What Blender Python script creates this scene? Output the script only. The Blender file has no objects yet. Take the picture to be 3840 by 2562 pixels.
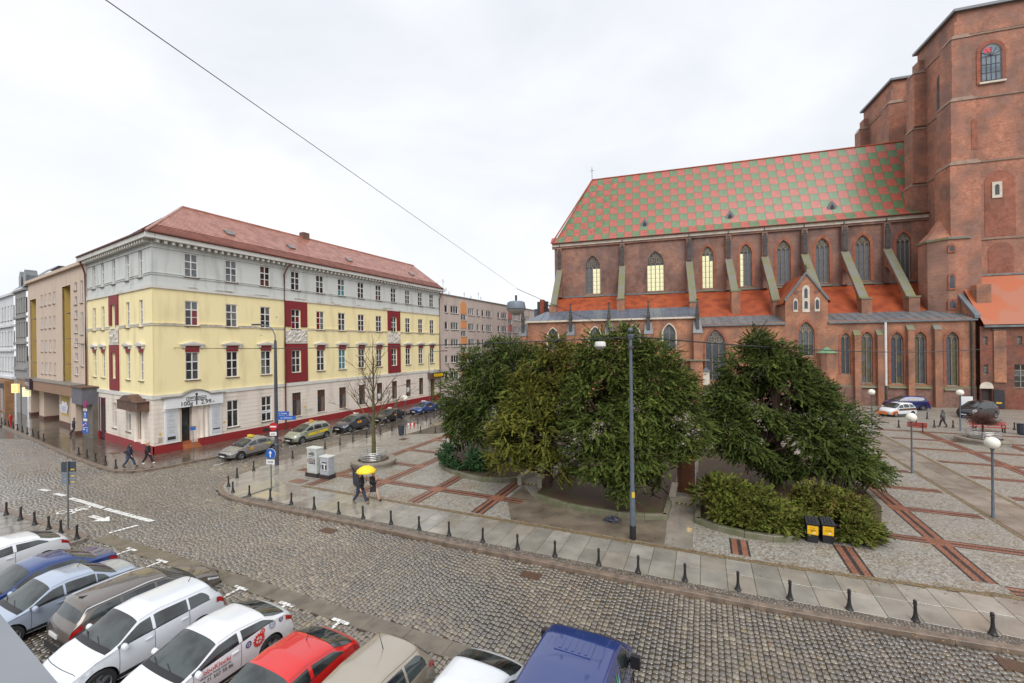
import bpy, math, random
import numpy as np
from mathutils import Matrix, Vector
R=math.radians; PI=math.pi
sc=bpy.context.scene; COL=sc.collection
# ---------------------------------------------------------------- camera
cam=bpy.data.cameras.new('camera'); camo=bpy.data.objects.new('camera',cam); COL.objects.link(camo)
ROLL=0.012
camo.matrix_world=Matrix(((math.cos(ROLL),math.sin(ROLL),0,0),(0,0,-1,0),(-math.sin(ROLL),math.cos(ROLL),0,8.8),(0,0,0,1)))
cam.sensor_width=36; cam.lens=36*1620/3840; cam.shift_y=14.4/3840; cam.clip_end=3000; cam.clip_start=.05
sc.camera=camo
# ---------------------------------------------------------------- overcast sky
SUN_EL,SUN_AZ=R(46),R(172)      # azimuth clockwise from +Y
wd=bpy.data.worlds.new('World'); sc.world=wd; wd.use_nodes=True
N=wd.node_tree.nodes; L=wd.node_tree.links
for n in list(N): N.remove(n)
def wn(t,**k):
    n=N.new(t)
    for a,b in k.items(): setattr(n,a,b)
    return n
out=wn('ShaderNodeOutputWorld'); bg=wn('ShaderNodeBackground'); L.new(bg.outputs[0],out.inputs[0])
sky=wn('ShaderNodeTexSky',sky_type='NISHITA',sun_disc=False,sun_elevation=SUN_EL,sun_rotation=SUN_AZ)
hs=wn('ShaderNodeHueSaturation'); hs.inputs['Saturation'].default_value=.35; hs.inputs['Value'].default_value=.11; L.new(sky.outputs[0],hs.inputs['Color'])
tc=wn('ShaderNodeTexCoord'); mp=wn('ShaderNodeMapping'); mp.inputs['Scale'].default_value=(1,1,2.1); mp.inputs['Location'].default_value=(.3,.1,.2); L.new(tc.outputs['Generated'],mp.inputs[0])
n1=wn('ShaderNodeTexNoise'); n1.inputs['Scale'].default_value=1.7; n1.inputs['Detail'].default_value=7; n1.inputs['Roughness'].default_value=.5; n1.inputs['Distortion'].default_value=.35; L.new(mp.outputs[0],n1.inputs['Vector'])
cr=wn('ShaderNodeValToRGB'); cr.color_ramp.elements[0].position=.34; cr.color_ramp.elements[0].color=(.66,.69,.74,1); cr.color_ramp.elements[1].position=.64; cr.color_ramp.elements[1].color=(.85,.865,.895,1)
L.new(n1.outputs['Fac'],cr.inputs[0])
mx=wn('ShaderNodeMixRGB'); mx.inputs[0].default_value=.9; L.new(hs.outputs[0],mx.inputs[1]); L.new(cr.outputs[0],mx.inputs[2]); L.new(mx.outputs[0],bg.inputs[0]); bg.inputs[1].default_value=1.0
# ---------------------------------------------------------------- veiled sun
sl=bpy.data.lights.new('sun','SUN'); sl.energy=1.5; sl.angle=R(40); sl.color=(1,.97,.93); so=bpy.data.objects.new('sun',sl); COL.objects.link(so)
_d=Vector((math.sin(SUN_AZ)*math.cos(SUN_EL),math.cos(SUN_AZ)*math.cos(SUN_EL),math.sin(SUN_EL)))
so.rotation_euler=_d.to_track_quat('Z','Y').to_euler(); so.location=_d*100
vs=sc.view_settings; vs.view_transform='Standard'; vs.look='None'; vs.exposure=.38; vs.gamma=1; vs.use_curve_mapping=False
sc.cycles.max_bounces=5; sc.cycles.diffuse_bounces=3; sc.cycles.glossy_bounces=3; sc.cycles.transmission_bounces=3; sc.cycles.transparent_max_bounces=4
sc.cycles.use_denoising=True; sc.cycles.caustics_reflective=False; sc.cycles.caustics_refractive=False
sc.cycles.use_adaptive_sampling=True
# ---------------------------------------------------------------- helpers
def hexc(r,g,b):
    f=lambda c:((c/255+.055)/1.055)**2.4 if c>10 else c/255/12.92
    return (f(r),f(g),f(b))
MATS={}
def nn(nt,t,**k):
    n=nt.nodes.new(t)
    for a,b in k.items():
        if a.startswith('_'): n.inputs[int(a[1:])].default_value=b
        else: setattr(n,a,b)
    return n
def newmat(name):
    m=bpy.data.materials.new(name); m.use_nodes=True; nt=m.node_tree; b=nt.nodes['Principled BSDF']; return m,nt,b
def mat(name,col,rough=.6,metal=0.,var=.12,vs=1.5,bump=0.,bs=30.,spec=.5,coat=0.,emit=0.,col2=None,rvar=0.,streak=1.,lo=.35,hi=.65,detail=5):
    if name in MATS: return MATS[name]
    m,nt,b=newmat(name); lk=nt.links
    tc=nn(nt,'ShaderNodeTexCoord'); mp=nn(nt,'ShaderNodeMapping'); mp.inputs['Scale'].default_value=(1,1,1/streak); lk.new(tc.outputs['Object'],mp.inputs[0])
    no=nn(nt,'ShaderNodeTexNoise'); no.inputs['Scale'].default_value=vs; no.inputs['Detail'].default_value=detail; lk.new(mp.outputs[0],no.inputs['Vector'])
    mr=nn(nt,'ShaderNodeMapRange'); mr.inputs[1].default_value=lo; mr.inputs[2].default_value=hi; lk.new(no.outputs['Fac'],mr.inputs[0])
    mi=nn(nt,'ShaderNodeMixRGB'); c2=col2 or tuple(min(1,c*(1+var)) for c in col); c1=col if col2 else tuple(c*(1-var) for c in col)
    mi.inputs[1].default_value=(*c1,1); mi.inputs[2].default_value=(*c2,1); lk.new(mr.outputs[0],mi.inputs[0]); lk.new(mi.outputs[0],b.inputs['Base Color'])
    b.inputs['Roughness'].default_value=rough; b.inputs['Metallic'].default_value=metal; b.inputs['Specular IOR Level'].default_value=spec
    if rvar:
        r2=nn(nt,'ShaderNodeMapRange'); r2.inputs[1].default_value=.3; r2.inputs[2].default_value=.7; r2.inputs[3].default_value=max(.03,rough-rvar); r2.inputs[4].default_value=rough+rvar; lk.new(no.outputs['Fac'],r2.inputs[0]); lk.new(r2.outputs[0],b.inputs['Roughness'])
    if coat: b.inputs['Coat Weight'].default_value=coat; b.inputs['Coat Roughness'].default_value=.04
    if emit: b.inputs['Emission Color'].default_value=(*col,1); b.inputs['Emission Strength'].default_value=emit
    if bump:
        n2=nn(nt,'ShaderNodeTexNoise'); n2.inputs['Scale'].default_value=bs; n2.inputs['Detail'].default_value=3; lk.new(tc.outputs['Object'],n2.inputs['Vector'])
        bu=nn(nt,'ShaderNodeBump'); bu.inputs['Strength'].default_value=bump; bu.inputs['Distance'].default_value=.02; lk.new(n2.outputs['Fac'],bu.inputs['Height']); lk.new(bu.outputs[0],b.inputs['Normal'])
    MATS[name]=m; return m
def brickmat(name,c1,c2,mortar,bw=.27,bh=.09,ms=.012,stain=(.05,.04,.035),st=.5,sscale=.22,rough=.75,flat=False,streak=1.6,spec=.3,blotch=None,bl=.5,mott=1.4,mamt=.32):
    """brick or sett pattern; walls map (x+y,z), flat surfaces (x,y)"""
    if name in MATS: return MATS[name]
    m,nt,b=newmat(name); lk=nt.links
    tc=nn(nt,'ShaderNodeTexCoord'); se=nn(nt,'ShaderNodeSeparateXYZ'); lk.new(tc.outputs['Object'],se.inputs[0]); co=nn(nt,'ShaderNodeCombineXYZ')
    if flat: lk.new(se.outputs[0],co.inputs[0]); lk.new(se.outputs[1],co.inputs[1])
    else:
        ad=nn(nt,'ShaderNodeMath',operation='ADD'); lk.new(se.outputs[0],ad.inputs[0]); lk.new(se.outputs[1],ad.inputs[1]); lk.new(ad.outputs[0],co.inputs[0]); lk.new(se.outputs[2],co.inputs[1])
    br=nn(nt,'ShaderNodeTexBrick'); br.inputs['Scale'].default_value=1; br.inputs['Brick Width'].default_value=bw; br.inputs['Row Height'].default_value=bh; br.inputs['Mortar Size'].default_value=ms; br.inputs['Bias'].default_value=-.1
    br.inputs['Color1'].default_value=(*c1,1); br.inputs['Color2'].default_value=(*c2,1); br.inputs['Mortar'].default_value=(*mortar,1); lk.new(co.outputs[0],br.inputs['Vector'])
    src=br.outputs['Color']
    mp=nn(nt,'ShaderNodeMapping'); mp.inputs['Scale'].default_value=(1,1,1/streak); lk.new(tc.outputs['Object'],mp.inputs[0])
    if blotch:
        n0=nn(nt,'ShaderNodeTexNoise'); n0.inputs['Scale'].default_value=.35; n0.inputs['Detail'].default_value=6; n0.inputs['Roughness'].default_value=.65; lk.new(tc.outputs['Object'],n0.inputs['Vector'])
        m0=nn(nt,'ShaderNodeMapRange'); m0.inputs[1].default_value=.45; m0.inputs[2].default_value=.62; m0.inputs[4].default_value=bl; lk.new(n0.outputs['Fac'],m0.inputs[0])
        x0=nn(nt,'ShaderNodeMixRGB'); x0.inputs[2].default_value=(*blotch,1); lk.new(m0.outputs[0],x0.inputs[0]); lk.new(src,x0.inputs[1]); src=x0.outputs[0]
    no=nn(nt,'ShaderNodeTexNoise'); no.inputs['Scale'].default_value=sscale; no.inputs['Detail'].default_value=7; no.inputs['Roughness'].default_value=.6; lk.new(mp.outputs[0],no.inputs['Vector'])
    mr=nn(nt,'ShaderNodeMapRange'); mr.inputs[1].default_value=.42; mr.inputs[2].default_value=.72; mr.inputs[4].default_value=st; lk.new(no.outputs['Fac'],mr.inputs[0])
    mi=nn(nt,'ShaderNodeMixRGB'); mi.inputs[2].default_value=(*stain,1); lk.new(mr.outputs[0],mi.inputs[0]); lk.new(src,mi.inputs[1])
    n5=nn(nt,'ShaderNodeTexNoise'); n5.inputs['Scale'].default_value=mott; n5.inputs['Detail'].default_value=9; n5.inputs['Roughness'].default_value=.7; lk.new(tc.outputs['Object'],n5.inputs['Vector'])
    r5=nn(nt,'ShaderNodeMapRange'); r5.inputs[1].default_value=.3; r5.inputs[2].default_value=.7; r5.inputs[3].default_value=1-mamt; r5.inputs[4].default_value=1+mamt; lk.new(n5.outputs['Fac'],r5.inputs[0])
    v5=nn(nt,'ShaderNodeVectorMath',operation='SCALE'); lk.new(mi.outputs[0],v5.inputs[0]); lk.new(r5.outputs[0],v5.inputs['Scale']); lk.new(v5.outputs[0],b.inputs['Base Color'])
    b.inputs['Roughness'].default_value=rough; b.inputs['Specular IOR Level'].default_value=spec
    bu=nn(nt,'ShaderNodeBump'); bu.inputs['Strength'].default_value=.4; bu.inputs['Distance'].default_value=.01; bu.invert=True; lk.new(br.outputs['Fac'],bu.inputs['Height']); lk.new(bu.outputs[0],b.inputs['Normal'])
    MATS[name]=m; return m
def attrmat(name,rough=.3,spec=.5,rvar=.12,nvar=.25,ns=14.,bump=.15,bs=25.,wet=None,trans=0.,film=0.):
    """colour from the mesh's own colour attribute 'Col'"""
    if name in MATS: return MATS[name]
    m,nt,b=newmat(name); lk=nt.links
    at=nn(nt,'ShaderNodeAttribute',attribute_name='Col'); geo=nn(nt,'ShaderNodeNewGeometry')
    no=nn(nt,'ShaderNodeTexNoise'); no.inputs['Scale'].default_value=ns; no.inputs['Detail'].default_value=4; lk.new(geo.outputs['Position'],no.inputs['Vector'])
    mr=nn(nt,'ShaderNodeMapRange'); mr.inputs[1].default_value=.3; mr.inputs[2].default_value=.7; mr.inputs[3].default_value=1-nvar; mr.inputs[4].default_value=1+nvar; lk.new(no.outputs['Fac'],mr.inputs[0])
    mu=nn(nt,'ShaderNodeVectorMath',operation='SCALE'); lk.new(at.outputs['Color'],mu.inputs[0]); lk.new(mr.outputs[0],mu.inputs['Scale']); lk.new(mu.outputs[0],b.inputs['Base Color'])
    b.inputs['Roughness'].default_value=rough; b.inputs['Specular IOR Level'].default_value=spec
    if wet:
        n3=nn(nt,'ShaderNodeTexNoise'); n3.inputs['Scale'].default_value=wet; n3.inputs['Detail'].default_value=4; lk.new(geo.outputs['Position'],n3.inputs['Vector'])
        if film:
            rc=nn(nt,'ShaderNodeMapRange'); rc.inputs[1].default_value=.42; rc.inputs[2].default_value=.56; rc.inputs[3].default_value=film; rc.inputs[4].default_value=film*.65; lk.new(n3.outputs['Fac'],rc.inputs[0]); lk.new(rc.outputs[0],b.inputs['Coat Weight']); rq=nn(nt,'ShaderNodeMapRange'); rq.inputs[1].default_value=.44; rq.inputs[2].default_value=.58; rq.inputs[3].default_value=.05; rq.inputs[4].default_value=.2; lk.new(n3.outputs['Fac'],rq.inputs[0]); lk.new(rq.outputs[0],b.inputs['Coat Roughness']); b.inputs['Coat IOR'].default_value=2.0; rd=nn(nt,'ShaderNodeMapRange'); rd.inputs[1].default_value=.44; rd.inputs[2].default_value=.58; rd.inputs[3].default_value=.62; rd.inputs[4].default_value=1.; lk.new(n3.outputs['Fac'],rd.inputs[0]); md=nn(nt,'ShaderNodeVectorMath',operation='SCALE'); lk.new(mu.outputs[0],md.inputs[0]); lk.new(rd.outputs[0],md.inputs['Scale']); lk.new(md.outputs[0],b.inputs['Base Color'])
        r3=nn(nt,'ShaderNodeMapRange'); r3.inputs[1].default_value=.38; r3.inputs[2].default_value=.62; r3.inputs[3].default_value=rough-rvar; r3.inputs[4].default_value=rough+rvar; lk.new(n3.outputs['Fac'],r3.inputs[0]); lk.new(r3.outputs[0],b.inputs['Roughness'])
    if bump:
        n2=nn(nt,'ShaderNodeTexNoise'); n2.inputs['Scale'].default_value=bs; n2.inputs['Detail'].default_value=3; lk.new(geo.outputs['Position'],n2.inputs['Vector'])
        bu=nn(nt,'ShaderNodeBump'); bu.inputs['Strength'].default_value=bump; bu.inputs['Distance'].default_value=.01; lk.new(n2.outputs['Fac'],bu.inputs['Height']); lk.new(bu.outputs[0],b.inputs['Normal'])
    if trans:
        an_=nn(nt,'ShaderNodeAttribute',attribute_name='Nrm'); mxn=nn(nt,'ShaderNodeMix',data_type='VECTOR'); mxn.inputs[0].default_value=trans; lk.new(geo.outputs['Normal'],mxn.inputs[4]); lk.new(an_.outputs['Vector'],mxn.inputs[5])
        nm_=nn(nt,'ShaderNodeVectorMath',operation='NORMALIZE'); lk.new(mxn.outputs[1],nm_.inputs[0]); lk.new(nm_.outputs[0],b.inputs['Normal'])
    MATS[name]=m; return m
def npmesh(name,V,F,col=None,smooth=False):
    """V (n,3); F (m,k) same-size faces; col (m,3) per face"""
    V=np.ascontiguousarray(V,dtype=np.float32); F=np.ascontiguousarray(F,dtype=np.int32); me=bpy.data.meshes.new(name); k=F.shape[1]
    me.vertices.add(len(V)); me.vertices.foreach_set('co',V.ravel()); me.loops.add(F.size); me.loops.foreach_set('vertex_index',F.ravel())
    me.polygons.add(len(F)); me.polygons.foreach_set('loop_start',np.arange(0,F.size,k,dtype=np.int32)); me.polygons.foreach_set('loop_total',np.full(len(F),k,dtype=np.int32))
    if smooth: me.polygons.foreach_set('use_smooth',np.ones(len(F),dtype=bool))
    me.update(calc_edges=True)
    if col is not None:
        a=me.color_attributes.new('Col','FLOAT_COLOR','CORNER'); c=np.ones((len(F),k,4),dtype=np.float32); c[:,:,:3]=np.asarray(col,dtype=np.float32)[:,None,:]; a.data.foreach_set('color',c.ravel())
    return me
def link(name,me,m=None,parent=None,loc=None,rot=None,scale=None):
    if m is not None and len(me.materials)==0: me.materials.append(m)
    o=bpy.data.objects.new(name,me); COL.objects.link(o)
    if parent is not None: o.parent=parent
    if loc is not None: o.location=loc
    if rot is not None: o.rotation_euler=rot
    if scale is not None: o.scale=scale
    return o
class MB:
    """collects shapes; build() links them as one mesh object"""
    def __init__(s,T=None): s.v=[]; s.f=[]; s.T=T
    def add(s,vs,fs):
        n=len(s.v); s.v.extend([tuple(p) for p in vs]); s.f.extend([tuple(i+n for i in f) for f in fs]); return s
    def quad(s,a,b,c,d): return s.add([a,b,c,d],[(0,1,2,3)])
    def poly(s,pts): return s.add(pts,[tuple(range(len(pts)))])
    def rect(s,x0,x1,z0,z1,y=0.): return s.quad((x0,y,z0),(x1,y,z0),(x1,y,z1),(x0,y,z1))
    def box(s,x0,x1,y0,y1,z0,z1,M=None):
        vs=[(x,y,z) for z in (z0,z1) for y in (y0,y1) for x in (x0,x1)]
        if M is not None: vs=[tuple(M@Vector(p)) for p in vs]
        return s.add(vs,[(0,2,3,1),(4,5,7,6),(0,1,5,4),(1,3,7,5),(3,2,6,7),(2,0,4,6)])
    def cbox(s,c,sz,rz=0.,M=None):
        T=Matrix.Translation(c)@Matrix.Rotation(rz,4,'Z')
        if M is not None: T=Matrix.Translation(c)@M
        return s.box(-sz[0]/2,sz[0]/2,-sz[1]/2,sz[1]/2,-sz[2]/2,sz[2]/2,T)
    def prism(s,pts,d,ax='y',o=0.):
        """pts 2d; extruded from o to o+d along ax; pts in (x,z) for y, (x,y) for z, (y,z) for x"""
        n=len(pts); f={'y':lambda p,t:(p[0],t,p[1]),'z':lambda p,t:(p[0],p[1],t),'x':lambda p,t:(t,p[0],p[1])}[ax]
        vs=[f(p,o) for p in pts]+[f(p,o+d) for p in pts]
        fs=[tuple(range(n)),tuple(range(2*n-1,n-1,-1))]+[(i,i+n,(i+1)%n+n,(i+1)%n) for i in range(n)]
        return s.add(vs,fs)
    def tube(s,path,r,k=8,cap=True):
        path=[Vector(p) for p in path]; rs=r if isinstance(r,(list,tuple)) else [r]*len(path); vs=[];fs=[]
        up=None
        for i,p in enumerate(path):
            t=(path[min(i+1,len(path)-1)]-path[max(i-1,0)])
            t=t.normalized() if t.length>1e-9 else Vector((0,0,1))
            if up is None: up=Vector((0,0,1)) if abs(t.z)<.9 else Vector((1,0,0))
            a=t.cross(up)
            if a.length<1e-6: a=t.orthogonal()
            a.normalize(); b=t.cross(a).normalized(); up=b.cross(t).normalized() if False else up
            for j in range(k):
                q=2*PI*j/k; vs.append(p+(a*math.cos(q)+b*math.sin(q))*rs[i])
        for i in range(len(path)-1):
            for j in range(k): fs.append((i*k+j,i*k+(j+1)%k,(i+1)*k+(j+1)%k,(i+1)*k+j))
        if cap: fs.append(tuple(range(k-1,-1,-1))); fs.append(tuple((len(path)-1)*k+j for j in range(k)))
        return s.add(vs,fs)
    def lathe(s,prof,k=16,c=(0,0,0),cap=True):
        vs=[];fs=[]
        for r,z in prof:
            for j in range(k): q=2*PI*j/k; vs.append((c[0]+r*math.cos(q),c[1]+r*math.sin(q),c[2]+z))
        for i in range(len(prof)-1):
            for j in range(k): fs.append((i*k+j,i*k+(j+1)%k,(i+1)*k+(j+1)%k,(i+1)*k+j))
        if cap: fs.append(tuple(range(k-1,-1,-1))); fs.append(tuple((len(prof)-1)*k+j for j in range(k)))
        return s.add(vs,fs)
    def mesh(s,name,smooth=False,ang=40):
        me=bpy.data.meshes.new(name); v=s.v
        if s.T is not None: v=[tuple(s.T@Vector(p)) for p in v]
        me.from_pydata(v,[],s.f); me.update()
        if smooth:
            me.polygons.foreach_set('use_smooth',np.ones(len(me.polygons),dtype=bool)); me.set_sharp_from_angle(angle=R(ang))
        return me
    def build(s,name,m=None,parent=None,smooth=False,**k): return link(name,s.mesh(name,smooth),m,parent,**k)
def thing(name,label,cat,loc=(0,0,0),rz=0.,group=None):
    o=bpy.data.objects.new(name,None); COL.objects.link(o); o.empty_display_size=.3; o.location=loc; o.rotation_euler=(0,0,rz); o['label']=label; o['category']=cat
    if group: o['group']=group
    return o
def tag(o,label,cat,group=None):
    o['label']=label; o['category']=cat
    if group: o['group']=group
    return o
def struct(o,kind='structure',label=None):
    o['kind']=kind
    if label: o['label']=label
    return o
def dup(root,loc,rz=0.,label=None,name=None):
    r=root.copy(); COL.objects.link(r); r.location=loc; r.rotation_euler=(0,0,rz)
    if label: r['label']=label
    for ch in list(root.children):
        c=ch.copy(); COL.objects.link(c); c.parent=r
        for g in ch.children: d=g.copy(); COL.objects.link(d); d.parent=c
    return r
def text(name,s,size,m,parent,loc,rot,depth=.01,ax='CENTER',sx=1.,bold=0.):
    cu=bpy.data.curves.new('t','FONT'); cu.body=s; cu.size=size; cu.align_x=ax; cu.align_y='CENTER'; cu.extrude=depth; cu.offset=bold; cu.resolution_u=3
    t=bpy.data.objects.new('t',cu); COL.objects.link(t); dg=bpy.context.evaluated_depsgraph_get(); me=bpy.data.meshes.new_from_object(t.evaluated_get(dg)); bpy.data.objects.remove(t); bpy.data.curves.remove(cu)
    me.materials.clear(); return link(name,me,m,parent,loc,rot,(sx,1,1))
rnd=random.Random(7); nrg=np.random.default_rng(11)
ORD=['first','second','third','fourth','fifth','sixth','seventh','eighth','ninth','tenth','eleventh','twelfth','thirteenth','fourteenth','fifteenth','sixteenth','seventeenth','eighteenth','nineteenth','twentieth','twenty-first','twenty-second','twenty-third','twenty-fourth','twenty-fifth']
# kerb frame: x along the kerb, y into the square
KO=(4.369,16.039); KA=R(-24.0); KT=Matrix.Translation((KO[0],KO[1],0))@Matrix.Rotation(KA,4,'Z')
def kw(u,y,z=0.): p=KT@Vector((u,y,z)); return (p.x,p.y,p.z)
# ================================================================ ground
M_mosaic=None
def mosaic(name,cols,scale,rough,rvar,leaf=None,puddle=.0):
    """small irregular stones: voronoi cells with their own colours, wet film by noise"""
    if name in MATS: return MATS[name]
    m,nt,b=newmat(name); lk=nt.links
    g=nn(nt,'ShaderNodeNewGeometry'); vo=nn(nt,'ShaderNodeTexVoronoi'); vo.inputs['Scale'].default_value=scale; lk.new(g.outputs['Position'],vo.inputs['Vector'])
    se=nn(nt,'ShaderNodeSeparateColor'); lk.new(vo.outputs['Color'],se.inputs[0])
    ra=nn(nt,'ShaderNodeValToRGB'); e=ra.color_ramp.elements
    while len(e)<len(cols): e.new(.5)
    for i,c in enumerate(cols): e[i].position=i/(len(cols)-1); e[i].color=(*c,1)
    lk.new(se.outputs[0],ra.inputs[0])
    vd=nn(nt,'ShaderNodeTexVoronoi',feature='DISTANCE_TO_EDGE'); vd.inputs['Scale'].default_value=scale; lk.new(g.outputs['Position'],vd.inputs['Vector'])
    mr=nn(nt,'ShaderNodeMapRange'); mr.inputs[1].default_value=.0; mr.inputs[2].default_value=.09; mr.inputs[3].default_value=.45; lk.new(vd.outputs['Distance'],mr.inputs[0])
    mu=nn(nt,'ShaderNodeVectorMath',operation='SCALE'); lk.new(ra.outputs[0],mu.inputs[0]); lk.new(mr.outputs[0],mu.inputs['Scale'])
    no=nn(nt,'ShaderNodeTexNoise'); no.inputs['Scale'].default_value=.45; no.inputs['Detail'].default_value=6; no.inputs['Roughness'].default_value=.6; lk.new(g.outputs['Position'],no.inputs['Vector'])
    src=mu.outputs[0]
    if leaf:
        n2=nn(nt,'ShaderNodeTexNoise'); n2.inputs['Scale'].default_value=9; n2.inputs['Detail'].default_value=5; lk.new(g.outputs['Position'],n2.inputs['Vector'])
        ma=nn(nt,'ShaderNodeMath',operation='MULTIPLY'); lk.new(n2.outputs['Fac'],ma.inputs[0]); lk.new(no.outputs['Fac'],ma.inputs[1])
        m2=nn(nt,'ShaderNodeMapRange'); m2.inputs[1].default_value=.25; m2.inputs[2].default_value=.36; m2.inputs[4].default_value=.75; lk.new(ma.outputs[0],m2.inputs[0])
        x=nn(nt,'ShaderNodeMixRGB'); x.inputs[2].default_value=(*leaf,1); lk.new(m2.outputs[0],x.inputs[0]); lk.new(src,x.inputs[1]); src=x.outputs[0]
    lk.new(src,b.inputs['Base Color'])
    r3=nn(nt,'ShaderNodeMapRange'); r3.inputs[1].default_value=.35; r3.inputs[2].default_value=.65; r3.inputs[3].default_value=rough-rvar; r3.inputs[4].default_value=rough+rvar; lk.new(no.outputs['Fac'],r3.inputs[0]); lk.new(r3.outputs[0],b.inputs['Roughness'])
    bu=nn(nt,'ShaderNodeBump'); bu.inputs['Strength'].default_value=.35; bu.inputs['Distance'].default_value=.012; lk.new(mr.outputs[0],bu.inputs['Height']); lk.new(bu.outputs[0],b.inputs['Normal'])
    MATS[name]=m; return m
G_=lambda r,g,b:hexc(r,g,b)
M_mos=mosaic('mosaic_paving',[G_(126,122,114),G_(160,156,147),G_(182,177,167),G_(146,141,132),G_(174,170,161)],11.5,.42,.14,leaf=G_(128,104,70))
M_road_far=mosaic('far_setts',[G_(80,74,67),G_(102,94,85),G_(120,110,98),G_(90,83,75)],5.6,.15,.08)
M_gap=mat('sett_joints',G_(74,60,48),.55,var=.3,vs=3,bump=.5,bs=40)
M_ground=mat('ground_mix',G_(84,78,70),.6,var=.2,vs=.4)
struct(MB().quad((-900,-300,-.3),(900,-300,-.3),(900,1500,-.3),(-900,1500,-.3)).build('ground',M_ground))
# road base sheet: near part carries loose setts, far part is a plain sheet of setts
road=MB().poly([(-140,-20,-.16),(60,-20,-.16),(60,40,-.16),(-140,110,-.16)]).build('road',M_gap); struct(road)
# --- plaza sheet and kerb
def kerb_v(u): # the kerb bends slightly inwards at its right end
    return 0 if u<1 else .008*(u-1)**1.85
main=[kw(u,kerb_v(u)) for u in np.arange(-22.6,31,1.0)]
cornr=[(-17.1,25.75),(-17.95,26.4),(-18.7,27.25),(-19.2,28.2),(-19.45,29.3),(-19.4,30.4),(-19.15,31.6)]
side=[(-18.05,34.6),(-16.9,37.8),(-15.2,41.6),(-13.3,45.6),(-11.0,50.6),(-8.2,56.6),(-5.2,62.8),(-1,72),(4,83)]
def resample(P,d):
    P=[Vector((p[0],p[1],0)) for p in P]; out=[P[0]]; acc=0
    for a,b in zip(P,P[1:]):
        l=(b-a).length; t=d-acc
        while t<=l: out.append(a+(b-a)*(t/l)); t+=d
        acc=(acc+l)%d if l+acc>=d else acc+l
    return out
edge=[(p[0],p[1]) for p in side[::-1]]+cornr[::-1]+[(p[0],p[1]) for p in main]
plaza=MB().poly([(x,y,0) for x,y in edge]+[(150,-10,0),(150,140,0),(20,140,0)]).build('plaza',M_mos); struct(plaza)
M_kerb=mat('kerb_granite',G_(124,108,95),.38,var=.25,vs=3,bump=.3,bs=60,rvar=.12)
def kerb_run(name,pts,w=.28,step=1.02,top=.012):
    e=struct(thing(name,'','')); del e['label']; del e['category']
    P=resample(pts,step); nrm=[]
    for a,b in zip(P,P[1:]):
        t=(b-a); l=t.length; t.normalize(); n=Vector((-t.y,t.x,0)); q=.006
        a2=a+t*q; b2=b-t*q; tz=top+rnd.uniform(-.004,.004); mb=MB(); c=.02
        def ring(off,z): return [(a2+n*off[0]).to_tuple()[:2]+(z,),(b2+n*off[0]).to_tuple()[:2]+(z,),(b2+n*off[1]).to_tuple()[:2]+(z,),(a2+n*off[1]).to_tuple()[:2]+(z,)]
        vs=ring((0,w),-.2)+ring((0,w),tz-c)+ring((c,w-c),tz)
        mb.add(vs,[(8,9,10,11)]+[(i,(i+1)%4,(i+1)%4+4,i+4) for i in range(4)]+[(i+4,(i+1)%4+4,(i+1)%4+8,i+8) for i in range(4)])
        mb.build('kerb_stone',M_kerb,e)
    return e
kerb_run('square_kerb',edge[:len(edge)-14])
# --- loose setts (real stones) on the near road
M_sett=attrmat('sett_stone',rough=.25,rvar=.17,nvar=.16,ns=9,bump=.16,bs=34,wet=.2,film=1.)
KI=KT.inverted()
PALE=np.array([G_(128,121,110),G_(136,128,116),G_(120,113,104),G_(143,134,120),G_(132,122,106),G_(110,104,98),G_(150,138,116),G_(166,156,136),G_(152,132,98),G_(96,88,82),G_(176,168,152),G_(138,112,84)])
PW=np.array([.17,.17,.14,.13,.12,.07,.06,.045,.02,.045,.02,.01]); PW/=PW.sum()
def inpoly(x,y,P):
    c=np.zeros(x.shape,bool); n=len(P)
    for i in range(n):
        x1,y1=P[i]; x2,y2=P[(i+1)%n]
        k=((y1>y)!=(y2>y))&(x<(x2-x1)*(y-y1)/(y2-y1+1e-12)+x1); c^=k
    return c
def seen(x,y,z=-.12,m=60):
    d=np.maximum(y,.01); px=1920+1620*x/d; py=1295.4+1620*(8.8-z)/d
    return (y>5)&(px>-m)&(px<3840+m)&(py<2562+m)
isl=edge+[(150,-10),(150,140),(20,140)]
pav_l=[(-70,57.0),(-60.2,50.9),(-50.2,44.5),(-37.4,36.3),(-31.6,32.8),(-30.0,31.9),(-28.8,31.35),(-27.6,31.25),(-26.6,31.8),(-25.8,32.9),(-23.9,36.0),(-22.2,39.3),(-19.5,45.0),(-14.4,55.9),(-8.0,69.5),(-2,82)]
pavA=pav_l+[(-60,110),(-95,90)]
us=[];W=.168
cu=-66.0
while cu<22:
    w=W*rnd.uniform(.9,1.1); v=-10.5; 
    n=190; ln=nrg.uniform(.155,.25,n); st=-16.5+nrg.uniform(0,.2)+np.concatenate([[0],np.cumsum(ln)[:-1]])
    for a,b in zip(st,ln): us.append((cu,w,a,b))
    cu+=w
us=np.array(us); cx=us[:,0]+us[:,1]/2; cy=us[:,2]+us[:,3]/2
X=KO[0]+math.cos(KA)*cx-math.sin(KA)*cy; Y=KO[1]+math.sin(KA)*cx+math.cos(KA)*cy
keep=seen(X,Y)&~inpoly(X,Y,isl)&~inpoly(X,Y,pavA)&(Y<44)
us=us[keep]; X=X[keep]; Y=Y[keep]
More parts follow.
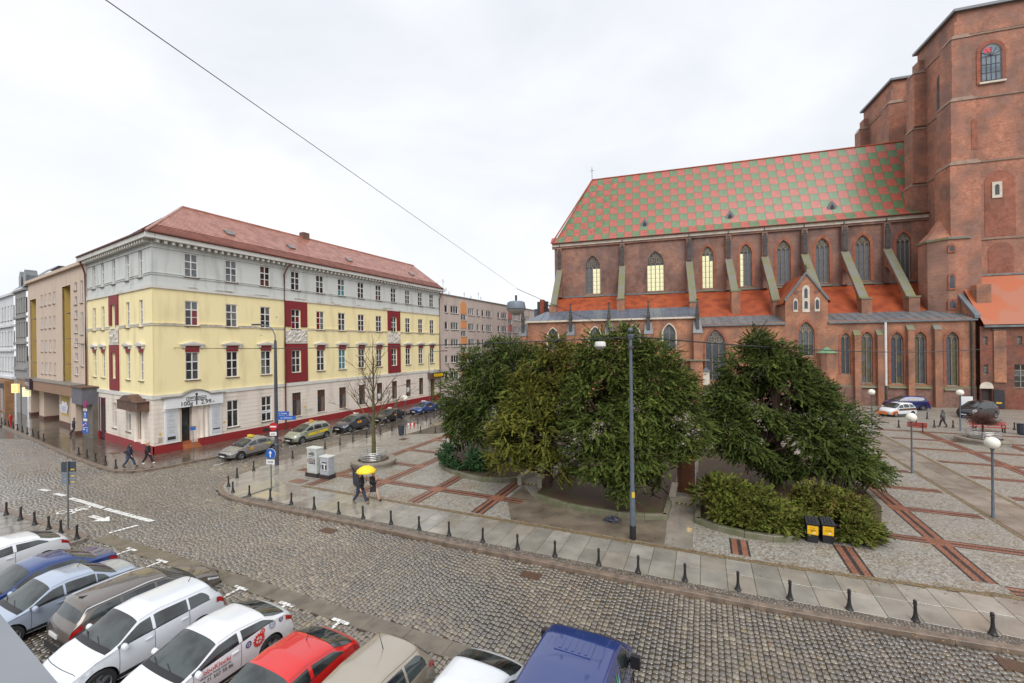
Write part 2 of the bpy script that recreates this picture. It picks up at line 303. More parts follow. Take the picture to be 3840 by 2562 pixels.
# the smoother flush strip that borders the parking bays
cxk=us[:,0]+us[:,1]/2; cyk=us[:,2]+us[:,3]/2
strip=(cyk>-5.9)&(cyk<-5.28)&(cxk>-24); us=us[~strip]; X=X[~strip]; Y=Y[~strip]
n=len(us); print('setts',n)
col=PALE[nrg.choice(len(PALE),n,p=PW)]; col=(col*.74+.26*PALE[:5].mean(0))*np.array([.78,.74,.69])*nrg.uniform(.86,1.14,(n,1))*(1+.22*np.sin(X*.35+1.3*np.sin(Y*.5))*np.sin(Y*.42+X*.1))[:,None]
def setts(us,X,Y,col,zt=-.12):
    n=len(us); g=.008; h=zt+nrg.normal(0,.004,n); c=.02
    x0=us[:,0]+g; x1=us[:,0]+us[:,1]-g; y0=us[:,2]+g; y1=us[:,2]+us[:,3]-g
    jit=lambda:nrg.normal(0,.006,n)
    V=np.zeros((n,12,3)); cor=[(x0,y0),(x1,y0),(x1,y1),(x0,y1)]; sg=[(1,1),(-1,1),(-1,-1),(1,-1)]
    tx=nrg.normal(0,.014,n); ty=nrg.normal(0,.012,n)
    for i,((a,b),(s,t)) in enumerate(zip(cor,sg)):
        jx=jit(); jy=jit(); a=a+jx; b=b+jy
        V[:,i,0]=a;V[:,i,1]=b;V[:,i,2]=-.17
        V[:,i+4,0]=a;V[:,i+4,1]=b;V[:,i+4,2]=h-.014
        xx=a+s*c; yy=b+t*c; V[:,i+8,0]=xx;V[:,i+8,1]=yy;V[:,i+8,2]=h+(xx-(x0+x1)/2)*tx+(yy-(y0+y1)/2)*ty
    f=np.array([(8,9,10,11)]+[(i,(i+1)%4,(i+1)%4+4,i+4) for i in range(4)]+[(i+4,(i+1)%4+4,(i+1)%4+8,i+8) for i in range(4)])
    return V,f
V,f9=setts(us,X,Y,col)
dist=X**2+Y**2
order=np.argsort(dist); near=order[:300]; rest=order[300:]
def pack(idx):
    VV=V[idx]; k=len(idx); F=(f9[None]+12*np.arange(k)[:,None,None]).reshape(-1,4); W3=VV.reshape(-1,3).copy()
    x=W3[:,0].copy(); y=W3[:,1].copy(); W3[:,0]=KO[0]+math.cos(KA)*x-math.sin(KA)*y; W3[:,1]=KO[1]+math.sin(KA)*x+math.cos(KA)*y
    return W3,F,np.repeat(col[idx],9,axis=0)
W3,F,cc=pack(rest); o=link('cobblestone_field',npmesh('cobblestone_field',W3,F,cc),M_sett,road); o['kind']='stuff'
for i in near:
    W3,F,cc=pack(np.array([i])); c=W3.mean(0); c[2]=-.15; link('cobblestone',npmesh('cobblestone',W3-c,F,cc),M_sett,road,loc=c)
# far streets as sheets of setts
far=MB().poly([(-140,-20,-.15),(-66,-20,-.15),(-66,44,-.15),(-18.6,44,-.15),(-15,44,-.15),(-5,62,-.15),(5,84,-.15),(-3,84,-.15),(-60,112,-.15),(-140,112,-.15)]).build('side_street',M_road_far); struct(far)
M_flag=mat('flush_strip_stone',G_(112,103,90),.33,var=.22,vs=2.2,bump=.2,bs=50,rvar=.12)
for i in range(24):
    a=-24+i*1.5; MB(KT).box(a+.006,a+1.494,-5.925,-5.26,-.18,-.122+rnd.uniform(-.003,.003)).build('strip_slab',M_flag,road)
# painted bay marks, lines, bicycle and arrow (worn paint)
def worn(name,c):
    m,nt,b=newmat(name); lk=nt.links; g=nn(nt,'ShaderNodeNewGeometry'); no=nn(nt,'ShaderNodeTexNoise'); no.inputs['Scale'].default_value=7; no.inputs['Detail'].default_value=6; lk.new(g.outputs['Position'],no.inputs['Vector'])
    mr=nn(nt,'ShaderNodeMapRange'); mr.inputs[1].default_value=.33; mr.inputs[2].default_value=.45; lk.new(no.outputs['Fac'],mr.inputs[0]); mi=nn(nt,'ShaderNodeMixRGB'); mi.inputs[1].default_value=(*G_(120,112,100),1); mi.inputs[2].default_value=(*c,1); lk.new(mr.outputs[0],mi.inputs[0]); lk.new(mi.outputs[0],b.inputs['Base Color']); b.inputs['Roughness'].default_value=.4; return m
M_paint=worn('road_paint',G_(238,238,234))
ZP=-.104
marks=struct(thing('road_markings','','')); del marks['label'],marks['category']
def strip_mark(a,b,w,name='painted_line',chunk=.17):
    a=Vector((a[0],a[1],ZP)); b=Vector((b[0],b[1],ZP)); t=(b-a); l=t.length; t.normalize(); n=Vector((-t.y,t.x,0)); k=max(1,round(l/chunk)); mb=MB()
    for i in range(k):
        p=a+t*(l*i/k+.012); q=a+t*(l*(i+1)/k-.012); z=Vector((0,0,rnd.uniform(-.004,.006))); mb.quad(p-n*w/2+z,q-n*w/2+z,q+n*w/2+z,p+n*w/2+z)
    return mb.build(name,M_paint,marks)
ts=[(-17.1,19.3),(-14.85,18.2),(-12.5,17.15),(-10.2,16.08),(-7.94,15.02),(-5.68,14.05),(-3.4,13.05),(-1.1,12.05)]
kd=Vector((math.cos(KA),math.sin(KA))); kn=Vector((-math.sin(KA),math.cos(KA)))
for t in ts:
    t=Vector(t); strip_mark(t-kd*.36,t+kd*.36,.13,'bay_mark'); strip_mark(t-kn*.06,t-kn*.9,.12,'bay_mark')
for a,b in (((-26.8,26.1),(-23.17,24.4)),((-23.0,24.3),(-18.76,22.4)),((-30.5,27.85),(-29.55,27.45)),((-28.65,27.0),(-27.55,26.5))): strip_mark(a,b,.26)
strip_mark((-19.75,21.05),(-19.1,21.95),.2)
# bicycle symbol + arrow, drawn lying on the road, pointing along the street
def on(p): return Vector(kw(-27.8+p[0],-4.45+p[1],ZP))
def ring(c,r,w,name):
    mb=MB(); k=20
    for i in range(k):
        a,b=2*PI*i/k,2*PI*(i+1)/k; f=lambda q,s:on((c[0]+math.cos(q)*s,c[1]+math.sin(q)*s)); mb.quad(f(a,r-w),f(a,r+w),f(b,r+w),f(b,r-w))
    mb.build(name,M_paint,marks)
def seg(a,b,w=.07,name='bicycle_symbol'):
    a=on(a); b=on(b); strip_mark(a,b,w*1.3,name,.4)
ring((-2.09,-.26),.3,.04,'bicycle_symbol'); ring((-1.88,.42),.3,.04,'bicycle_symbol')
for a,b in (((-2.09,-.26),(-1.6,-.05)),((-1.6,-.05),(-1.5,.38)),((-1.5,.38),(-1.88,.42)),((-1.6,-.05),(-1.88,.42)),((-1.6,-.05),(-1.33,-.2)),((-1.33,-.32),(-1.33,-.05)),((-1.5,.38),(-1.25,.45))): seg(a,b)
seg((.05,0),(1.1,0),.2,'direction_arrow')
p=[on((1.1,-.36)),on((1.95,0)),on((1.1,.36))]; MB().poly(p).build('direction_arrow',M_paint,marks)
# taxi rank dashes in the side street
for i in range(15):
    a=Vector((-22.9,33.0))+Vector((.4305,.9026))*(i*1.28); q=Vector((.4305,.9026))
    strip_mark(a,a+q*.75,.12,'rank_dash',.25)
# --- pavement around the yellow building
M_pavL=mosaic('pavement_left',[G_(92,82,72),G_(110,100,88),G_(100,90,80)],2.2,.14,.09)
pv=MB().poly([(x,y,0) for x,y in pavA]).build('pavement',M_pavL); struct(pv)
kerb_run('pavement_kerb',[p for p in pav_l][::-1] if False else [(x,y) for x,y in pav_l][1:-3],w=.3,step=1.1)
# --- slabs and stone strip beside the main kerb
M_slab=[mat('slab_%d'%i,G_(*c),.15,coat=.6,var=.16,vs=1.1,bump=.12,bs=70,rvar=.12) for i,c in enumerate(((152,147,137),(163,158,148),(143,138,128),(154,146,133)))]
M_joint=mat('slab_joint',G_(84,76,64),.5,var=.2)
sw=MB(KT); uu=[-22.6+i*1. for i in range(54)]
side_pts=[]
sw.poly([(u,kerb_v(u)+.28,.003) for u in uu]+[(u,kerb_v(u)*1.12+3.12,.003) for u in uu[::-1]]); sidewalk=sw.build('sidewalk',M_joint); struct(sidewalk)
slab_no=0
for r,(ya,yb) in enumerate(((.66,1.9),(1.91,3.1))):
    u=-22.4
    while u<26:
        w=.915; off=(.46 if r else 0)*0
        a,b=u+off,u+off+w-.014; k=kerb_v(u+.5); c=.008
        mb=MB(KT); z=.012+rnd.uniform(-.0015,.0015)
        mb.add([(a,ya+k,0),(b,ya+k,0),(b,yb+k-.012,0),(a,yb+k-.012,0),(a+c,ya+k+c,z),(b-c,ya+k+c,z),(b-c,yb+k-.012-c,z),(a+c,yb+k-.012-c,z)],[(4,5,6,7)]+[(i,(i+1)%4,(i+1)%4+4,i+4) for i in range(4)])
        mb.build('paving_slab',M_slab[rnd.choice((0,0,1,2,3,0))],sidewalk); u+=w
# strip of small stones between kerb and slabs
u0=[]; 
for ri in range(4):
    u=-22.4+rnd.random()*.1
    while u<24: w=rnd.uniform(.085,.12); u0.append((u,w,.285+ri*.094+kerb_v(u),.094)); u+=w
u0=np.array(u0); Xs=KO[0]+math.cos(KA)*u0[:,0]-math.sin(KA)*u0[:,2]; k2=seen(Xs,KO[1]+math.sin(KA)*u0[:,0]+math.cos(KA)*u0[:,2],0); u0=u0[k2]
Vs,_=setts(u0,None,None,None,.012); Vs[:,:4,2]=-.02
for i,(s,t) in enumerate(((1,1),(-1,1),(-1,-1),(1,-1))): Vs[:,i+8,0]=Vs[:,i+4,0]+s*.012; Vs[:,i+8,1]=Vs[:,i+4,1]+t*.012
P=Vs.reshape(-1,3).copy(); x,y=P[:,0].copy(),P[:,1].copy(); P[:,0]=KO[0]+math.cos(KA)*x-math.sin(KA)*y; P[:,1]=KO[1]+math.sin(KA)*x+math.cos(KA)*y
F=(f9[None]+12*np.arange(len(u0))[:,None,None]).reshape(-1,4); GC=np.array([G_(112,104,96),G_(132,124,116),G_(98,90,84),G_(124,112,100)])
o=link('small_stone_strip',npmesh('small_stone_strip',P,F,np.repeat(GC[nrg.integers(0,4,len(u0))],9,axis=0)),attrmat('small_stone',rough=.35,rvar=.12,wet=.7),sidewalk); o['kind']='stuff'
# smooth wet pavement round the corner and along the side street
corner_poly=[(x,y) for x,y in [(-19.15,31.6)]+cornr[::-1]]
inner=[(-19.0,31.9),(-19.15,30.4),(-19.17,29.3),(-18.95,28.3),(-18.47,27.45),(-17.78,26.65),(-17.0,26.05),(-16.4,25.75)]
mos_edge=[kw(-22.4,3.12)[:2],(-16.1,28.9),(-16.5,29.7),(-16.55,30.9),(-16.4,31.5)]
o=MB().poly([(x,y,.004) for x,y in inner]+[(x,y,.004) for x,y in mos_edge]).build('corner_pavement',M_slab[0]); struct(o)
sd=Vector((.4155,.9096)); sn=Vector((.9096,-.4155)); sp=MB(); base=Vector((-18.95,31.9))
sidep=MB().poly([(-18.9,31.85,.003),(-16.4,31.5,.003),(-11.7,43.2,.003),(-7.4,43.5,.003),(-2,60,.003),(-5.0,62.6,.003),(-13.05,45.5,.003)]).build('side_pavement',M_joint); struct(sidep)
for i in range(26):
    for j in range(3):
        a=i*1.12; b=j*.92+.02
        if i>9 and j>1 and False: continue
        q=[base+sd*(a+.006)+sn*b,base+sd*(a+.006)+sn*(b+.908),base+sd*(a+1.114)+sn*(b+.908),base+sd*(a+1.114)+sn*b]
        MB().add([(p.x,p.y,.0) for p in q]+[(p.x,p.y,.010+rnd.uniform(-.001,.001)) for p in q],[(4,5,6,7),(0,1,5,4),(1,2,6,5),(2,3,7,6),(3,0,4,7)]).build('paving_slab',M_slab[rnd.choice((0,0,1,2,3))],sidep)
# --- brick bands of the square (red brick with dark stripe), laid on the mosaic
M_bred=brickmat('band_red_brick',G_(150,96,74),G_(166,110,86),G_(112,84,70),.12,.12,.012,flat=True,st=.25,rough=.42,spec=.5,stain=G_(90,66,54))
M_bdk=brickmat('band_dark_brick',G_(58,52,52),G_(72,64,62),G_(44,40,40),.12,.12,.012,flat=True,st=.2,rough=.4,spec=.5)
def band(u0,u1,y0,y1,parent=plaza):
    """one band as five strips; longer side is the running direction"""
    alongu=(u1-u0)>(y1-y0); a,b=(y0,y1) if alongu else (u0,u1); w=b-a
    for i,(s,e,m) in enumerate(((0,.11,M_bdk),(.11,.40,M_bred),(.40,.60,M_bdk),(.60,.89,M_bred),(.89,1,M_bdk))):
        mb=MB()
        if alongu: mb.box(u0,u1,a+w*s+.002,a+w*e-.002,-.02,.005+.001*(i%2))
        else: mb.box(a+w*s+.002,a+w*e-.002,y0,y1,-.02,.005+.001*(i%2))
        o=mb.build('brick_band',m,parent); o.location=(KO[0],KO[1],0); o.rotation_euler=(0,0,KA)
def node(u,y,s=.4):
    o=MB().box(u-s,u+s,y-s,y+s,-.02,.009).build('band_crossing',M_bred,plaza); o.location=(KO[0],KO[1],0); o.rotation_euler=(0,0,KA)
hw=.375
def grid(us_,ys_,u0,u1,y0,y1,skip=lambda u,y:False):
    us_=list(us_); ys_=list(ys_)
    for u in us_:
        p=y0
        for y in ys_+[None]:
            e=(y-.4) if y is not None else y1
            if e-p>.3 and not skip(u,(p+e)/2): band(u-hw,u+hw,p,e)
            if y is not None: p=y+.4
    for y in ys_:
        p=u0
        for u in us_+[None]:
            e=(u-.4) if u is not None else u1
            if e-p>.3 and not skip((p+e)/2,y): band(p,e,y-.33,y+.33)
            if u is not None: p=u+.4
    for u in us_:
        for y in ys_:
            if not skip(u,y): node(u,y)
# left part of the square
grid([-20.7,-16.6,-12.6,-8.5],[5.95,9.75,13.6,17.6],-24.4,-6.9,3.5,21.5,lambda u,y:(u>-8.0 and y>7.0) or (u>-15.5 and y>8.6) or (u<-21.5 and y<4.4) or (-24<u<-22.3 and y>9))
# right part
for u,y1 in ((3.82,5.3),(7.87,6.3)): band(u-hw,u+hw,3.72,y1)
grid([11.75],[8.3,12.6,16.6,20.8,24.8],9.9,15.0,4.8,28,lambda u,y:(u<11 and y>9.5))
band(12.2,34,4.1,4.75)
band(17.95,21.0,8,8.66)
grid([21.6,25.6,29.6,33.6],[16.6,20.8,24.8,29.2,33.4,37.6],17.95,38,8.7,38)
# smooth walkway crossing the square
wk=MB(KT).poly([(15.2,5.5,.002),(17.75,5.5,.002),(17.75,36.5,.002),(15.2,36.5,.002)]).build('walkway',M_joint); struct(wk)
M_wk=[mat('walk_%d'%i,G_(*c),.3,var=.12,vs=1.3,bump=.1,bs=60,rvar=.1) for i,c in enumerate(((142,134,122),(150,142,130),(132,124,113)))]
M_sand=mosaic('edge_setts',[G_(120,104,78),G_(140,122,94),G_(108,94,72)],12,.5,.1)
for j in range(28):
    for i in range(2):
        a=15.45+i*1.03; b=5.5+j*1.1; MB(KT).box(a+.006,a+1.024,b+.006,b+1.094,-.02,.012+rnd.uniform(-.001,.001)).build('paving_slab',M_wk[rnd.randrange(3)],wk)
for a in (15.2,17.52): MB(KT).box(a,a+.23,5.5,36.5,-.02,.011).build('stone_edging',M_sand,wk)
MB(KT).box(-14,26,3.13,3.42,-.02,.008).build('leafy_edging',M_sand,sidewalk) if False else None
for i in range(40):
    a=-21+i*1.2; k=kerb_v(a+.6); MB(KT).box(a,a+1.2,3.12+k,3.38+k,-.02,.009).build('stone_edging',M_sand,sidewalk)
# --- planted beds with granite kerbs
M_soil=mat('bed_soil',G_(82,64,50),.7,col2=G_(74,78,44),vs=1.6,lo=.5,hi=.68,bump=.8,bs=18)
M_bedk=mat('bed_kerb',G_(126,120,104),.45,col2=G_(96,102,70),vs=1.3,bump=.2,bs=50,rvar=.1)
def bed(name,pts,closed_from,label):
    o=MB(KT).poly([(u,y,.16) for u,y in pts]).build(name,M_soil); struct(o)
    ring=pts[:closed_from]
    P=[Vector((u,y,0)) for u,y in ring]
    for a,b in zip(P,P[1:]):
        t=(b-a).normalized(); n=Vector((-t.y,t.x,0)); w=.22; mb=MB(KT); a2=a+t*.004; b2=b-t*.004
        q=[a2-n*.04,b2-n*.04,b2+n*w,a2+n*w]; mb.add([(p.x,p.y,-.05) for p in q]+[(p.x,p.y,.25) for p in q]+[(p.x+ (.015*n.x if i<2 else -.015*n.x),p.y+(.015*n.y if i<2 else -.015*n.y),.27) for i,p in enumerate(q)],[(8,9,10,11)]+[(i,(i+1)%4,(i+1)%4+4,i+4) for i in range(4)]+[(i+4,(i+1)%4+4,(i+1)%4+8,i+8) for i in range(4)])
        mb.build('bed_kerb_stone',M_bedk,o)
    return o
def arc(c,r,a0,a1,n): return [(c[0]+r*math.cos(R(a0+(a1-a0)*i/n)),c[1]+r*math.sin(R(a0+(a1-a0)*i/n))) for i in range(n+1)]
b1=[(-16.9,14.9),(-16.75,13.3),(-16.35,11.9),(-15.6,10.7),(-14.6,9.75),(-13.4,9.0),(-12.1,8.5),(-10.7,8.3),(-9.4,8.55),(-8.55,9.2),(-8.5,14),(-8.5,22),(-15,22),(-16.5,17)]
bed('planted_bed',b1,10,'')
b2=[(-6.55,6.75),(-5.5,6.3),(-4.3,5.9),(-3.0,5.75),(-1.6,5.75),(-.3,5.95),(.75,6.35),(.78,9),(.78,22),(-6.5,22)]
bed('planted_bed',b2,8,'')
b3=[(2.08,8.9),(2.05,6.45),(3.0,5.9),(4.1,5.58),(5.2,5.6),(6.2,5.95),(6.3,6.9),(8.6,7.2),(10.0,9.0),(10.9,12),(11,16),(10,22),(2.05,22)]
bed('planted_bed',b3,6,'')
# darker worn asphalt apron in front of the middle bed
o=MB(KT).poly([(-6.5,3.45,.004),(.85,3.45,.004),(.75,6.35,.004),(-.3,5.95,.004),(-1.6,5.75,.004),(-3,5.75,.004),(-4.3,5.9,.004),(-5.5,6.3,.004),(-6.55,6.75,.004),(-7.9,8.5,.004),(-7.9,6,.004)]).build('apron_paving',mat('apron',G_(112,102,88),.35,var=.3,vs=.9,bump=.3,bs=22,rvar=.12,detail=8)); struct(o)
o=MB(KT).poly([(.86,3.45,.006),(1.98,3.45,.006),(1.98,8.8,.006),(.86,8.8,.006)]).build('cellar_path',M_slab[2]); struct(o)
# manhole covers and drains
M_iron=mat('cast_iron',G_(112,86,70),.35,metal=.4,var=.25,vs=20,bump=.6,bs=60)
def cover(x,y,sx,sy,rz,m,label,z=.013,slots=0,name='manhole_cover',cat='manhole'):
    t=thing(name,label,cat,(x,y,z),rz); MB().box(-sx/2,sx/2,-sy/2,sy/2,-.01,.006).build('frame',m,t)
    if slots:
        for i in range(slots):
            a=-sx/2+.04+(sx-.08)*i/slots; MB().box(a,a+(sx-.08)/slots*.5,-sy/2+.05,sy/2-.05,.006,.010).build('bar',M_iron,t)
    else: MB().box(-sx*.38,sx*.38,-sy*.38,sy*.38,.006,.010).build('lid',m,t)
cover(-14.77,25.96,1.25,1.0,KA,mat('pale_cover',G_(176,164,136),.22,var=.1),'pale square slab manhole cover beside the blue arrow sign')
cover(-14.21,28.55,1.1,.7,KA,mat('rosy_cover',G_(128,98,84),.5),'reddish rectangular cover left of the grey cabinets')
cover(-10.41,41.1,.8,.6,R(64),M_iron,'small iron cover near the globe lamp by the taxi rank')
cover(-9.06,21.05,.85,.5,KA,M_iron,'rusty drain grate at the road edge near the umbrella couple',-.115,9,'drain_grate','drain')
cover(.62,16.75,.8,.45,KA,M_iron,'rusty drain grate at the kerb in the middle of the road',-.115,9,'drain_grate','drain')
cover(13.75,11.75,.9,.5,KA,M_iron,'rusty drain grate at the kerb nearest the lower right',-.115,9,'drain_grate','drain')
cover(-34.08,36.91,1.0,.6,R(147),M_iron,'dark drain cover on the pavement beside the red plinth',.006)

# fallen leaves gathered along edgings, bed kerbs and gutters
nl=2600; rl=np.random.default_rng(21); kind=rl.random(nl); uu_=rl.uniform(-20,16,nl); yy_=np.where(kind<.5,3.25+rl.normal(0,.22,nl),np.where(kind<.75,rl.uniform(3.4,6.0,nl),np.where(kind<.9,4.5+rl.normal(0,1.2,nl),-.12+rl.normal(0,.06,nl))))
yy_=yy_+np.where(uu_>1,.008*np.maximum(uu_-1,0)**1.85,0)
zz_=np.where(yy_<.0,-.105,.016); an=rl.uniform(0,6.28,nl); sz=rl.uniform(.018,.05,nl); cxs,sns=np.cos(an),np.sin(an)
qx=np.stack([-sz*cxs,sz*.5*sns,sz*cxs,-sz*.5*sns],1); qy=np.stack([-sz*sns,-sz*.5*cxs,sz*sns,sz*.5*cxs],1); PX=uu_[:,None]+qx; PY=yy_[:,None]+qy
VL=np.stack([KO[0]+math.cos(KA)*PX-math.sin(KA)*PY,KO[1]+math.sin(KA)*PX+math.cos(KA)*PY,np.repeat(zz_[:,None],4,1)+rl.uniform(0,.01,(nl,4))],2).reshape(-1,3)
LC=np.array([G_(150,116,66),G_(128,92,54),G_(168,134,78),G_(104,78,52)])[rl.integers(0,4,nl)]
struct(link('fallen_leaves',npmesh('fallen_leaves',VL,np.arange(nl*4).reshape(-1,4),LC),attrmat('leaf_litter',rough=.6,rvar=0,nvar=.1,bump=0)),'stuff','scattered brown leaves along the edges of the pavement')
# ================================================================ buildings, shared tools
def wall(mb,x0,x1,z0,z1,holes=(),y=0.,d=.22):
    """flat wall facing -y with rectangular openings and their reveals"""
    H=[h for h in holes if h[0]<x1 and h[1]>x0 and h[2]<z1 and h[3]>z0]
    xs=sorted({x0,x1,*[min(max(v,x0),x1) for h in H for v in h[:2]]}); zs=sorted({z0,z1,*[min(max(v,z0),z1) for h in H for v in h[2:4]]})
    for za,zb in zip(zs,zs[1:]):
        run=None
        for xa,xb in zip(xs,xs[1:]):
            inh=any(h[0]<=xa+1e-6 and h[1]>=xb-1e-6 and h[2]<=za+1e-6 and h[3]>=zb-1e-6 for h in H)
            if inh:
                if run is not None: mb.rect(run,xa,za,zb,y); run=None
            elif run is None: run=xa
        if run is not None: mb.rect(run,x1,za,zb,y)
    for h in H:
        a,b,c,e=max(h[0],x0),min(h[1],x1),max(h[2],z0),min(h[3],z1)
        if h[0]>=x0: mb.quad((a,y,c),(a,y,e),(a,y+d,e),(a,y+d,c))
        if h[1]<=x1: mb.quad((b,y,e),(b,y,c),(b,y+d,c),(b,y+d,e))
        if h[2]>=z0: mb.quad((a,y,c),(a,y+d,c),(b,y+d,c),(b,y,c))
        if h[3]<=z1: mb.quad((a,y+d,e),(a,y,e),(b,y,e),(b,y+d,e))
    return mb
def glass(name,c,rough=.06,spec=.6,c2=None,vs=1.2):
    return mat(name,c,rough,var=.3,vs=vs,spec=spec,col2=c2)
GL=[glass('glass_dark',G_(44,44,46)),glass('glass_mid',G_(74,76,78),c2=G_(50,50,52)),glass('glass_grey',G_(112,116,118),c2=G_(70,74,78)),glass('glass_curtain',G_(128,128,124),.2,c2=G_(88,88,86)),glass('glass_red',G_(120,26,34),.2),glass('glass_teal',G_(70,128,136),.2),glass('glass_brown',G_(104,62,46),.15,c2=G_(70,46,38))]
M_wfr=mat('window_frame_white',G_(226,224,220),.45,var=.05)
M_wbr=mat('window_frame_brown',G_(96,62,48),.5,var=.15)
M_sill=mat('window_sill_metal',G_(112,96,86),.5,var=.15)
_unit=None
def unit_quad():
    global _unit
    if _unit is None: _unit=MB().rect(0,1,0,1).mesh('pane')
    return _unit
PANE={}
def pane(parent,T,x0,x1,z0,z1,y,m):
    """one pane; the unit mesh is shared per glass material"""
    if m.name not in PANE: PANE[m.name]=MB().rect(0,1,0,1).mesh('pane'); PANE[m.name].materials.append(m)
    o=bpy.data.objects.new('pane',PANE[m.name]); COL.objects.link(o); o.parent=parent
    o.matrix_local=T@Matrix.Translation((x0,y,z0))@Matrix.Diagonal((x1-x0,1,z1-z0,1)); return o
def window(parent,T,x0,x1,z0,z1,y=.14,frame=None,cols=2,rows=(0,.33,.66,1.),fr=.085,glz=(0,),sill=True,name='window',mull=.09,separate=True,sm=None):
    """frame with bars as one part, panes and sill its sub-parts. rows: fractions of the pane rows"""
    frame=frame or M_wfr; mb=MB(T); f=fr; mb.box(x0,x0+f,y-.05,y+.03,z0,z1); mb.box(x1-f,x1,y-.05,y+.03,z0,z1); mb.box(x0+f,x1-f,y-.05,y+.03,z0,z0+f); mb.box(x0+f,x1-f,y-.05,y+.03,z1-f,z1)
    xi=[x0+f+(x1-x0-2*f)*i/cols for i in range(cols+1)]; zi=[z0+f+(z1-z0-2*f)*r for r in rows]
    for x in xi[1:-1]: mb.box(x-mull/2,x+mull/2,y-.045,y+.025,z0+f,z1-f)
    for k,z in enumerate(zi[1:-1]):
        w=.05 if k==len(zi)-3 and len(zi)>3 or len(zi)==3 else .028
        for a,b in zip(xi,xi[1:]): mb.box(a+mull/2*(a>x0+f+.01),b-mull/2*(b<x1-f-.01),y-.043,y+.022,z-w,z+w)
    w=mb.build(name,frame,parent)
    if separate:
        k=0
        for a,b in zip(xi,xi[1:]):
            for c,e in zip(zi,zi[1:]):
                pane(w,T,a,b,c,e,y,GL[glz[k%len(glz)]]); k+=1
    else: pane(w,T,x0+f,x1-f,z0+f,z1-f,y,GL[glz[0]])
    if sill: MB(T).box(x0-.08,x1+.08,-.1,y-.04,z0-.07,z0-.002).build('sill',sm or M_sill,w)
    return w
def stucco(name,c,dirt,amt=.5,streak=3.,rough=.8,vs=.7):
    return mat(name,c,rough,col2=dirt,vs=vs,streak=streak,lo=.5,hi=.5+.35/amt*.5,bump=.12,bs=50,detail=8)
# ================================================================ yellow corner building
YB=thing('corner_building','long yellow and grey four-storey corner building with red plinth and tiled roof','building',(-30.0,36.05,0),R(64.49))
yo=g0=None
TA=Matrix.Identity(4); TB=Matrix.Rotation(R(-32.58-64.49),4,'Z')
M_yel=stucco('yellow_plaster',G_(247,232,180),G_(228,211,164),.8,vs=1.1,streak=5.)
M_grey=stucco('grey_plaster',G_(208,211,207),G_(186,188,182),.9,vs=1.1,streak=5.)
M_cream=stucco('cream_plaster',G_(232,221,208),G_(206,194,180),.7,vs=.9)
M_redp=stucco('red_paint',G_(132,38,44),G_(118,40,44),.5,rough=.6)
M_plinth=stucco('red_plinth',G_(148,44,46),G_(134,60,60),.5,rough=.5)
M_white=stucco('white_trim',G_(214,212,206),G_(186,182,172),.6)
M_relief=mat('relief_plaster',G_(206,200,190),.8,var=.2,vs=3,bump=1.,bs=9)
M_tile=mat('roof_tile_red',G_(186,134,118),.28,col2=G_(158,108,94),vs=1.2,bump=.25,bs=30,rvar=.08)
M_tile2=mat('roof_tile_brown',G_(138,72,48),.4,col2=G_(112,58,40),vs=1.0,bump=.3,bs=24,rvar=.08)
M_gut=mat('copper_gutter',G_(108,60,46),.45,metal=.3,var=.2)
ucA=[3.03,6.56,10.03,13.6,16.92,20.16,23.43,26.72,29.8,32.94,36.06,39.06]; ww=.56
ucB=[2.55,5.7,9.25,12.45,15.1]
holesA=[];holesB=[]
for i,u in enumerate(ucA):
    for z0,z1 in ((15.25,17.37),(10.9,13.12),(6.05,8.55)): holesA.append((u-ww,u+ww,z0,z1))
    if i>0 and i<11: holesA.append((u-ww,u+ww,1.2,3.8))
DOOR=(2.1,3.45,0.,3.75); holesA.append(DOOR); DOOR2=(38.45,39.75,0.,3.4); holesA.append(DOOR2)
for i,u in enumerate(ucB):
    for z0,z1 in ((15.05,17.38),(10.8,13.12),(6.1,8.55)): holesB.append((-u-.46,-u+.46,z0,z1))
holesB+=[(-9.8,-8.75,1.4,3.8),(-6.2,-5.1,1.4,3.8),(-13.5,-11.9,0,4.1),(-3.75,-2.1,.9,3.6)]
LA,LB=41.2,17.4
def zones(T,x0,x1,holes,red):
    zs=[(0,.72,M_plinth,'plinth',-.07),(.72,4.75,M_cream,'ground_floor_wall',0.),(4.75,14.0,M_yel,'yellow_wall',.03),(14.0,18.2,M_grey,'grey_wall',.03)]
    for z0,z1,m,nm,y in zs:
        mb=MB(T); wall(mb,x0,x1,z0,z1,holes,y,.26-y); 
        if y<0: mb.quad((x0,y,z1),(x1,y,z1),(x1,.0,z1),(x0,.0,z1))
        mb.build(nm,m,YB)
zones(TA,0,LA,holesA,None); zones(TB,-LB,0,holesB,None)
# rusticated ground floor: courses stand proud between recessed joints
for T,x0,x1,H in ((TA,.0,LA,holesA),(TB,-13.6,.0,holesB)):
    z=.95
    while z<4.5:
        mb=MB(T); zz=min(z+.40,4.55)
        segs=[(x0,x1)]
        for h in H:
            if h[2]<zz and h[3]>z:
                segs=[q for s in segs for q in ((s[0],min(s[1],h[0]-.02)),(max(s[0],h[1]+.02),s[1])) if q[1]-q[0]>.05]
        if T is TA: segs=[q for s in segs for q in ((s[0],min(s[1],.72)),(max(s[0],5.45),s[1])) if q[1]-q[0]>.05]
        for a,b in segs: MB(T).box(a,b,-.028,.02,z,zz-.035).build('plaster_course',M_cream,YB)
        z+=.40
def hband(z0,z1,y0,m,nm,T,x0,x1,skip=()):
    segs=[(x0,x1)]
    for a,b in skip: segs=[q for s in segs for q in ((s[0],min(s[1],a)),(max(s[0],b),s[1])) if q[1]-q[0]>.02]
    for a,b in segs: MB(T).box(a,b,-y0,.02,z0,z1).build(nm,m,YB)
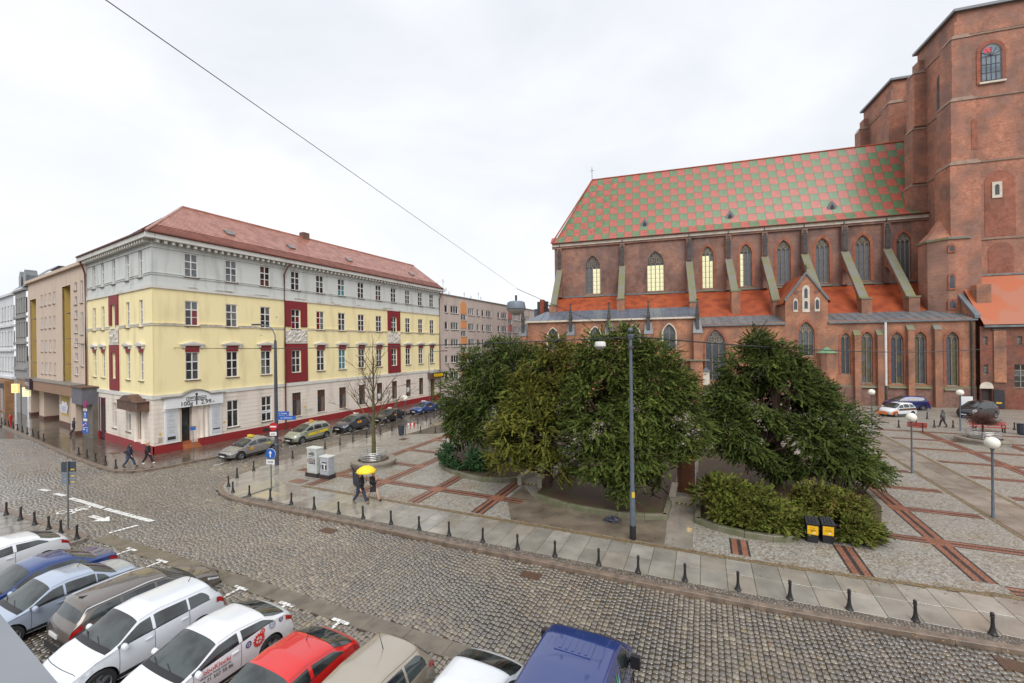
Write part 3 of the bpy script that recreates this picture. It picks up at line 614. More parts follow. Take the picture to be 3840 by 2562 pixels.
for T,x0,x1,us_,hh,sk in ((TA,-.02,LA,ucA,ww+.03,((12.25,15.1),(28.45,31.15))),(TB,-LB,.02,[-u for u in ucB],.49,((-10.5,-8.0),))):
    w_=[(u-hh,u+hh) for u in us_]
    hband(4.62,4.95,.12,M_white,'floor_cornice',T,x0-.1,x1+.1)
    hband(14.0,14.2,.09,M_white,'string_course',T,x0,x1); hband(14.2,14.36,.05,M_grey,'string_course',T,x0,x1)
    hband(15.14,15.2,.035,M_grey,'sill_band',T,x0,x1,w_); hband(15.3,15.36,.035,M_grey,'sill_band',T,x0,x1,w_)
    hband(10.86,10.93,.05,M_white,'sill_band',T,x0,x1,w_+list(sk)); hband(11.0,11.1,.05,M_white if T is TB else M_yel,'sill_band',T,x0,x1,w_+list(sk))
    hband(17.42,17.52,.05,M_grey,'frieze_band',T,x0,x1)
    hband(18.05,18.5,.62,M_white,'cornice',T,x0-.62 if T is TB else x0-.0,x1+.62 if T is TB else x1+.2)
# patches where the plaster has fallen
M_bare=mat('bare_render',G_(182,172,158),.85,var=.2,vs=4,bump=.5,bs=20)
def patch(T,xc,zc,w,h,y,seed,m=M_bare):
    r=random.Random(seed); n=26; pts=[]
    for i in range(n):
        a=2*PI*i/n; k=r.uniform(.72,1.05); c,s=math.cos(a),math.sin(a); pts.append((xc+w/2*k*abs(c)**.4*(1 if c>=0 else -1),y,zc+h/2*k*abs(s)**.5*(1 if s>=0 else -1)))
    MB(T).poly(pts).build('bare_patch',m,YB)
for i in range(14):
    u=rnd.uniform(.3,40); patch(TA,u,rnd.choice((14.28,14.1)),rnd.uniform(.5,2.2),rnd.uniform(.08,.2),-.095,i)
for a,b in ((.6,2.3),(3.7,5.8),(7.3,9.3)): patch(TA,(a+b)/2,10.98,b-a,.2,-.056,a)
for i in range(6): patch(TA,rnd.uniform(.4,12),rnd.uniform(9.4,12.4),rnd.uniform(.1,.3),rnd.uniform(.06,.2),.024,i+40)
# brackets under the eaves
bme=MB().box(-.11,.11,-.5,.02,-.28,0).mesh('eave_bracket'); bme.materials.append(M_white)
def brackets(T,x0,x1,step=.58):
    x=x0
    while x<x1:
        o=link('eave_bracket',bme,None,YB); o.matrix_local=T@Matrix.Translation((x,0,18.045)); x+=step
brackets(TA,.25,LA); brackets(TB,-LB+.2,-.2)
# windows
gA=[[2,2,2,2,2,2],[2,1,2,2,1,2],[6,0,6,6,0,0],[0,1,1,1,1,0],[0,2,1,0,2,1],[5,1,1,5,5,2],[0,0,1,1,0,0],[6,0,1,0,1,0],[1,0,0,1,1,1],[1,1,2,1,0,1],[0,1,1,1,1,2],[1,1,0,1,1,1]]
def order(g): # column-wise list from reading order
    return g
for i,u in enumerate(ucA):
    window(YB,TA,u-ww,u+ww,15.25,17.37,glz=gA[i])
    window(YB,TA,u-ww,u+ww,10.9,13.12,glz=[[0,0,2,4,4,2],[0,1,0,3,3,3],[0,0,0,1,1,3],[4,0,0,0,4,0],[4,4,4,3,3,2],[0,6,0,2,1,0]][i] if i<6 else gA[(i*5)%12])
    window(YB,TA,u-ww,u+ww,6.05,8.55,glz=[[0,0,0,1,1,3],[0,0,0,1,0,0],[3,3,2,2,0,0],[0,1,0,1,0,1],[0,1,0,1,1,3],[5,5,5,5,5,5]][i] if i<6 else gA[(i*7+3)%12])
    if 0<i<3: window(YB,TA,u-ww,u+ww,1.2,3.8,glz=[0,0,1,0,0,1],rows=(0,.64,1.))
    elif 2<i<11: window(YB,TA,u-ww,u+ww,1.2,3.8,frame=M_wbr,glz=[1,6,3,1],rows=(0,.72,1.),sm=M_cream)
for i,u in enumerate(ucB):
    for k,(z0,z1) in enumerate(((15.05,17.38),(10.8,13.12),(6.1,8.55))): window(YB,TB,-u-.46,-u+.46,z0,z1,y=.2,glz=[2+(i+k)%2],separate=False)
window(YB,TB,-9.8,-8.75,1.4,3.8,y=.2,glz=[2],separate=False,rows=(0,.7,1.)); window(YB,TB,-6.2,-5.1,1.4,3.8,y=.2,glz=[2],separate=False,rows=(0,.7,1.))
# red lintels and small pediments of the first floor
def pediment(T,u,w):
    MB(T).box(u-w,u+w,-.03,.035,8.55,9.08).build('red_lintel',M_redp,YB)
    mb=MB(T); mb.box(u-w-.42,u+w+.42,-.2,.03,9.14,9.24); mb.prism([(u-w-.46,9.24),(u+w+.46,9.24),(u,9.47)],.25,'y',-.22)
    for s in (-1,1): mb.box(u+s*(w+.18)-.12,u+s*(w+.18)+.12,-.13,.03,8.9,9.14)
    mb.build('pediment',M_white,YB)
for i,u in enumerate(ucA):
    if i not in (3,8): pediment(TA,u,ww)
for i,u in enumerate(ucB):
    if i!=2: pediment(TB,-u,.46)
# red bays with relief panels between them
for T,x0,x1,uc,hw_ in ((TA,12.28,15.06,13.6,ww),(TA,28.47,31.15,29.8,ww),(TB,-10.5,-8.0,-9.25,.46)):
    for z0,z1 in ((11.15,14.0),(5.0,9.3)):
        mb=MB(T); wall(mb,x0,x1,z0,z1,[(uc-hw_-.06,uc+hw_+.06,6.05,8.55),(uc-hw_-.06,uc+hw_+.06,10.9,13.12)],-.06,.1)
        mb.quad((x0,-.06,z0),(x0,-.06,z1),(x0,.03,z1),(x0,.03,z0)); mb.quad((x1,-.06,z1),(x1,-.06,z0),(x1,.03,z0),(x1,.03,z1)); mb.build('red_bay',M_redp,YB)
        for s in ((x0,uc-hw_-.06),(uc+hw_+.06,x1)):
            if z0>10: MB(T).box(s[0]+.12,s[1]-.12,-.085,-.055,11.3,13.1).build('bay_panel',M_redp,YB)
    nx,nz=14,8; V=[];F=[]
    for j in range(nz+1):
        for i in range(nx+1):
            e=(i in(0,nx)) or (j in(0,nz)); V.append((x0+(x1-x0)*i/nx,-.02 if e else -.03-rnd.random()**2*.13,9.36+(10.84-9.36)*j/nz))
    for j in range(nz):
        for i in range(nx): a=j*(nx+1)+i; F.append((a,a+1,a+nx+2,a+nx+1))
    mb=MB(T); mb.add(V,F); mb.build('relief_panel',M_relief,YB)
    MB(T).box(x0,x1,-.1,.03,9.3,9.36).build('panel_ledge',M_white,YB)
# downpipes
for T,x,y in ((TA,12.12,-.14),(TA,LA-.15,-.14),(TB,-LB+.15,-.14)):
    mb=MB(T); mb.tube([(x+.35,-.6,18.0),(x+.15,-.3,17.3),(x,y,16.8),(x,y,9),(x,y,.1)],.075,8); mb.build('downpipe',M_gut,YB,smooth=True)
mb=MB(TA); mb.tube([(-.45,-.68,18.52),(LA+.3,-.68,18.52)],.09,8); mb.build('gutter',M_gut,YB,smooth=True)
mb=MB(TB); mb.tube([(.55,-.68,18.52),(-LB-.3,-.68,18.52)],.09,8); mb.build('gutter',M_gut,YB,smooth=True)
# tiled roof in stepped courses: low bell-cast band, then the main slope
def courses(parent,name,m,A0,A1,B0,B1,n,lift=.03):
    """strips from line A (low) to line B (high), each course lifted at its lower edge"""
    A0,A1,B0,B1=map(Vector,(A0,A1,B0,B1)); nrm=(A1-A0).cross(B0-A0).normalized()
    if nrm.z<0: nrm=-nrm
    for i in range(n):
        t,s=i/n,(i+1)/n; p=A0.lerp(B0,t); q=A1.lerp(B1,t); p2=A0.lerp(B0,s); q2=A1.lerp(B1,s); mb=MB()
        mb.quad(p+nrm*lift,q+nrm*lift,q2+nrm*.004,p2+nrm*.004); mb.quad(p-nrm*.02,q-nrm*.02,q+nrm*lift,p+nrm*lift); mb.build(name,m,parent)
RG=23.0; ry=5.7; rx0=5.3
roof=MB().add([(-.7,-.7,18.5),(LA+.45,-.7,18.5),(LA+.45,ry,RG-.06),(rx0,ry,RG-.06),(LA+.45,12.1,18.5),(1.2,12.1,18.5)],[(0,1,2,3),(3,2,4,5),(5,0,3)]).build('roof',M_tile2,YB)
kx=lambda t:-.7+(rx0+.7)*t
t1=.215
def RP(x,t,rise=0): return (x,-.7+(ry+.7)*t,18.5+(RG-18.5)*t+rise)
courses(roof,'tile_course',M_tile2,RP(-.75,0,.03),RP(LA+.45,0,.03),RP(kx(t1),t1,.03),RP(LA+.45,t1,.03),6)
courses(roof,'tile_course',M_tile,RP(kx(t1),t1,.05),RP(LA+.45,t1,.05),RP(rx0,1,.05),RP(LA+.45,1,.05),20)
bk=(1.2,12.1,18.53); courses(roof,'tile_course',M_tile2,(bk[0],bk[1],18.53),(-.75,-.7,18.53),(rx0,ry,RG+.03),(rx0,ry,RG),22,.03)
mb=MB(); mb.tube([(rx0,ry,RG+.06),(LA+.45,ry,RG+.06)],.13,8); mb.tube([(-.7,-.75,18.56),RP(rx0,1,.06)],.11,8); mb.build('ridge_tiles',M_tile,roof,smooth=True)
MB().box(LA+.3,LA+.62,-.8,12.2,18.0,18.45).build('gable_coping',M_grey,YB)
M_zinc=mat('zinc',G_(122,126,128),.35,metal=.5,var=.2)
for x,t in ((7.6,.42),(14.6,.42),(23.3,.42),(36.4,.42)):
    p=Vector(RP(x,t,.1)); sl_=Vector((0,ry+.7,RG-18.5)).normalized(); n_=Vector((0,-sl_.z,sl_.y)); w=Vector((.38,0,0)); h=sl_*.42
    o=MB().add([p-w-h,p+w-h,p+w+h,p-w+h,p-w-h+n_*.12,p+w-h+n_*.12,p+w+h+n_*.12,p-w+h+n_*.12],[(4,5,6,7),(0,1,5,4),(1,2,6,5),(2,3,7,6),(3,0,4,7)]).build('roof_window',M_zinc,roof)
    MB().quad(p-w*.8-h*.8+n_*.125,p+w*.8-h*.8+n_*.125,p+w*.8+h*.8+n_*.125,p-w*.8+h*.8+n_*.125).build('skylight_pane',GL[2],o)
MB().box(19,19.9,5.3,6.1,22.6,23.7).build('chimney',mat('chimney_brick',G_(112,84,72),.8),roof)
# flat part of the rear wing and rear walls
mb=MB(TB); mb.add([(-LB-.3,-.7,18.5),(-10.5,-.7,18.5),(-10.5,9,19.6),(-LB-.3,9,19.6)],[(0,1,2,3)]); mb.build('wing_roof',mat('bitumen',G_(88,84,80),.6),YB)
MB().add([(LA,0,0),(LA,11.5,0),(LA,11.5,18.4),(LA,0,18.4)],[(0,1,2,3)]).build('gable_wall',M_grey,YB)
MB().add([(2.2,11.5,0),(LA,11.5,0),(LA,11.5,18.4),(2.2,11.5,18.4)],[(3,2,1,0)]).build('rear_wall',M_grey,YB)
# shop entrance: white sign board with curved top, posters, pilasters, door and steps
M_swhite=mat('sign_white',G_(232,234,236),.35,var=.03); M_ink=mat('sign_ink',G_(56,52,52),.5,var=.1); M_lead=mat('lead_flashing',G_(132,128,122),.5,var=.2,vs=6)
top=[(.72,4.62)]+[(.72+.2*i,4.66) for i in range(6)]+[(1.95+2.35*i/14,4.66+.47*math.sin(PI*i/14)**.8) for i in range(15)]+[(4.5+.2*i,4.66) for i in range(5)]+[(5.42,4.62)]
board=MB(TA).prism([(.72,3.72)]+top+[(5.42,3.72)],.36,'y',-.4).build('sign_board',M_swhite,YB)
cap=MB(TA)
for (a,za),(b,zb) in zip(top[1:-1],top[2:-1]): cap.add([(a,-.52,za),(b,-.52,zb),(b,.0,zb),(a,.0,za),(a,-.52,za+.09),(b,-.52,zb+.09),(b,.0,zb+.09),(a,.0,za+.09)],[(0,1,5,4),(4,5,6,7),(0,3,2,1)])
cap.box(.5,.73,-.52,0,4.62,4.75); cap.box(5.41,5.62,-.52,0,4.62,4.75); cap.build('sign_hood',M_lead,YB)
RX=(R(90),0,0)
text('lettering','100g',.5,M_ink,YB,(2.3,-.415,4.0),RX,.006,sx=1.05,bold=.004); text('lettering','2.99.-',.5,M_ink,YB,(4.05,-.415,4.02),RX,.006,sx=1.05,bold=.004)
mb=MB(TA)
for x0,x1 in ((2.3,3.02),(3.2,3.92)):
    mb.box(x0,x1,-.42,-.4,4.22,4.27); mb.box(x0,x1,-.42,-.4,4.53,4.58); mb.box(x0,x0+.05,-.42,-.4,4.27,4.53); mb.box(x1-.05,x1,-.42,-.4,4.27,4.53)
mb.box(3.07,3.15,-.44,-.4,3.85,4.75); mb.build('sign_emblem',M_ink,YB); MB(TA).lathe([(0,-.01),(.1,-.01),(.1,.02),(0,.02)],14).build('sign_emblem_head',M_ink,YB,loc=(3.11,-.41,4.78),rot=RX)
text('lettering','CITY',.22,M_ink,YB,(2.66,-.415,4.4),RX,.006,bold=.004); text('lettering','Kebab',.19,M_ink,YB,(3.56,-.415,4.4),RX,.006,bold=.006)
for x0,x1,dk in ((.86,1.62,(1.05,1.32)),(4.52,5.3,(1.3,1.42))):
    MB(TA).box(x0-.1,x1+.1,-.14,0,.74,3.7).build('pilaster',M_swhite,YB); p=MB(TA).box(x0,x1,-.17,-.139,.98,3.5).build('menu_board',mat('menu_grey',G_(206,210,214),.4,var=.03),YB)
    MB(TA).box(x0+.08,x1-.08,-.178,-.169,*dk).build('dark_notice',M_ink,p)
    mb=MB(TA); z=3.3
    while z>1.6:
        w=rnd.uniform(.18,.3); xm=(x0+x1)/2; mb.box(xm-w,xm+w,-.176,-.169,z,z+.022); z-=rnd.choice((.11,.11,.2))
    mb.build('menu_lines',mat('menu_ink',G_(150,152,156),.5),p)
    MB(TA).box(x0-.16,x1+.16,-.2,0,3.5,3.72).build('capital',M_swhite,YB)
for x in (1.86,3.75,4.15): MB(TA).lathe([(.2,.74),(.2,.8),(.16,.86),(.15,3.6),(.2,3.7)],12,(x,.02,0)).build('column',M_cream,YB,smooth=True)
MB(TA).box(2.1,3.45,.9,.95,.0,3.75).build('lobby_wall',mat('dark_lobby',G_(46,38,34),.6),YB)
dr=MB(TA).box(2.15,2.98,.5,.56,.62,3.6).build('shop_door',mat('door_dark',G_(52,38,34),.4),YB); MB(TA).box(2.28,2.86,.485,.5,1.2,3.4).build('door_glass',GL[0],dr); MB(TA).box(2.9,2.94,.44,.5,1.7,2.1).build('door_handle',M_zinc,dr)
MB(TA).box(2.98,3.45,.1,.9,0,3.75).build('door_reveal',M_cream,YB)
M_step=mat('terracotta_steps',G_(168,104,70),.4,var=.12)
for i in range(4): MB(TA).box(2.12,3.43,-.6+i*.27,.5,.004 if i==0 else i*.155-.01,(i+1)*.155).build('step',M_step,YB)
MB(TA).box(.3,.62,-.05,0,.98,1.4).build('stone_plaque',M_bare,YB); M_yplate=mat('yellow_plate',G_(214,178,58),.5)
for x,z in ((.38,1.55),(5.62,1.75),(14.5,2.0),(21.9,2.3)): MB(TA).box(x,x+.14,-.05,0,z,z+.18).build('yellow_plate',M_yplate,YB)
M_gra=mat('graffiti_green',G_(120,168,146),.6)
for k in range(7): MB(TA).tube([(14.6+k*.13,-.034,1.35+rnd.random()*.3),(14.7+k*.15,-.034,1.7+rnd.random()*.15),(14.75+k*.16,-.034,1.4)],.012,4).build('graffiti_stroke',M_gra,YB)
MB(TA).box(9.55,10.45,-.1,-.065,.18,.5).build('cellar_vent',M_ink,YB)
M_paper=mat('paper_notice',G_(226,228,232),.5,var=.03)
for x0,x1,z0,z1 in ((9.5,10.55,2.05,2.35),(26.4,27.0,1.6,2.3),(32.6,33.2,1.9,2.6)):
    MB(TA).box(x0,x1,.075,.088,z0,z1).build('window_notice',M_paper,YB)
text('lettering','LOKAL 507',.14,M_ink,YB,(10.02,.072,2.2),RX,.002)
# far-end doorway with the yellow lettered canopy box
M_cbox=mat('canopy_brown',G_(92,62,58),.5,var=.2); M_cro=mat('canopy_roof',G_(138,136,130),.5,var=.2)
cb=MB(TA).box(37.7,41.1,-.9,.0,3.55,4.5).build('canopy_box',M_cbox,YB)
pr=[(37.6,4.5)]+[(37.6+1.6*i/6,4.5+.04*i) for i in range(1,5)]+[(39+1.2*i/8,4.68+.3*math.sin(PI*i/8)) for i in range(9)]+[(41.15,4.55)]
MB(TA).prism(pr+[(41.15,4.46),(37.6,4.46)],1.05,'y',-1.0).build('canopy_roof',M_cro,YB)
M_ylet=mat('yellow_letters',G_(226,190,30),.4,var=.05)
text('lettering','PIRANIA',.72,M_ylet,YB,(39.5,-.93,4.03),RX,.03,sx=.98,bold=.03)
dr=MB(TA).box(38.45,39.75,.3,.36,.0,3.4).build('side_door',mat('olive_reveal',G_(112,100,62),.7),YB); MB(TA).box(38.6,39.1,.26,.3,.2,2.9).build('door_leaf',M_cbox,dr)
# details of the short facade: door, brown awning box, pilasters, corner kiosk
M_purp=mat('purple_door',G_(84,34,50),.5,var=.15)
d2=MB(TB).box(-13.5,-11.9,.05,.25,0,4.1).build('purple_portal',M_purp,YB); MB(TB).box(-13.1,-12.3,.02,.05,.1,3.6).build('door_leaf',mat('dark_purple',G_(52,32,44),.5),d2)
MB(TB).box(-11.9,-11.75,-.05,0,0,4.15).build('portal_jamb',M_purp,YB); MB(TB).box(-13.65,-13.5,-.05,0,0,4.15).build('portal_jamb',M_purp,YB)
M_rust=mat('rusty_sheet',G_(98,72,60),.6,var=.3,vs=3,bump=.3)
aw=MB(TB).box(-5.5,-.75,-.85,0,3.62,4.45).build('awning_box',M_rust,YB)
a_=[(-4.7+3.2*i/10,4.45+.5*math.sin(PI*i/10)) for i in range(11)]; MB(TB).prism([(-5.65,4.42)]+a_+[(-.6,4.42)],.95,'y',-.95).build('awning_roof',M_rust,YB)
for x in (-3.75,-2.1): MB(TB).lathe([(.18,.74),(.15,.85),(.14,3.5),(.18,3.6)],12,(x,-.02,0)).build('pilaster',M_cream,YB,smooth=True)
MB(TB).box(-3.75,-2.1,.3,.34,.9,3.6).build('blind_door',M_cream,YB)
MB(TB).box(-17.45,-13.95,-1.2,0,3.4,5.05).build('porch_fascia',mat('blue_grey_sheet',G_(104,104,112),.6,var=.1),YB); MB(TB).box(-17.5,-13.8,-1.35,0,5.05,5.16).build('porch_cap',M_rust,YB)
MB(TB).box(-17.4,-13.95,-.45,0,0,3.4).build('porch_wall',mat('porch_stone',G_(112,106,98),.7,var=.15),YB)
# ================================================================ neighbours on the left street
BB=thing('modern_building','beige modern building with ochre recesses and ground-floor arcade left of yellow corner','building',(-30.0,36.05,0),R(-32.58))
M_bei=stucco('beige_render',G_(204,184,166),G_(188,168,152),.6); M_och=stucco('ochre_render',G_(190,164,92),G_(176,150,88),.6); M_bband=stucco('tan_fascia',G_(150,120,98),G_(138,112,92),.6)
I4=Matrix.Identity(4); hb=[]
cols4=[29.95,31.95,34.0,35.8]
for u in cols4:
    for z in (14.5,11.6,8.7,5.9): hb.append((-u-.42,-u+.42,z,z+1.45))
for k in range(7): hb.append((-21.7,-20.75,15.4-1.55*k,16.3-1.55*k))
for k in range(3): hb.append((-19.5,-18.65,13.9-3.4*k,16.3-3.4*k))
rec=[(-26.5,-23.2,5.25,16.2),(-42.0,-38.7,5.25,15.7)]
mb=MB(); wall(mb,-43,-17.45,5.2,17.9,hb+rec,0.,.18); mb.build('facade_wall',M_bei,BB)
for h in hb: window(BB,I4,h[0],h[1],h[2],h[3],y=.13,cols=1,rows=(0,1.),glz=[2],separate=False)
for h in rec:
    mb=MB(); mb.rect(h[0],h[1],h[2],h[3],1.5); mb.quad((h[0],0.0,h[2]),(h[0],0.0,h[3]),(h[0],1.5,h[3]),(h[0],1.5,h[2])); mb.quad((h[1],0.0,h[3]),(h[1],0.0,h[2]),(h[1],1.5,h[2]),(h[1],1.5,h[3])); mb.quad((h[0],1.5,h[3]),(h[0],0,h[3]),(h[1],0,h[3]),(h[1],1.5,h[3])); mb.build('ochre_recess',M_och,BB)
    for z in (13.1,10.2,7.3): window(BB,I4,h[1]-1.55,h[1]-.25,z,z+1.5,y=1.42,cols=1,rows=(0,1.),glz=[0],separate=False)
MB().box(-43.2,-17.45,-.35,1.0,17.9,18.25).build('parapet',M_bei,BB); MB().box(-43,-17.5,0,10,18.25,18.3).build('flat_roof',mat('bitumen',G_(88,84,80),.6),BB)
MB().quad((-17.45,0,18),(-17.45,0,0),(-17.45,9,0),(-17.45,9,18)).build('side_wall',M_bei,BB)
fb=MB().box(-43,-17.8,-1.1,0.2,4.0,5.15).build('fascia',M_bband,BB); MB().box(-43.1,-17.7,-1.2,.1,5.15,5.25).build('fascia_cap',M_lead,BB)
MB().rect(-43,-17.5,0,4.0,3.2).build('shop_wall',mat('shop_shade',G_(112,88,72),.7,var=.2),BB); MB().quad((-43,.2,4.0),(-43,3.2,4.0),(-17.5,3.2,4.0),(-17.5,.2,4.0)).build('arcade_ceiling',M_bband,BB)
for a,b,y0,y1 in ((-19.4,-17.5,-.9,3.2),(-29.3,-24.8,.2,3.2),(-37.6,-35.2,.0,3.2),(-43,-42,.0,3.2)):
    MB().box(a,b,y0,y1,.45,4.0).build('arcade_pier',M_bei,BB); MB().box(a-.04,b+.04,y0-.04,y1,0,.45).build('pier_plinth',mat('pier_dark',G_(98,66,56),.6),BB)
MB().box(-28.2,-25.4,.16,.2,1.2,3.6).build('ochre_reveal',M_och,BB)
for a,b in ((-24.4,-20.2),(-34.6,-30.2),(-41.5,-38)):
    s_=MB().box(a,b,2.9,3.15,.3,3.6).build('shop_front',mat('shop_frame',G_(52,40,42),.5),BB)
    n_=max(2,int((b-a)/1.4))
    for i in range(n_): pane(s_,I4,a+.1+(b-a-.2)*i/n_,a+.02+(b-a-.2)*(i+1)/n_,.5,3.4,2.88,GL[0])
MB().box(-34.4,-30.6,2.80,2.86,2.3,2.55).build('shop_lettering_strip',mat('pale_strip',G_(170,172,180),.4),BB)
t_=text('lettering','BAR 24h',.7,mat('yellow_neon',G_(206,172,30),.4),BB,(-32.5,2.8,3.0),RX,.02)
# projecting dark sign on the fascia and crown-shaped white sign
sg=MB().box(-36.6,-34.2,-1.4,-1.12,4.0,5.35).build('fascia_sign',mat('dark_sign',G_(60,44,58),.4),BB); text('lettering','HOTEL',.62,mat('sign_light',G_(214,208,214),.4),BB,(-35.4,-1.42,4.7),RX,.01)
cw=[(-22.6,2.1),(-20.3,2.1),(-19.8,2.9),(-20.5,2.8),(-20.9,3.3),(-21.45,2.95),(-22.0,3.3),(-22.3,2.8),(-23.0,2.9)]
cs=MB().prism(cw,.1,'y',-1.0).build('hanging_sign',mat('pale_sign',G_(206,206,214),.4,var=.05),BB)
for z in (2.3,2.5,2.7): MB().box(-22.1,-20.7,-1.02,-1.0,z,z+.05).build('sign_line',mat('sign_line',G_(120,112,136),.5),cs)
# slate-roofed grey house and white house
GB=thing('grey_townhouse','narrow grey old townhouse with dark slate roof beyond the beige modern building','building',(-30.0,36.05,0),R(-32.58))
M_gst=stucco('grey_stucco',G_(150,150,148),G_(132,132,130),.6); M_slate=mat('slate',G_(84,86,92),.4,var=.15,vs=3)
hg=[(-u-.45,-u+.45,z,z+2.1) for u in (44.4,45.9,47.4,48.9) for z in (14.2,10.8,7.4)]
mb=MB(); wall(mb,-49.9,-43.25,0,17.6,hg,-.15,.25); mb.build('facade_wall',M_gst,GB)
for h in hg: window(GB,Matrix.Translation((0,-.15,0)),h[0],h[1],h[2],h[3],y=.2,cols=2,rows=(0,.66,1.),glz=[1],separate=False)
for z in (6.2,9.8,13.4,17.2): MB().box(-50,-43.2,-.4,0,z,z+.3).build('cornice',M_gst,GB)
MB().add([(-50,-.4,17.6),(-43.2,-.4,17.6),(-43.2,3.,21.0),(-50,3.,21.0),(-50,9,21),(-43.2,9,21)],[(0,1,2,3),(3,2,5,4)]).build('slate_roof',M_slate,GB)
for u in (45,47.8): MB().prism([(-u-.7,18),(-u+.7,18),(-u+.7,19.4),(-u,20.2),(-u-.7,19.4)],1.2,'y',.0).build('dormer',M_zinc,GB)
WB=thing('white_townhouse','ornate white townhouse at the far end of the left street','building',(-30.0,36.05,0),R(-32.58))
M_wst=stucco('white_stucco',G_(214,216,218),G_(196,198,200),.6)
hw2=[(-u-.5,-u+.5,z,z+2.2) for u in (51.5,53.6,55.7,57.8,60,62.2,64.4,66.6) for z in (13.4,9.6,5.8)]
mb=MB(); wall(mb,-78,-49.95,0,17.3,hw2,-.3,.25); mb.build('facade_wall',M_wst,WB)
for h in hw2: window(WB,Matrix.Translation((0,-.3,0)),h[0],h[1],h[2],h[3],y=.2,cols=2,rows=(0,.66,1.),glz=[1],separate=False)
for z in (4.8,8.8,12.4,17.0): MB().box(-78,-49.9,-.6,0,z,z+.32).build('cornice',M_wst,WB)
MB().add([(-78,-.6,17.3),(-49.9,-.6,17.3),(-49.9,5,20),(-78,5,20)],[(0,1,2,3)]).build('roof',M_slate,WB)
MB().box(-60,-50.1,-1.2,-.3,.0,4.6).build('shop_porch',mat('tan_porch',G_(150,112,78),.7,var=.15),WB)
for a in (-53,-56.5): MB().box(a,a+1.6,-1.22,-1.18,.2,3.4).build('shop_window',GL[1],WB)
for a,z in ((-51.9,3.5),(-57.5,3.6)): MB().box(a,a+.9,-1.7,-1.2,z,z+.7).build('small_sign',mat('sign_grey',G_(96,98,104),.5),WB)
# two lit box signs on a post
ls=thing('lit_sign_post','pair of glowing yellow-white box signs on a post in the left street','sign',(-62.6,55.0,0),R(-10))
MB().tube([(0,0,0),(0,0,4.6)],.06,8).build('post',M_zinc,ls,smooth=True)
for i,(x,z,c) in enumerate(((-.85,3.2,(255,226,150)),(.95,2.75,(250,246,196)))):
    b_=MB().box(x-.5,x+.5,-.12,.12,z+.3,z+1.45).build('light_box',mat('lit_sign_%d'%i,G_(*c),.4,emit=.45,var=.05),ls)
    for k in range(3): MB().box(x-.38,x+.38,-.13,-.121,z+.5+.27*k,z+.56+.27*k).build('print_line',mat('sign_print',G_(206,150,90),.5),b_)
# ================================================================ long apartment block in the side street
FB=thing('apartment_block','long pinkish grey apartment block with orange and red panels behind the yews','building',(-30.0,36.05,0),R(64.49))
M_pnk=stucco('pink_grey_render',G_(200,184,174),G_(184,168,160),.7); M_orp=mat('orange_panel',G_(222,150,92),.7,var=.06); M_rdp=mat('rose_panel',G_(190,112,108),.7,var=.06)
fw=[];pn=[]
def unit(o):
    for a,b in ((1.6,2.6),(3.5,6.0),(9.5,11.7),(12.7,13.7),(14.7,15.6),(16.6,18.8)): fw.append((o+a,o+b))
unit(41.5); unit(61.5); unit(81.5)
rows=[14.65,11.7,8.7,5.8,2.9]; hf=[(a,b,z,z+1.4) for a,b in fw for z in rows]
pan=[(48.3,50.3,M_orp),(68.3,70.3,M_rdp),(88.3,90.3,M_orp)]
hp=[(a+.1,b-.1,z-1.35,z-.25) for a,b,_ in pan for z in (14.9,11.9,8.9,5.9)]
mb=MB(); wall(mb,41.3,101,0,17.7,hf+hp,.25,.2); mb.build('facade_wall',M_pnk,FB)
TF=Matrix.Translation((0,.25,0))
for h in hf: window(FB,TF,h[0],h[1],h[2],h[3],y=.12,cols=3 if h[1]-h[0]>2.1 else (2 if h[1]-h[0]>1.5 else 1),rows=(0,1.),glz=[[0,1,2,3][(int(h[0]*7+h[2]))%4]],separate=False,fr=.12,mull=.13,sm=M_zinc)
for h in hp: window(FB,TF,h[0],h[1],h[2],h[3],y=.12,cols=3,rows=(0,1.),glz=[1],separate=False,fr=.1)
for a,b,m in pan:
    for z in (11.95,8.95,5.95,2.9): MB().box(a,b,.2,.249,z+.1,z+1.55).build('colour_panel',m,FB)
    MB().prism([(a,14.75),(b,14.75),(b,16.4)]+[((a+b)/2+(b-a)/2*math.cos(PI*i/10),16.4+.7*math.sin(PI*i/10)) for i in range(1,10)]+[(a,16.4)],.05,'y',.2).build('colour_panel',m,FB)
MB().box(41.3,101,.1,10,17.7,17.9).build('roof_slab',M_lead,FB)
M_ant=mat('antenna_metal',G_(120,120,124),.5)
for u,h in ((43.5,2.2),(45.3,3.0),(46.2,1.6),(47.2,1.0),(52.5,1.4),(55,1.0),(58,2.0),(59,1.2),(75,1.8)):
    mb=MB(); mb.tube([(u,2,17.9),(u,2,17.9+h)],.03,5)
    for k in range(3): mb.tube([(u-.4,2,17.7+h-.2*k),(u+.4,2,17.7+h-.2*k)],.02,4)
    mb.build('roof_antenna',M_ant,FB)
# dark modern block peeping out behind the church's east end
DB=thing('distant_block','dark grey flat-roofed block with a brick chimney peeping past the church roof','building',(6.5,98,0),R(-17))
MB().box(-1.4,3.5,0,8,0,17.0).build('block_wall',mat('dark_cladding',G_(94,100,110),.6,var=.1),DB); MB().box(-.6,1.9,-.4,0,0,18.6).build('stair_tower',mat('dark_cladding2',G_(70,76,86),.6,var=.1),DB)
MB().box(.3,1.2,-1.6,-.4,12,18.9).build('chimney',mat('chimney_red',G_(156,84,62),.8,var=.15),DB)
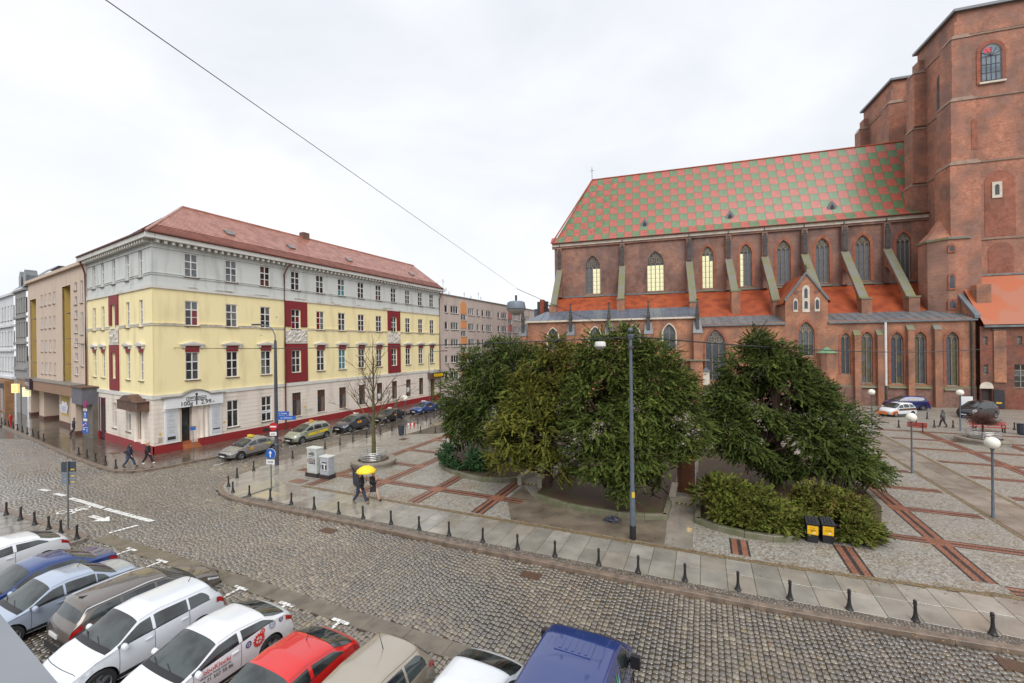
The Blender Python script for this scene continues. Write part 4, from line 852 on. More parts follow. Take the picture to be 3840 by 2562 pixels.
# ================================================================ brick church
CH=thing('brick_church','large red brick Gothic church with green and red chequered roof and twin towers','church',(54.28,57.24,0),R(-17.33))
MBR=brickmat('brick_chapel',G_(168,100,68),G_(196,134,98),G_(180,150,128),stain=G_(92,74,68),st=.6,sscale=.45,blotch=G_(128,100,90),bl=.75)
MBD=brickmat('brick_clerestory',G_(140,94,76),G_(166,120,100),G_(164,140,126),stain=G_(80,68,68),st=.75,sscale=.3,blotch=G_(122,102,98),bl=.7)
MBT=brickmat('brick_tower',G_(172,100,74),G_(198,130,100),G_(178,148,130),stain=G_(116,96,88),st=.75,sscale=.25,streak=2.2,blotch=G_(132,104,94),bl=.8)
MBO=brickmat('brick_arch',G_(158,86,62),G_(176,102,76),G_(150,118,100),.1,.27,stain=G_(104,78,68),st=.5)
M_stone=mat('tracery_stone',G_(152,142,126),.7,var=.2,vs=2); M_stdk=mat('sooty_stone',G_(74,70,68),.7,var=.3,vs=2,bump=.4,bs=12)
M_moss=mat('mossy_coping',G_(124,122,114),.7,col2=G_(122,120,82),vs=.9,lo=.4,hi=.6,bump=.3,bs=15); M_lead2=mat('lead_roof',G_(112,116,120),.32,var=.12,vs=1.2,rvar=.08); M_blead=mat('blue_lead_roof',G_(96,104,116),.3,var=.12,vs=1.2,rvar=.08)
M_ora=mat('orange_tiles',G_(168,80,42),.55,col2=G_(140,62,34),vs=.8,lo=.4,hi=.62,bump=.35,bs=14); M_wht=mat('lime_white',G_(206,196,180),.7,var=.12,vs=1.5)
M_cop=mat('copper_green',G_(120,158,124),.5,var=.15)
CG=[glass('church_glass_dark',G_(66,70,78),.25),glass('church_glass_grey',G_(104,106,110),.25,c2=G_(84,86,90)),glass('church_glass_olive',G_(104,94,58),.25,c2=G_(78,78,66)),mat('church_glass_lit',G_(228,226,182),.3,emit=.26,var=.12,vs=.9),glass('church_glass_slate',G_(84,88,94),.25,c2=G_(66,70,76))]
def archpts(x0,x1,zs,za,n=8):
    """pointed arch from (x0,zs) over apex to (x1,zs)"""
    xc=(x0+x1)/2; h=za-zs; w=(x1-x0)/2; out=[]
    r=(w*w+h*h)/(2*w); cxl=x0+r; a0=math.atan2(h,xc-cxl)
    L=[(cxl+r*math.cos(PI+(a0-PI)*i/n),zs+r*math.sin(PI+(a0-PI)*i/n)) for i in range(n+1)]
    return L+[(2*xc-p[0],p[1]) for p in L[-2::-1]]
class LW: pass
def lancet_wall(mb,x0,x1,z0,z1,wins,y=0.,d=.45):
    """wall facing -y with pointed openings; wins: (xa,xb,za_sill,z_apex)"""
    holes=[(w[0],w[1],w[2],w[3]) for w in wins]
    H=[h for h in holes]
    xs=sorted({x0,x1,*[v for h in H for v in h[:2]]}); 
    for xa,xb in zip(xs,xs[1:]):
        hs=sorted([h for h in H if h[0]<=xa+1e-6 and h[1]>=xb-1e-6],key=lambda h:h[2]); p=z0
        for h in hs: 
            if h[2]>p: mb.rect(xa,xb,p,h[2],y)
            p=h[3]
        if z1>p: mb.rect(xa,xb,p,z1,y)
    for xa,xb,zb,zt in wins:
        zs=zt-(xb-xa)*.86; A=archpts(xa,xb,zs,zt)
        for (a,za),(b,zb2) in zip(A,A[1:]): mb.quad((a,y,za),(b,y,zb2),(b,y,zt),(a,y,zt))
        O=[(xa,zb)]+A+[(xb,zb)]
        for (a,za),(b,z2) in zip(O,O[1:]): mb.quad((a,y,za),(a,y+d,za),(b,y+d,z2),(b,y,z2))
        mb.quad((xa,y,zb),(xb,y,zb),(xb,y+d,zb),(xa,y+d,zb))
def arc_in(x,xa,xb,zs,zt):
    A=archpts(xa,xb,zs,zt,24)
    for (a,za),(b,zb) in zip(A,A[1:]):
        if a<=x<=b: return za+(zb-za)*((x-a)/(b-a+1e-9))
    return zs
def lancet(parent,xa,xb,zb,zt,y=.32,lights=2,rows=7,pick=lambda i,j:0,ring=None,rw=.35,sill=None,trac=True,sub=1,stone=None):
    """stone bars and tracery = window part; every pane a sub-part; optional brick arch ring"""
    stone=stone or M_stone
    zs=zt-(xb-xa)*.86; A=archpts(xa,xb,zs,zt); w=xb-xa; xc=(xa+xb)/2; mb=MB()
    def bar(p,q,r=.06): mb.tube([(p[0],y-.06,p[1]),(q[0],y-.06,q[1])],r,4)
    O=[(xa+.04,zb)]+[(xc+(p[0]-xc)*(1-.08/w),zs+(p[1]-zs)*.985) for p in A]+[(xb-.04,zb)]
    for p,q in zip(O,O[1:]): bar(p,q,.07)
    bar((xa,zb+.03),(xb,zb+.03),.06); lw=w/lights
    for i in range(1,lights): bar((xa+lw*i,zb),(xa+lw*i,zs+.1 if trac else arc_in(xa+lw*i,xa,xb,zs,zt)),.06)
    if trac:
        for i in range(lights):
            B=archpts(xa+lw*i,xa+lw*(i+1),zs-.1*lw,zs+.75*lw,5)
            for p,q in zip(B,B[1:]): bar(p,q,.05)
        cs=[(xc,zs+(zt-zs)*.58,w*.17)] if lights<=2 else [(xc-w*.19,zs+w*.32,w*.15),(xc+w*.19,zs+w*.32,w*.15),(xc,zs+w*.58,w*.13)]
        for cx_,cz,r in cs:
            for k in range(4):
                an=PI/4+k*PI/2; qx,qz=cx_+r*.5*math.cos(an),cz+r*.5*math.sin(an); P=[(qx+r*.55*math.cos(2*PI*j/8),qz+r*.55*math.sin(2*PI*j/8)) for j in range(9)]
                for p,q in zip(P,P[1:]): bar(p,q,.035)
            P=[(cx_+r*1.1*math.cos(2*PI*j/12),cz+r*1.1*math.sin(2*PI*j/12)) for j in range(13)]
            for p,q in zip(P,P[1:]): bar(p,q,.045)
    o=mb.build('window',stone,parent)
    rh=(zs-zb)/rows
    for i in range(lights*sub):
        for j in range(rows):
            a,b=xa+lw/sub*i,xa+lw/sub*(i+1); pane2(o,a+.02,b-.02,zb+rh*j+.02,zb+rh*(j+1)-.015,y+.02,CG[pick(i,j)])
    hd=MB(); zz=[(p[0],y+.03,p[1]) for p in A]; hd.poly(zz); hd.build('tracery_glass',CG[pick(0,99)],o)
    mb=MB(); mb.rect(xa,xb,zb,zs,y+.05); mb.build('lead_backing',M_stdk,o)
    if ring:
        Oo=archpts(xa-rw,xb+rw,zs,zt+rw*1.25); mb=MB()
        for (p,q,r,s) in zip(A,A[1:],Oo,Oo[1:]):
            mb.add([(p[0],-.04+ring[1],p[1]),(q[0],-.04+ring[1],q[1]),(s[0],-.04+ring[1],s[1]),(r[0],-.04+ring[1],r[1]),(r[0],.0+ring[1],r[1]),(s[0],.0+ring[1],s[1]),(p[0],.3+ring[1],p[1]),(q[0],.3+ring[1],q[1])],[(0,1,2,3),(3,2,5,4),(1,0,6,7)])
        for sx in (-1,1):
            e=xa if sx<0 else xb; mb.box(min(e,e+sx*rw),max(e,e+sx*rw),-.04+ring[1],.01+ring[1],zb,zs)
        mb.build('arch_ring',ring[0],o)
    if sill is not None:
        mb=MB(); mb.add([(xa-.35,sill-.35,zb-.55),(xb+.35,sill-.35,zb-.55),(xb+.1,sill+.3,zb+.02),(xa-.1,sill+.3,zb+.02),(xa-.35,sill+.05,zb-.55),(xb+.35,sill+.05,zb-.55)],[(0,1,2,3),(0,3,4),(1,5,2)]); mb.build('sloping_sill',M_moss,o)
    return o
P2={}
def pane2(parent,x0,x1,z0,z1,y,m):
    if m.name not in P2: P2[m.name]=MB().rect(0,1,0,1).mesh('pane'); P2[m.name].materials.append(m)
    o=bpy.data.objects.new('pane',P2[m.name]); COL.objects.link(o); o.parent=parent; o.location=(x0,y,z0); o.scale=(x1-x0,1,z1-z0); return o
# nave walls
cw=[(-45.75,-42.85,18.25,25.45),(-34.6,-31.65,18.25,25.45),(-25.42,-23.57,18.3,25.6),(-19.48,-17.66,18.3,25.5),(-13.95,-11.95,18.3,25.7),(-8.43,-6.5,18.3,25.6),(-2.96,-1.02,18.35,25.6),(2.37,4.16,18.4,25.55)]
mb=MB(); lancet_wall(mb,-51.5,6.2,10.,28.0,cw,11.,.5); mb.build('clerestory_wall',MBD,CH)
def lit(k):
    if k==0: return lambda i,j:(3 if i>=2 and j<6 else 1) if j<90 else 0
    if k==1: return lambda i,j:(3 if j<90 else 0)
    if k==2: return lambda i,j:(3 if j<90 and not (i==2 and j>4) else (1 if j<90 else 0))
    if k==3: return lambda i,j:(3 if i==0 and j<90 else (1 if j<90 else 0))
    return lambda i,j:(1 if j<90 else 0)
for k,w in enumerate(cw):
    hid=MB(); 
    o=lancet(CH,w[0],w[1],w[2],w[3],y=11.32,lights=4 if k<2 else 3,rows=6,pick=lit(k),ring=(MBO if k>1 else MBD,11.),rw=.42 if k>1 else .28,sill=11.)
mb=MB(); mb.quad((-51.5,11,10),(-51.5,11,28),(-51.5,25,28),(-51.5,25,10)); mb.rect(-51.5,6,0,28,25.); mb.build('end_wall',MBD,CH)
MB().box(-51.9,6.3,10.55,11.3,27.5,28.05).build('eave_cornice',M_wht,CH); MB().box(-51.9,6.3,10.7,11.2,27.15,27.5).build('eave_moulding',MBD,CH)
# chequered roof: panels as parts of the roof
M_rgreen=brickmat('glazed_green',G_(108,138,96),G_(98,128,90),G_(74,98,70),.3,.25,.03,stain=G_(130,150,110),st=.2,rough=.28,spec=.6); M_rred=brickmat('glazed_red',G_(196,102,86),G_(182,92,76),G_(142,70,60),.3,.25,.03,stain=G_(180,98,78),st=.2,rough=.28,spec=.6)
M_rbase=mat('roof_seams',G_(150,100,70),.5,var=.1)
e0=Vector((0,10.4,28.1)); e1=Vector((0,12.0,29.55)); e2=Vector((0,18.0,42.1))
xl=lambda z:-51.9+(z-28.1)*(51.9-45.0)/(42.1-28.1)
mb=MB(); mb.add([(xl(28.1),e0.y,e0.z),(6.2,e0.y,e0.z),(4.6,e1.y,e1.z),(xl(29.55),e1.y,e1.z),(7.4,e2.y,e2.z),(-45.0,e2.y,e2.z),(xl(28.1),25.6,28.1),(6.2,25.6,28.1)],[(0,1,2,3),(3,2,4,5),(5,4,7,6),(6,0,3,5)]); church_roof=mb.build('roof',M_rbase,CH)
sv=(e2-e1); sL=sv.length; sv.normalize(); sn_=Vector((0,-sv.z,sv.y)); nr=9; ph=sL/nr; pw=1.37; count=0
pm={}
for col_,m in ((0,M_rgreen),(1,M_rred)):
    mb=MB(); t=.045; g_=.014; q=[(g_,0,g_),(pw-g_,0,g_),(pw-g_,0,ph-g_),(g_,0,ph-g_)]; mb.add(q+[(x,-t,z) for x,_,z in q],[(4,5,6,7),(0,1,5,4),(1,2,6,5),(2,3,7,6),(3,0,4,7)]); pm[col_]=mb.mesh('roof_panel'); pm[col_].materials.append(m)
RM=Matrix(((1,0,0,0),(0,-sn_.y,sv.y,0),(0,-sn_.z,sv.z,0),(0,0,0,1)))
restg={0:MB(),1:MB()}; cand=[]
for r in range(nr):
    for c in range(44):
        x=-52.2+c*pw; zl=e1.z+sv.z*ph*r; L0=xl(zl); L1=xl(zl+sv.z*ph)
        if x+pw<L0 or x>7.2-(nr-r)*.18: continue
        cand.append((r,c,x,L0,L1))
cand.sort(key=lambda k:-(k[2]-.3*k[0]))
for r,c,x,L0,L1 in cand:
    col_=(r+c)%2; p=e1+sv*(ph*r)+sn_*.01; p.x=x
    xr=min(x+pw,6.6)
    if x>=L1 and x+pw<=6.4 and count<300:
        o=bpy.data.objects.new('roof_panel',pm[col_]); COL.objects.link(o); o.parent=church_roof; o.matrix_local=Matrix.Translation(p)@RM; count+=1
    elif x>=L1 and x+pw<=6.4:
        o=restg[col_]; q=[(g_,-.045,g_),(pw-g_,-.045,g_),(pw-g_,-.045,ph-g_),(g_,-.045,ph-g_)]; T=Matrix.Translation(p)@RM; o.poly([T@Vector(v) for v in q])
    else:
        o=restg[col_]; T=Matrix.Translation(e1+sv*(ph*r)+sn_*.01)@RM; a0=max(x+g_,L0+.05); a1=max(x+g_,L1+.05); b=min(x+pw-g_,6.5)
        if b>a0+.05: o.poly([T@Vector(v) for v in ([(a0,-.045,g_),(b,-.045,g_),(b,-.045,ph-g_),(a1,-.045,ph-g_)] if b>a1+.02 else [(a0,-.045,g_),(b,-.045,g_),(b,-.045,(b-a0)/max(L1-L0,.01)*ph)])])
for c_,m in ((0,M_rgreen),(1,M_rred)):
    if restg[c_].f: o=restg[c_].build('edge_roof_panels',m,church_roof); o['kind']='stuff'
s2=(e1-e0); s2l=s2.length; s2.normalize(); n2_=Vector((0,-s2.z,s2.y))
RM2=Matrix(((1,0,0,0),(0,-n2_.y,s2.y,0),(0,-n2_.z,s2.z,0),(0,0,0,1)))
for c in range(44):
    x=-52.2+c*pw; col_=(c+1)%2; mb=MB(); t=.05; h2=s2l-.06; q=[(.014,0,.03),(pw-.014,0,.03),(pw-.014,0,h2),(.014,0,h2)]; mb.add(q+[(a,-t,z) for a,_,z in q],[(4,5,6,7),(0,1,5,4),(1,2,6,5),(2,3,7,6),(3,0,4,7)])
    if x+pw<6.0: o=mb.build('eave_roof_panel',(M_rgreen,M_rred)[col_],church_roof); o.matrix_local=Matrix.Translation(e0+n2_*.01+Vector((x,0,0)))@RM2
mb=MB(); mb.tube([(-45,18,42.2),(7.4,18,42.2)],.16,6); mb.tube([(-51.9,10.4,28.2),(-45,18,42.2)],.14,6); mb.build('ridge_tiles',M_ora,church_roof)
mb=MB(); mb.tube([(-45,18,42.1),(-45,18,44.8)],.05,6); mb.tube([(-45.35,18,44.1),(-44.65,18,44.1)],.04,6); mb.build('ridge_cross',M_stdk,church_roof)
MB().tube([(-51.8,10.3,28.1),(6.2,10.3,28.1)],.12,6).build('eave_gutter',M_gut,church_roof)
for x in (-34.9,-20.7,-5.55):
    d_=MB().add([(x-.62,12.35,29.85),(x+.62,12.35,29.85),(x+.62,12.35,31.0),(x,12.35,31.9),(x-.62,12.35,31.0),(x-.62,13.4,31.0),(x,14.2,31.9),(x+.62,13.4,31.0),(x-.62,12.6,29.9),(x+.62,12.6,29.9)],[(0,1,2,3,4),(4,3,6,5),(3,2,7,6),(0,4,5,8),(2,1,9,7)]).build('roof_dormer',M_lead2,church_roof)
    MB().poly([(x-.3,12.33,29.95),(x+.3,12.33,29.95),(x+.3,12.33,30.8),(x,12.33,31.3),(x-.3,12.33,30.8)]).build('dormer_louvre',GL[0],d_)
# aisle lean-to roof, flying buttresses, piers
mb=MB(); mb.add([(-50.9,11,17.75),(5.2,11,17.75),(5.2,3.9,12.75),(-50.9,3.9,12.75),(-52.5,3.9,12.75)],[(3,2,1,0),(4,3,0)]); mb.build('aisle_roof',M_ora,CH)
MB().box(-51,5.2,10.8,11.0,17.7,17.95).build('roof_flashing',M_lead2,CH)
bx_=[-50.44,-38.85,-27.55,-21.3,-15.82,-10.1,-4.6,.95]
for k,x in enumerate(bx_):
    w=.55; zo=(15.9,16.5,15.6,17.1,15.3,15.6,15.1,15.1)[k]; yo_=4.2 if k not in (3,) else 5.4
    MB().box(x-.42,x+.42,10.3,11.02,17.8,27.2).build('wall_pier',MBD,CH)
    pn_=MB(); pn_.box(x-.3,x+.3,10.15,10.75,23.2,25.6); pn_.add([(x-.34,10.1,25.6),(x+.34,10.1,25.6),(x+.34,10.8,25.6),(x-.34,10.8,25.6),(x,10.45,28.0)],[(0,1,4),(1,2,4),(2,3,4),(3,0,4)])
    for j in range(4):
        zz=25.9+j*.45; s=.36-.07*j; pn_.box(x-s,x+s,10.45-s,10.45+s,zz,zz+.1)
    pn_.build('pinnacle',M_stdk,CH)
    fb_=MB(); fb_.add([(x-w,10.4,23.1),(x+w,10.4,23.1),(x+w,yo_,zo),(x-w,yo_,zo),(x-w,10.4,22.6),(x+w,10.4,22.6),(x+w,yo_,zo-.45),(x-w,yo_,zo-.45)],[(3,2,1,0),(0,4,7,3),(2,6,5,1),(3,7,6,2),(4,5,6,7)]); fb_.build('buttress_coping',M_moss,CH)
    ab=MB(); Q=[(10.4,22.62)]
    for i in range(11):
        tt=i/10; Q.append((10.4+(yo_-10.4)*tt,22.62+(zo-.43-22.62)*tt-.7-1.5*(2*tt-1)**2))
    Q+=[(yo_,zo-.43)]
    ab.prism([(p[0],p[1]) for p in Q],w*1.5,'x',x-w*.75); ab.build('flying_arch',MBO if k>2 else MBD,CH)
    MB().box(x-.62,x+.62,yo_-.75,yo_+.75,12.2,zo-.25).build('buttress_pier',MBR,CH); MB().box(x-.7,x+.7,yo_-.85,yo_+.85,zo-.27,zo-.05).build('pier_cap',M_moss,CH)
# chapels: right row with lead roof and gable, left row with blue lead roof
rw_=[(-26.35,-23.55,3.2,10.8),(-20.35,-17.6,3.4,10.85),(-14.2,-12.2,6.8,11.65),(-9.05,-7.95,4.2,10.0),(-6.68,-5.38,3.0,10.1),(-3.37,-1.98,3.0,10.0),(-.79,.52,3.0,10.0),(2.58,3.92,2.8,9.92)]
mb=MB(); lancet_wall(mb,-27.4,5.6,0,11.7,rw_,0.,.5); mb.build('chapel_wall',MBR,CH)
kinds=[lambda i,j:0 if j<90 else 4,lambda i,j:0 if j<90 else 4,lambda i,j:(1 if j>2 else 0),lambda i,j:0,lambda i,j:2 if (i+j)%3 else 1,lambda i,j:0 if i<1 else (2 if j%3==0 else 0),lambda i,j:2 if i==0 else (4 if j%2 else 0),lambda i,j:4 if i==0 else 2]
for k,w in enumerate(rw_): lancet(CH,*w,lights=3 if k<3 else 2,rows=6,pick=kinds[k],ring=(MBO,0.),rw=.3,sill=0. if k>3 else None)
def seamroof(name,x0,x1,yb,zb,yt,zt,m,step=1.0,parent=CH,lh=0.):
    o=MB().add([(x0,yb,zb),(x1,yb,zb),(x1,yt,zt),(x0+lh,yt,zt)],[(0,1,2,3)]).build(name,m,parent); n=int((x1-x0-lh)/step)
    d=Vector((0,yt-yb,zt-zb)); nrm=Vector((0,-d.z,d.y)).normalized()
    for i in range(n+1):
        x=x0+lh+(x1-x0-lh)*i/n; a=Vector((x,yb,zb)); b=Vector((x,yt,zt)); MB().add([a+Vector((-.025,0,0)),a+Vector((.025,0,0)),b+Vector((.025,0,0)),b+Vector((-.025,0,0)),a+nrm*.06,b+nrm*.06],[(0,4,5,3),(4,1,2,5),(0,1,4)]).build('roof_seam',m,o)
    return o
seamroof('chapel_roof',-27.4,-15.75,-.3,11.5,4.0,12.95,M_lead2,1.1); seamroof('chapel_roof',-10.55,5.7,-.3,11.5,4.0,12.95,M_lead2,1.1)
for a,b in ((-27.4,-15.75),(-10.55,5.7)): MB().box(a,b,-.34,.05,11.3,11.5).build('eave_trim',M_lead2,CH)
# gable bay
gb=MB(); gb.rect(-15.75,-10.55,11.7,14.7,-.0); gb.poly([(-15.75,0,14.7),(-10.55,0,14.7),(-13.15,0,18.35)]); gb.quad((-15.75,0,11.7),(-15.75,0,14.7),(-15.75,7.5,14.7),(-15.75,7.5,11.7)); gb.quad((-10.55,0,14.7),(-10.55,0,11.7),(-10.55,7.5,11.7),(-10.55,7.5,14.7)); gb.build('gable_wall',MBR,CH)
gr=MB(); gr.quad((-16.1,-.1,14.3),(-13.15,-.1,18.45),(-13.15,9.5,18.45),(-16.1,9.5,14.3)); gr.quad((-13.15,-.1,18.45),(-10.2,-.1,14.3),(-10.2,9.5,14.3),(-13.15,9.5,18.45)); gr.build('gable_roof',M_ora,CH)
gc=MB()
for s in (-1,1): gc.add([(-13.15,-.22,18.75),(-13.15+s*2.75,-.22,14.85),(-13.15+s*2.75,.25,14.85),(-13.15,.25,18.75),(-13.15,-.22,18.4),(-13.15+s*2.6,-.22,14.6),(-13.15+s*2.6,.25,14.6),(-13.15,.25,18.4)],[(0,1,2,3),(0,4,5,1),(3,2,6,7),(4,7,6,5)])
gc.build('gable_coping',M_lead2,CH); cx=MB(); cx.box(-13.22,-13.08,-.07,.07,18.7,19.7); cx.box(-13.45,-12.85,-.06,.06,19.2,19.34); cx.build('gable_cross',M_stdk,CH)
for x0,x1,z0,z1 in ((-14.76,-14.2,13.05,15.05),(-13.65,-12.73,13.0,16.8),(-12.14,-11.52,13.05,15.1)):
    pts=[(x0,z0),(x1,z0)]+archpts(x0,x1,z1-.5,z1,6)[::-1]; p_=MB().prism(pts,.06,'y',-.06).build('white_panel',M_wht,CH)
    xm=(x0+x1)/2
    for a,b in ([(z0+.35,z1-.35)] if z1<16 else [(13.5,14.6),(15.0,16.4)]):
        q=[(xm-.2,a),(xm+.2,a)]+archpts(xm-.2,xm+.2,b-.3,b,5)[::-1]; MB().prism(q,.04,'y',-.085).build('slit_window',CG[0],p_)
for x in (-14.35,-11.9): MB().lathe([(0,0),(.28,0),(.28,.04),(0,.04)],16).build('round_recess',MBD,CH,loc=(x,-.03,15.9),rot=RX)
# wall details: plinth string, buttress strips, pipes, oriel
MB().box(-27.4,5.6,-.12,.0,2.55,2.75).build('plinth_string',M_moss,CH); MB().box(-27.4,5.6,-.1,0,0,2.55).build('plinth',brickmat('brick_plinth',G_(120,76,62),G_(140,100,86),G_(158,140,130),stain=G_(84,66,60),st=.6),CH)
for x in (-7.3,-4.7,-1.35,1.5):
    MB().box(x-.35,x+.35,-.55,.0,0,10.2 if x>-3 else 9.6).build('wall_buttress',MBR,CH); z=10.2 if x>-3 else 9.6
    MB().add([(x-.4,-.6,z),(x+.4,-.6,z),(x+.4,.0,z+.75),(x-.4,0,z+.75),(x-.4,0,z),(x+.4,0,z)],[(0,1,2,3),(0,3,4),(1,5,2)]).build('buttress_cap',M_moss,CH)
MB().tube([(-4.2,-.62,11.3),(-4.2,-.62,2.8)],.13,8).build('white_downpipe',mat('pipe_white',G_(222,222,220),.4),CH,smooth=True); MB().tube([(-4.2,-.62,2.8),(-4.2,-.62,.1)],.14,8).build('iron_downpipe',M_stdk,CH,smooth=True); MB().tube([(5.15,-.2,11.4),(5.15,-.2,.1)],.12,8).build('black_downpipe',M_stdk,CH,smooth=True)
oc=[(-10.8+1.1*math.cos(PI+PI*i/5),-1.3*math.sin(PI*i/5)) for i in range(6)]; mb=MB(); mb.prism(oc,4.6,'z',2.6); mb.build('oriel',MBR,CH)
mb=MB(); n=len(oc); mb.add([(-10.8+(x+10.8)*1.15,y*1.15,7.2) for x,y in oc]+[(-10.8,-.1,8.1)],[(i,i+1,n) for i in range(n-1)]); mb.build('oriel_roof',M_cop,CH)
for x in (-11.7,-9.3): pass
# left chapels
lw=[(-50.55,-48.75,7.9,11.57),(-43.6,-41.8,7.9,11.6),(-37.6,-35.8,7.9,11.7),(-32.37,-30.55,7.9,11.78)]
mb=MB(); lancet_wall(mb,-54,-27.45,0,12.8,lw,-.25,.4); mb.quad((-54,-.25,12.8),(-54,-.25,0),(-54,8,0),(-54,8,12.8)); mb.quad((-27.45,-.25,0),(-27.45,-.25,12.8),(-27.45,4,14.6),(-27.45,4,0)); mb.build('choir_chapel_wall',MBR,CH)
for k,w in enumerate(lw): lancet(CH,*w,y=.1,lights=2,rows=4,pick=lambda i,j:4 if j<90 else 1,trac=False,ring=(M_wht,-.25),rw=.16)
seamroof('choir_roof',-54.3,-27.3,-.6,12.85,4.0,14.65,M_blead,1.25,lh=2.6); MB().box(-54.3,-27.3,-.62,-.2,12.55,12.83).build('eave_moulding',M_wht,CH)
MB().add([(-54.3,-.6,12.85),(-51.7,4,14.65),(-54.3,9,12.85)],[(0,1,2)]).build('choir_roof_hip',M_blead,CH)
for x in (-54.6,-46.55,-40.45,-34.5,-27.5):
    MB().box(x-.6,x+.6,-1.3,-.2,0,10.3).build('choir_buttress',MBR,CH)
    MB().add([(x-.68,-1.4,10.3),(x+.68,-1.4,10.3),(x+.5,-.25,12.3),(x-.5,-.25,12.3),(x-.68,-.25,10.3),(x+.68,-.25,10.3)],[(0,1,2,3),(0,3,4),(1,5,2)]).build('lead_cap',M_lead2,CH)
    pn_=MB(); pn_.box(x-.22,x+.22,-1.15,-.71,10.9,12.9); pn_.add([(x-.3,-1.23,12.9),(x+.3,-1.23,12.9),(x+.3,-.63,12.9),(x-.3,-.63,12.9),(x,-.93,15.6)],[(0,1,4),(1,2,4),(2,3,4),(3,0,4)])
    for j in range(5): s=.3-.045*j; zz=13.1+.45*j; pn_.box(x-s,x+s,-.93-s,-.93+s,zz,zz+.11)
    pn_.box(x-.18,x+.18,-1.11,-.75,15.25,15.4); pn_.build('pinnacle',M_stdk,CH)
MB().prism([(-28.6,0),(-26.9,0),(-26.9,6.2),(-28.6,6.2)],1.2,'y',-1.6).build('porch_buttress',MBR,CH); MB().box(-29.3,-26.0,-1.9,-.25,6.2,6.35).build('stone_ledge',M_moss,CH)
sh=MB(); sh.box(-26.9,-26.0,-1.4,-.9,2.6,4.6); sh.build('shrine_post',M_wht,CH); MB().prism([(-27.1,4.6),(-25.8,4.6),(-26.45,5.3)],.8,'y',-1.6).build('shrine_roof',M_lead2,CH)
# south-west corner: coping, turret, tower, porch
MB().add([(5.4,-.3,11.6),(6.0,-.3,11.6),(5.8,4.2,16.2),(5.2,4.2,16.2),(5.4,-.3,12.0),(6.0,-.3,12.0),(5.8,4.2,16.6),(5.2,4.2,16.6)],[(4,5,6,7),(0,1,5,4),(1,2,6,5),(3,0,4,7)]).build('raking_coping',M_lead2,CH); MB().add([(5.5,0,0),(5.5,4.2,0),(5.5,4.2,16.2),(5.5,0,11.8)],[(3,2,1,0)]).build('chapel_end_wall',MBR,CH)
def octa(c,r,n=8,ph=PI/8): return [(c[0]+r*math.cos(ph+2*PI*i/n),c[1]+r*math.sin(ph+2*PI*i/n)) for i in range(n)]
tu=MB(); tu.prism(octa((5.4,5.2),2.85),22.4,'z',0); tu.build('stair_turret',MBT,CH); MB().prism(octa((5.4,5.2),3.05),.3,'z',22.4).build('turret_string',M_moss,CH)
o8=octa((5.4,5.2),2.9); mb=MB(); mb.add([(x,y,22.7) for x,y in o8]+[(5.4+(x-5.4)*.62,5.2+(y-5.2)*.62,24.0) for x,y in o8]+[(5.4,5.2,27.2)],[(i,(i+1)%8,(i+1)%8+8,i+8) for i in range(8)]+[(i+8,(i+1)%8+8,16) for i in range(8)]); mb.build('turret_cap',MBT,CH)
for z0,z1,w in ((20.6,21.8,.4),(15.6,17.9,.42),(12.9,14.4,.5)):
    d_=MB().prism([(4.6-w,z0),(4.6+w,z0)]+archpts(4.6-w,4.6+w,z1-.5,z1,4)[::-1],.35,'y',2.4).build('turret_window',MBO,CH); MB().prism([(4.6-w*.6,z0+.2),(4.6+w*.6,z0+.2)]+archpts(4.6-w*.6,4.6+w*.6,z1-.65,z1-.25,4)[::-1],.02,'y',2.38).build('window_slit',CG[0],d_)
def tower(y0,y1,x0=6.3,x1=21.,zt=53.6,full=True):
    t=MB(); t.box(x0,x1,y0,y1,0 if full else 20,zt-3.2); ob=t.build('tower_shaft',MBT,CH)
    MB().box(x0-.05,x1+.05,y0-.05,y1+.05,zt-3.2,zt).build('tower_parapet',MBT,CH)
    mb=MB(); mb.box(x0-.55,x1+.5,y0-.5,y1+.4,zt,zt+.35); mb.build('tower_cornice',M_lead2,CH); MB().add([(x0-.4,y0-.4,zt+.35),(x1+.4,y0-.4,zt+.35),(x1+.4,y1+.4,zt+.35),(x0-.4,y1+.4,zt+.35),((x0+x1)/2,(y0+y1)/2,zt+1.8)],[(0,1,4),(1,2,4),(2,3,4),(3,0,4)]).build('tower_cap',M_lead2,CH)
    for z in (50.2,41.6,32.9,22.4):
        if not full and z<30: continue
        MB().box(x0-.12,x1+.1,y0-.12,y1+.1,z-.12,z+.12).build('string_course',mat('string_brick',G_(140,116,100),.7,var=.15),CH)
    for st,(z0,z1) in enumerate(((0 if full else 20,32.9),(32.9,41.6),(41.6,50.2))):
        k=.35*(2-st)
        for nm,(a,b,c,d) in (('corner_pier',(x0-1.0-k,x0+1.1+k*.6,y0-.7-k,y0+1.9)),('corner_pier',(x0-1.5-k*.8,x0+.3,y1-2.0,y1+.2))):
            MB().box(a,b,c,d,z0,z1-.55).build(nm,MBT,CH)
            MB().add([(a-.1,c-.1,z1-.55),(b+.1,c-.1,z1-.55),(b+.1,d,z1-.55),(a-.1,d,z1-.55),(a+.4,c+.4,z1+.2),(b-.1,c+.4,z1+.2),(b-.1,d,z1+.2),(a+.4,d,z1+.2)],[(0,1,5,4),(1,2,6,5),(3,0,4,7),(4,5,6,7)]).build('pier_weathering',mat('string_brick',G_(140,116,100)),CH)
    MB().box(x0-.45,x0+1.3,y0-.3,y0+1.2,50.3,52.2).build('corner_pier',MBT,CH); MB().box(x0-.7,x0+.1,y1-1.6,y1+.1,50.3,51.8).build('corner_pier',MBT,CH)
    return ob
tower(4.0,12.9); tower(20.5,31.,6.5,20,53.8,full=False)
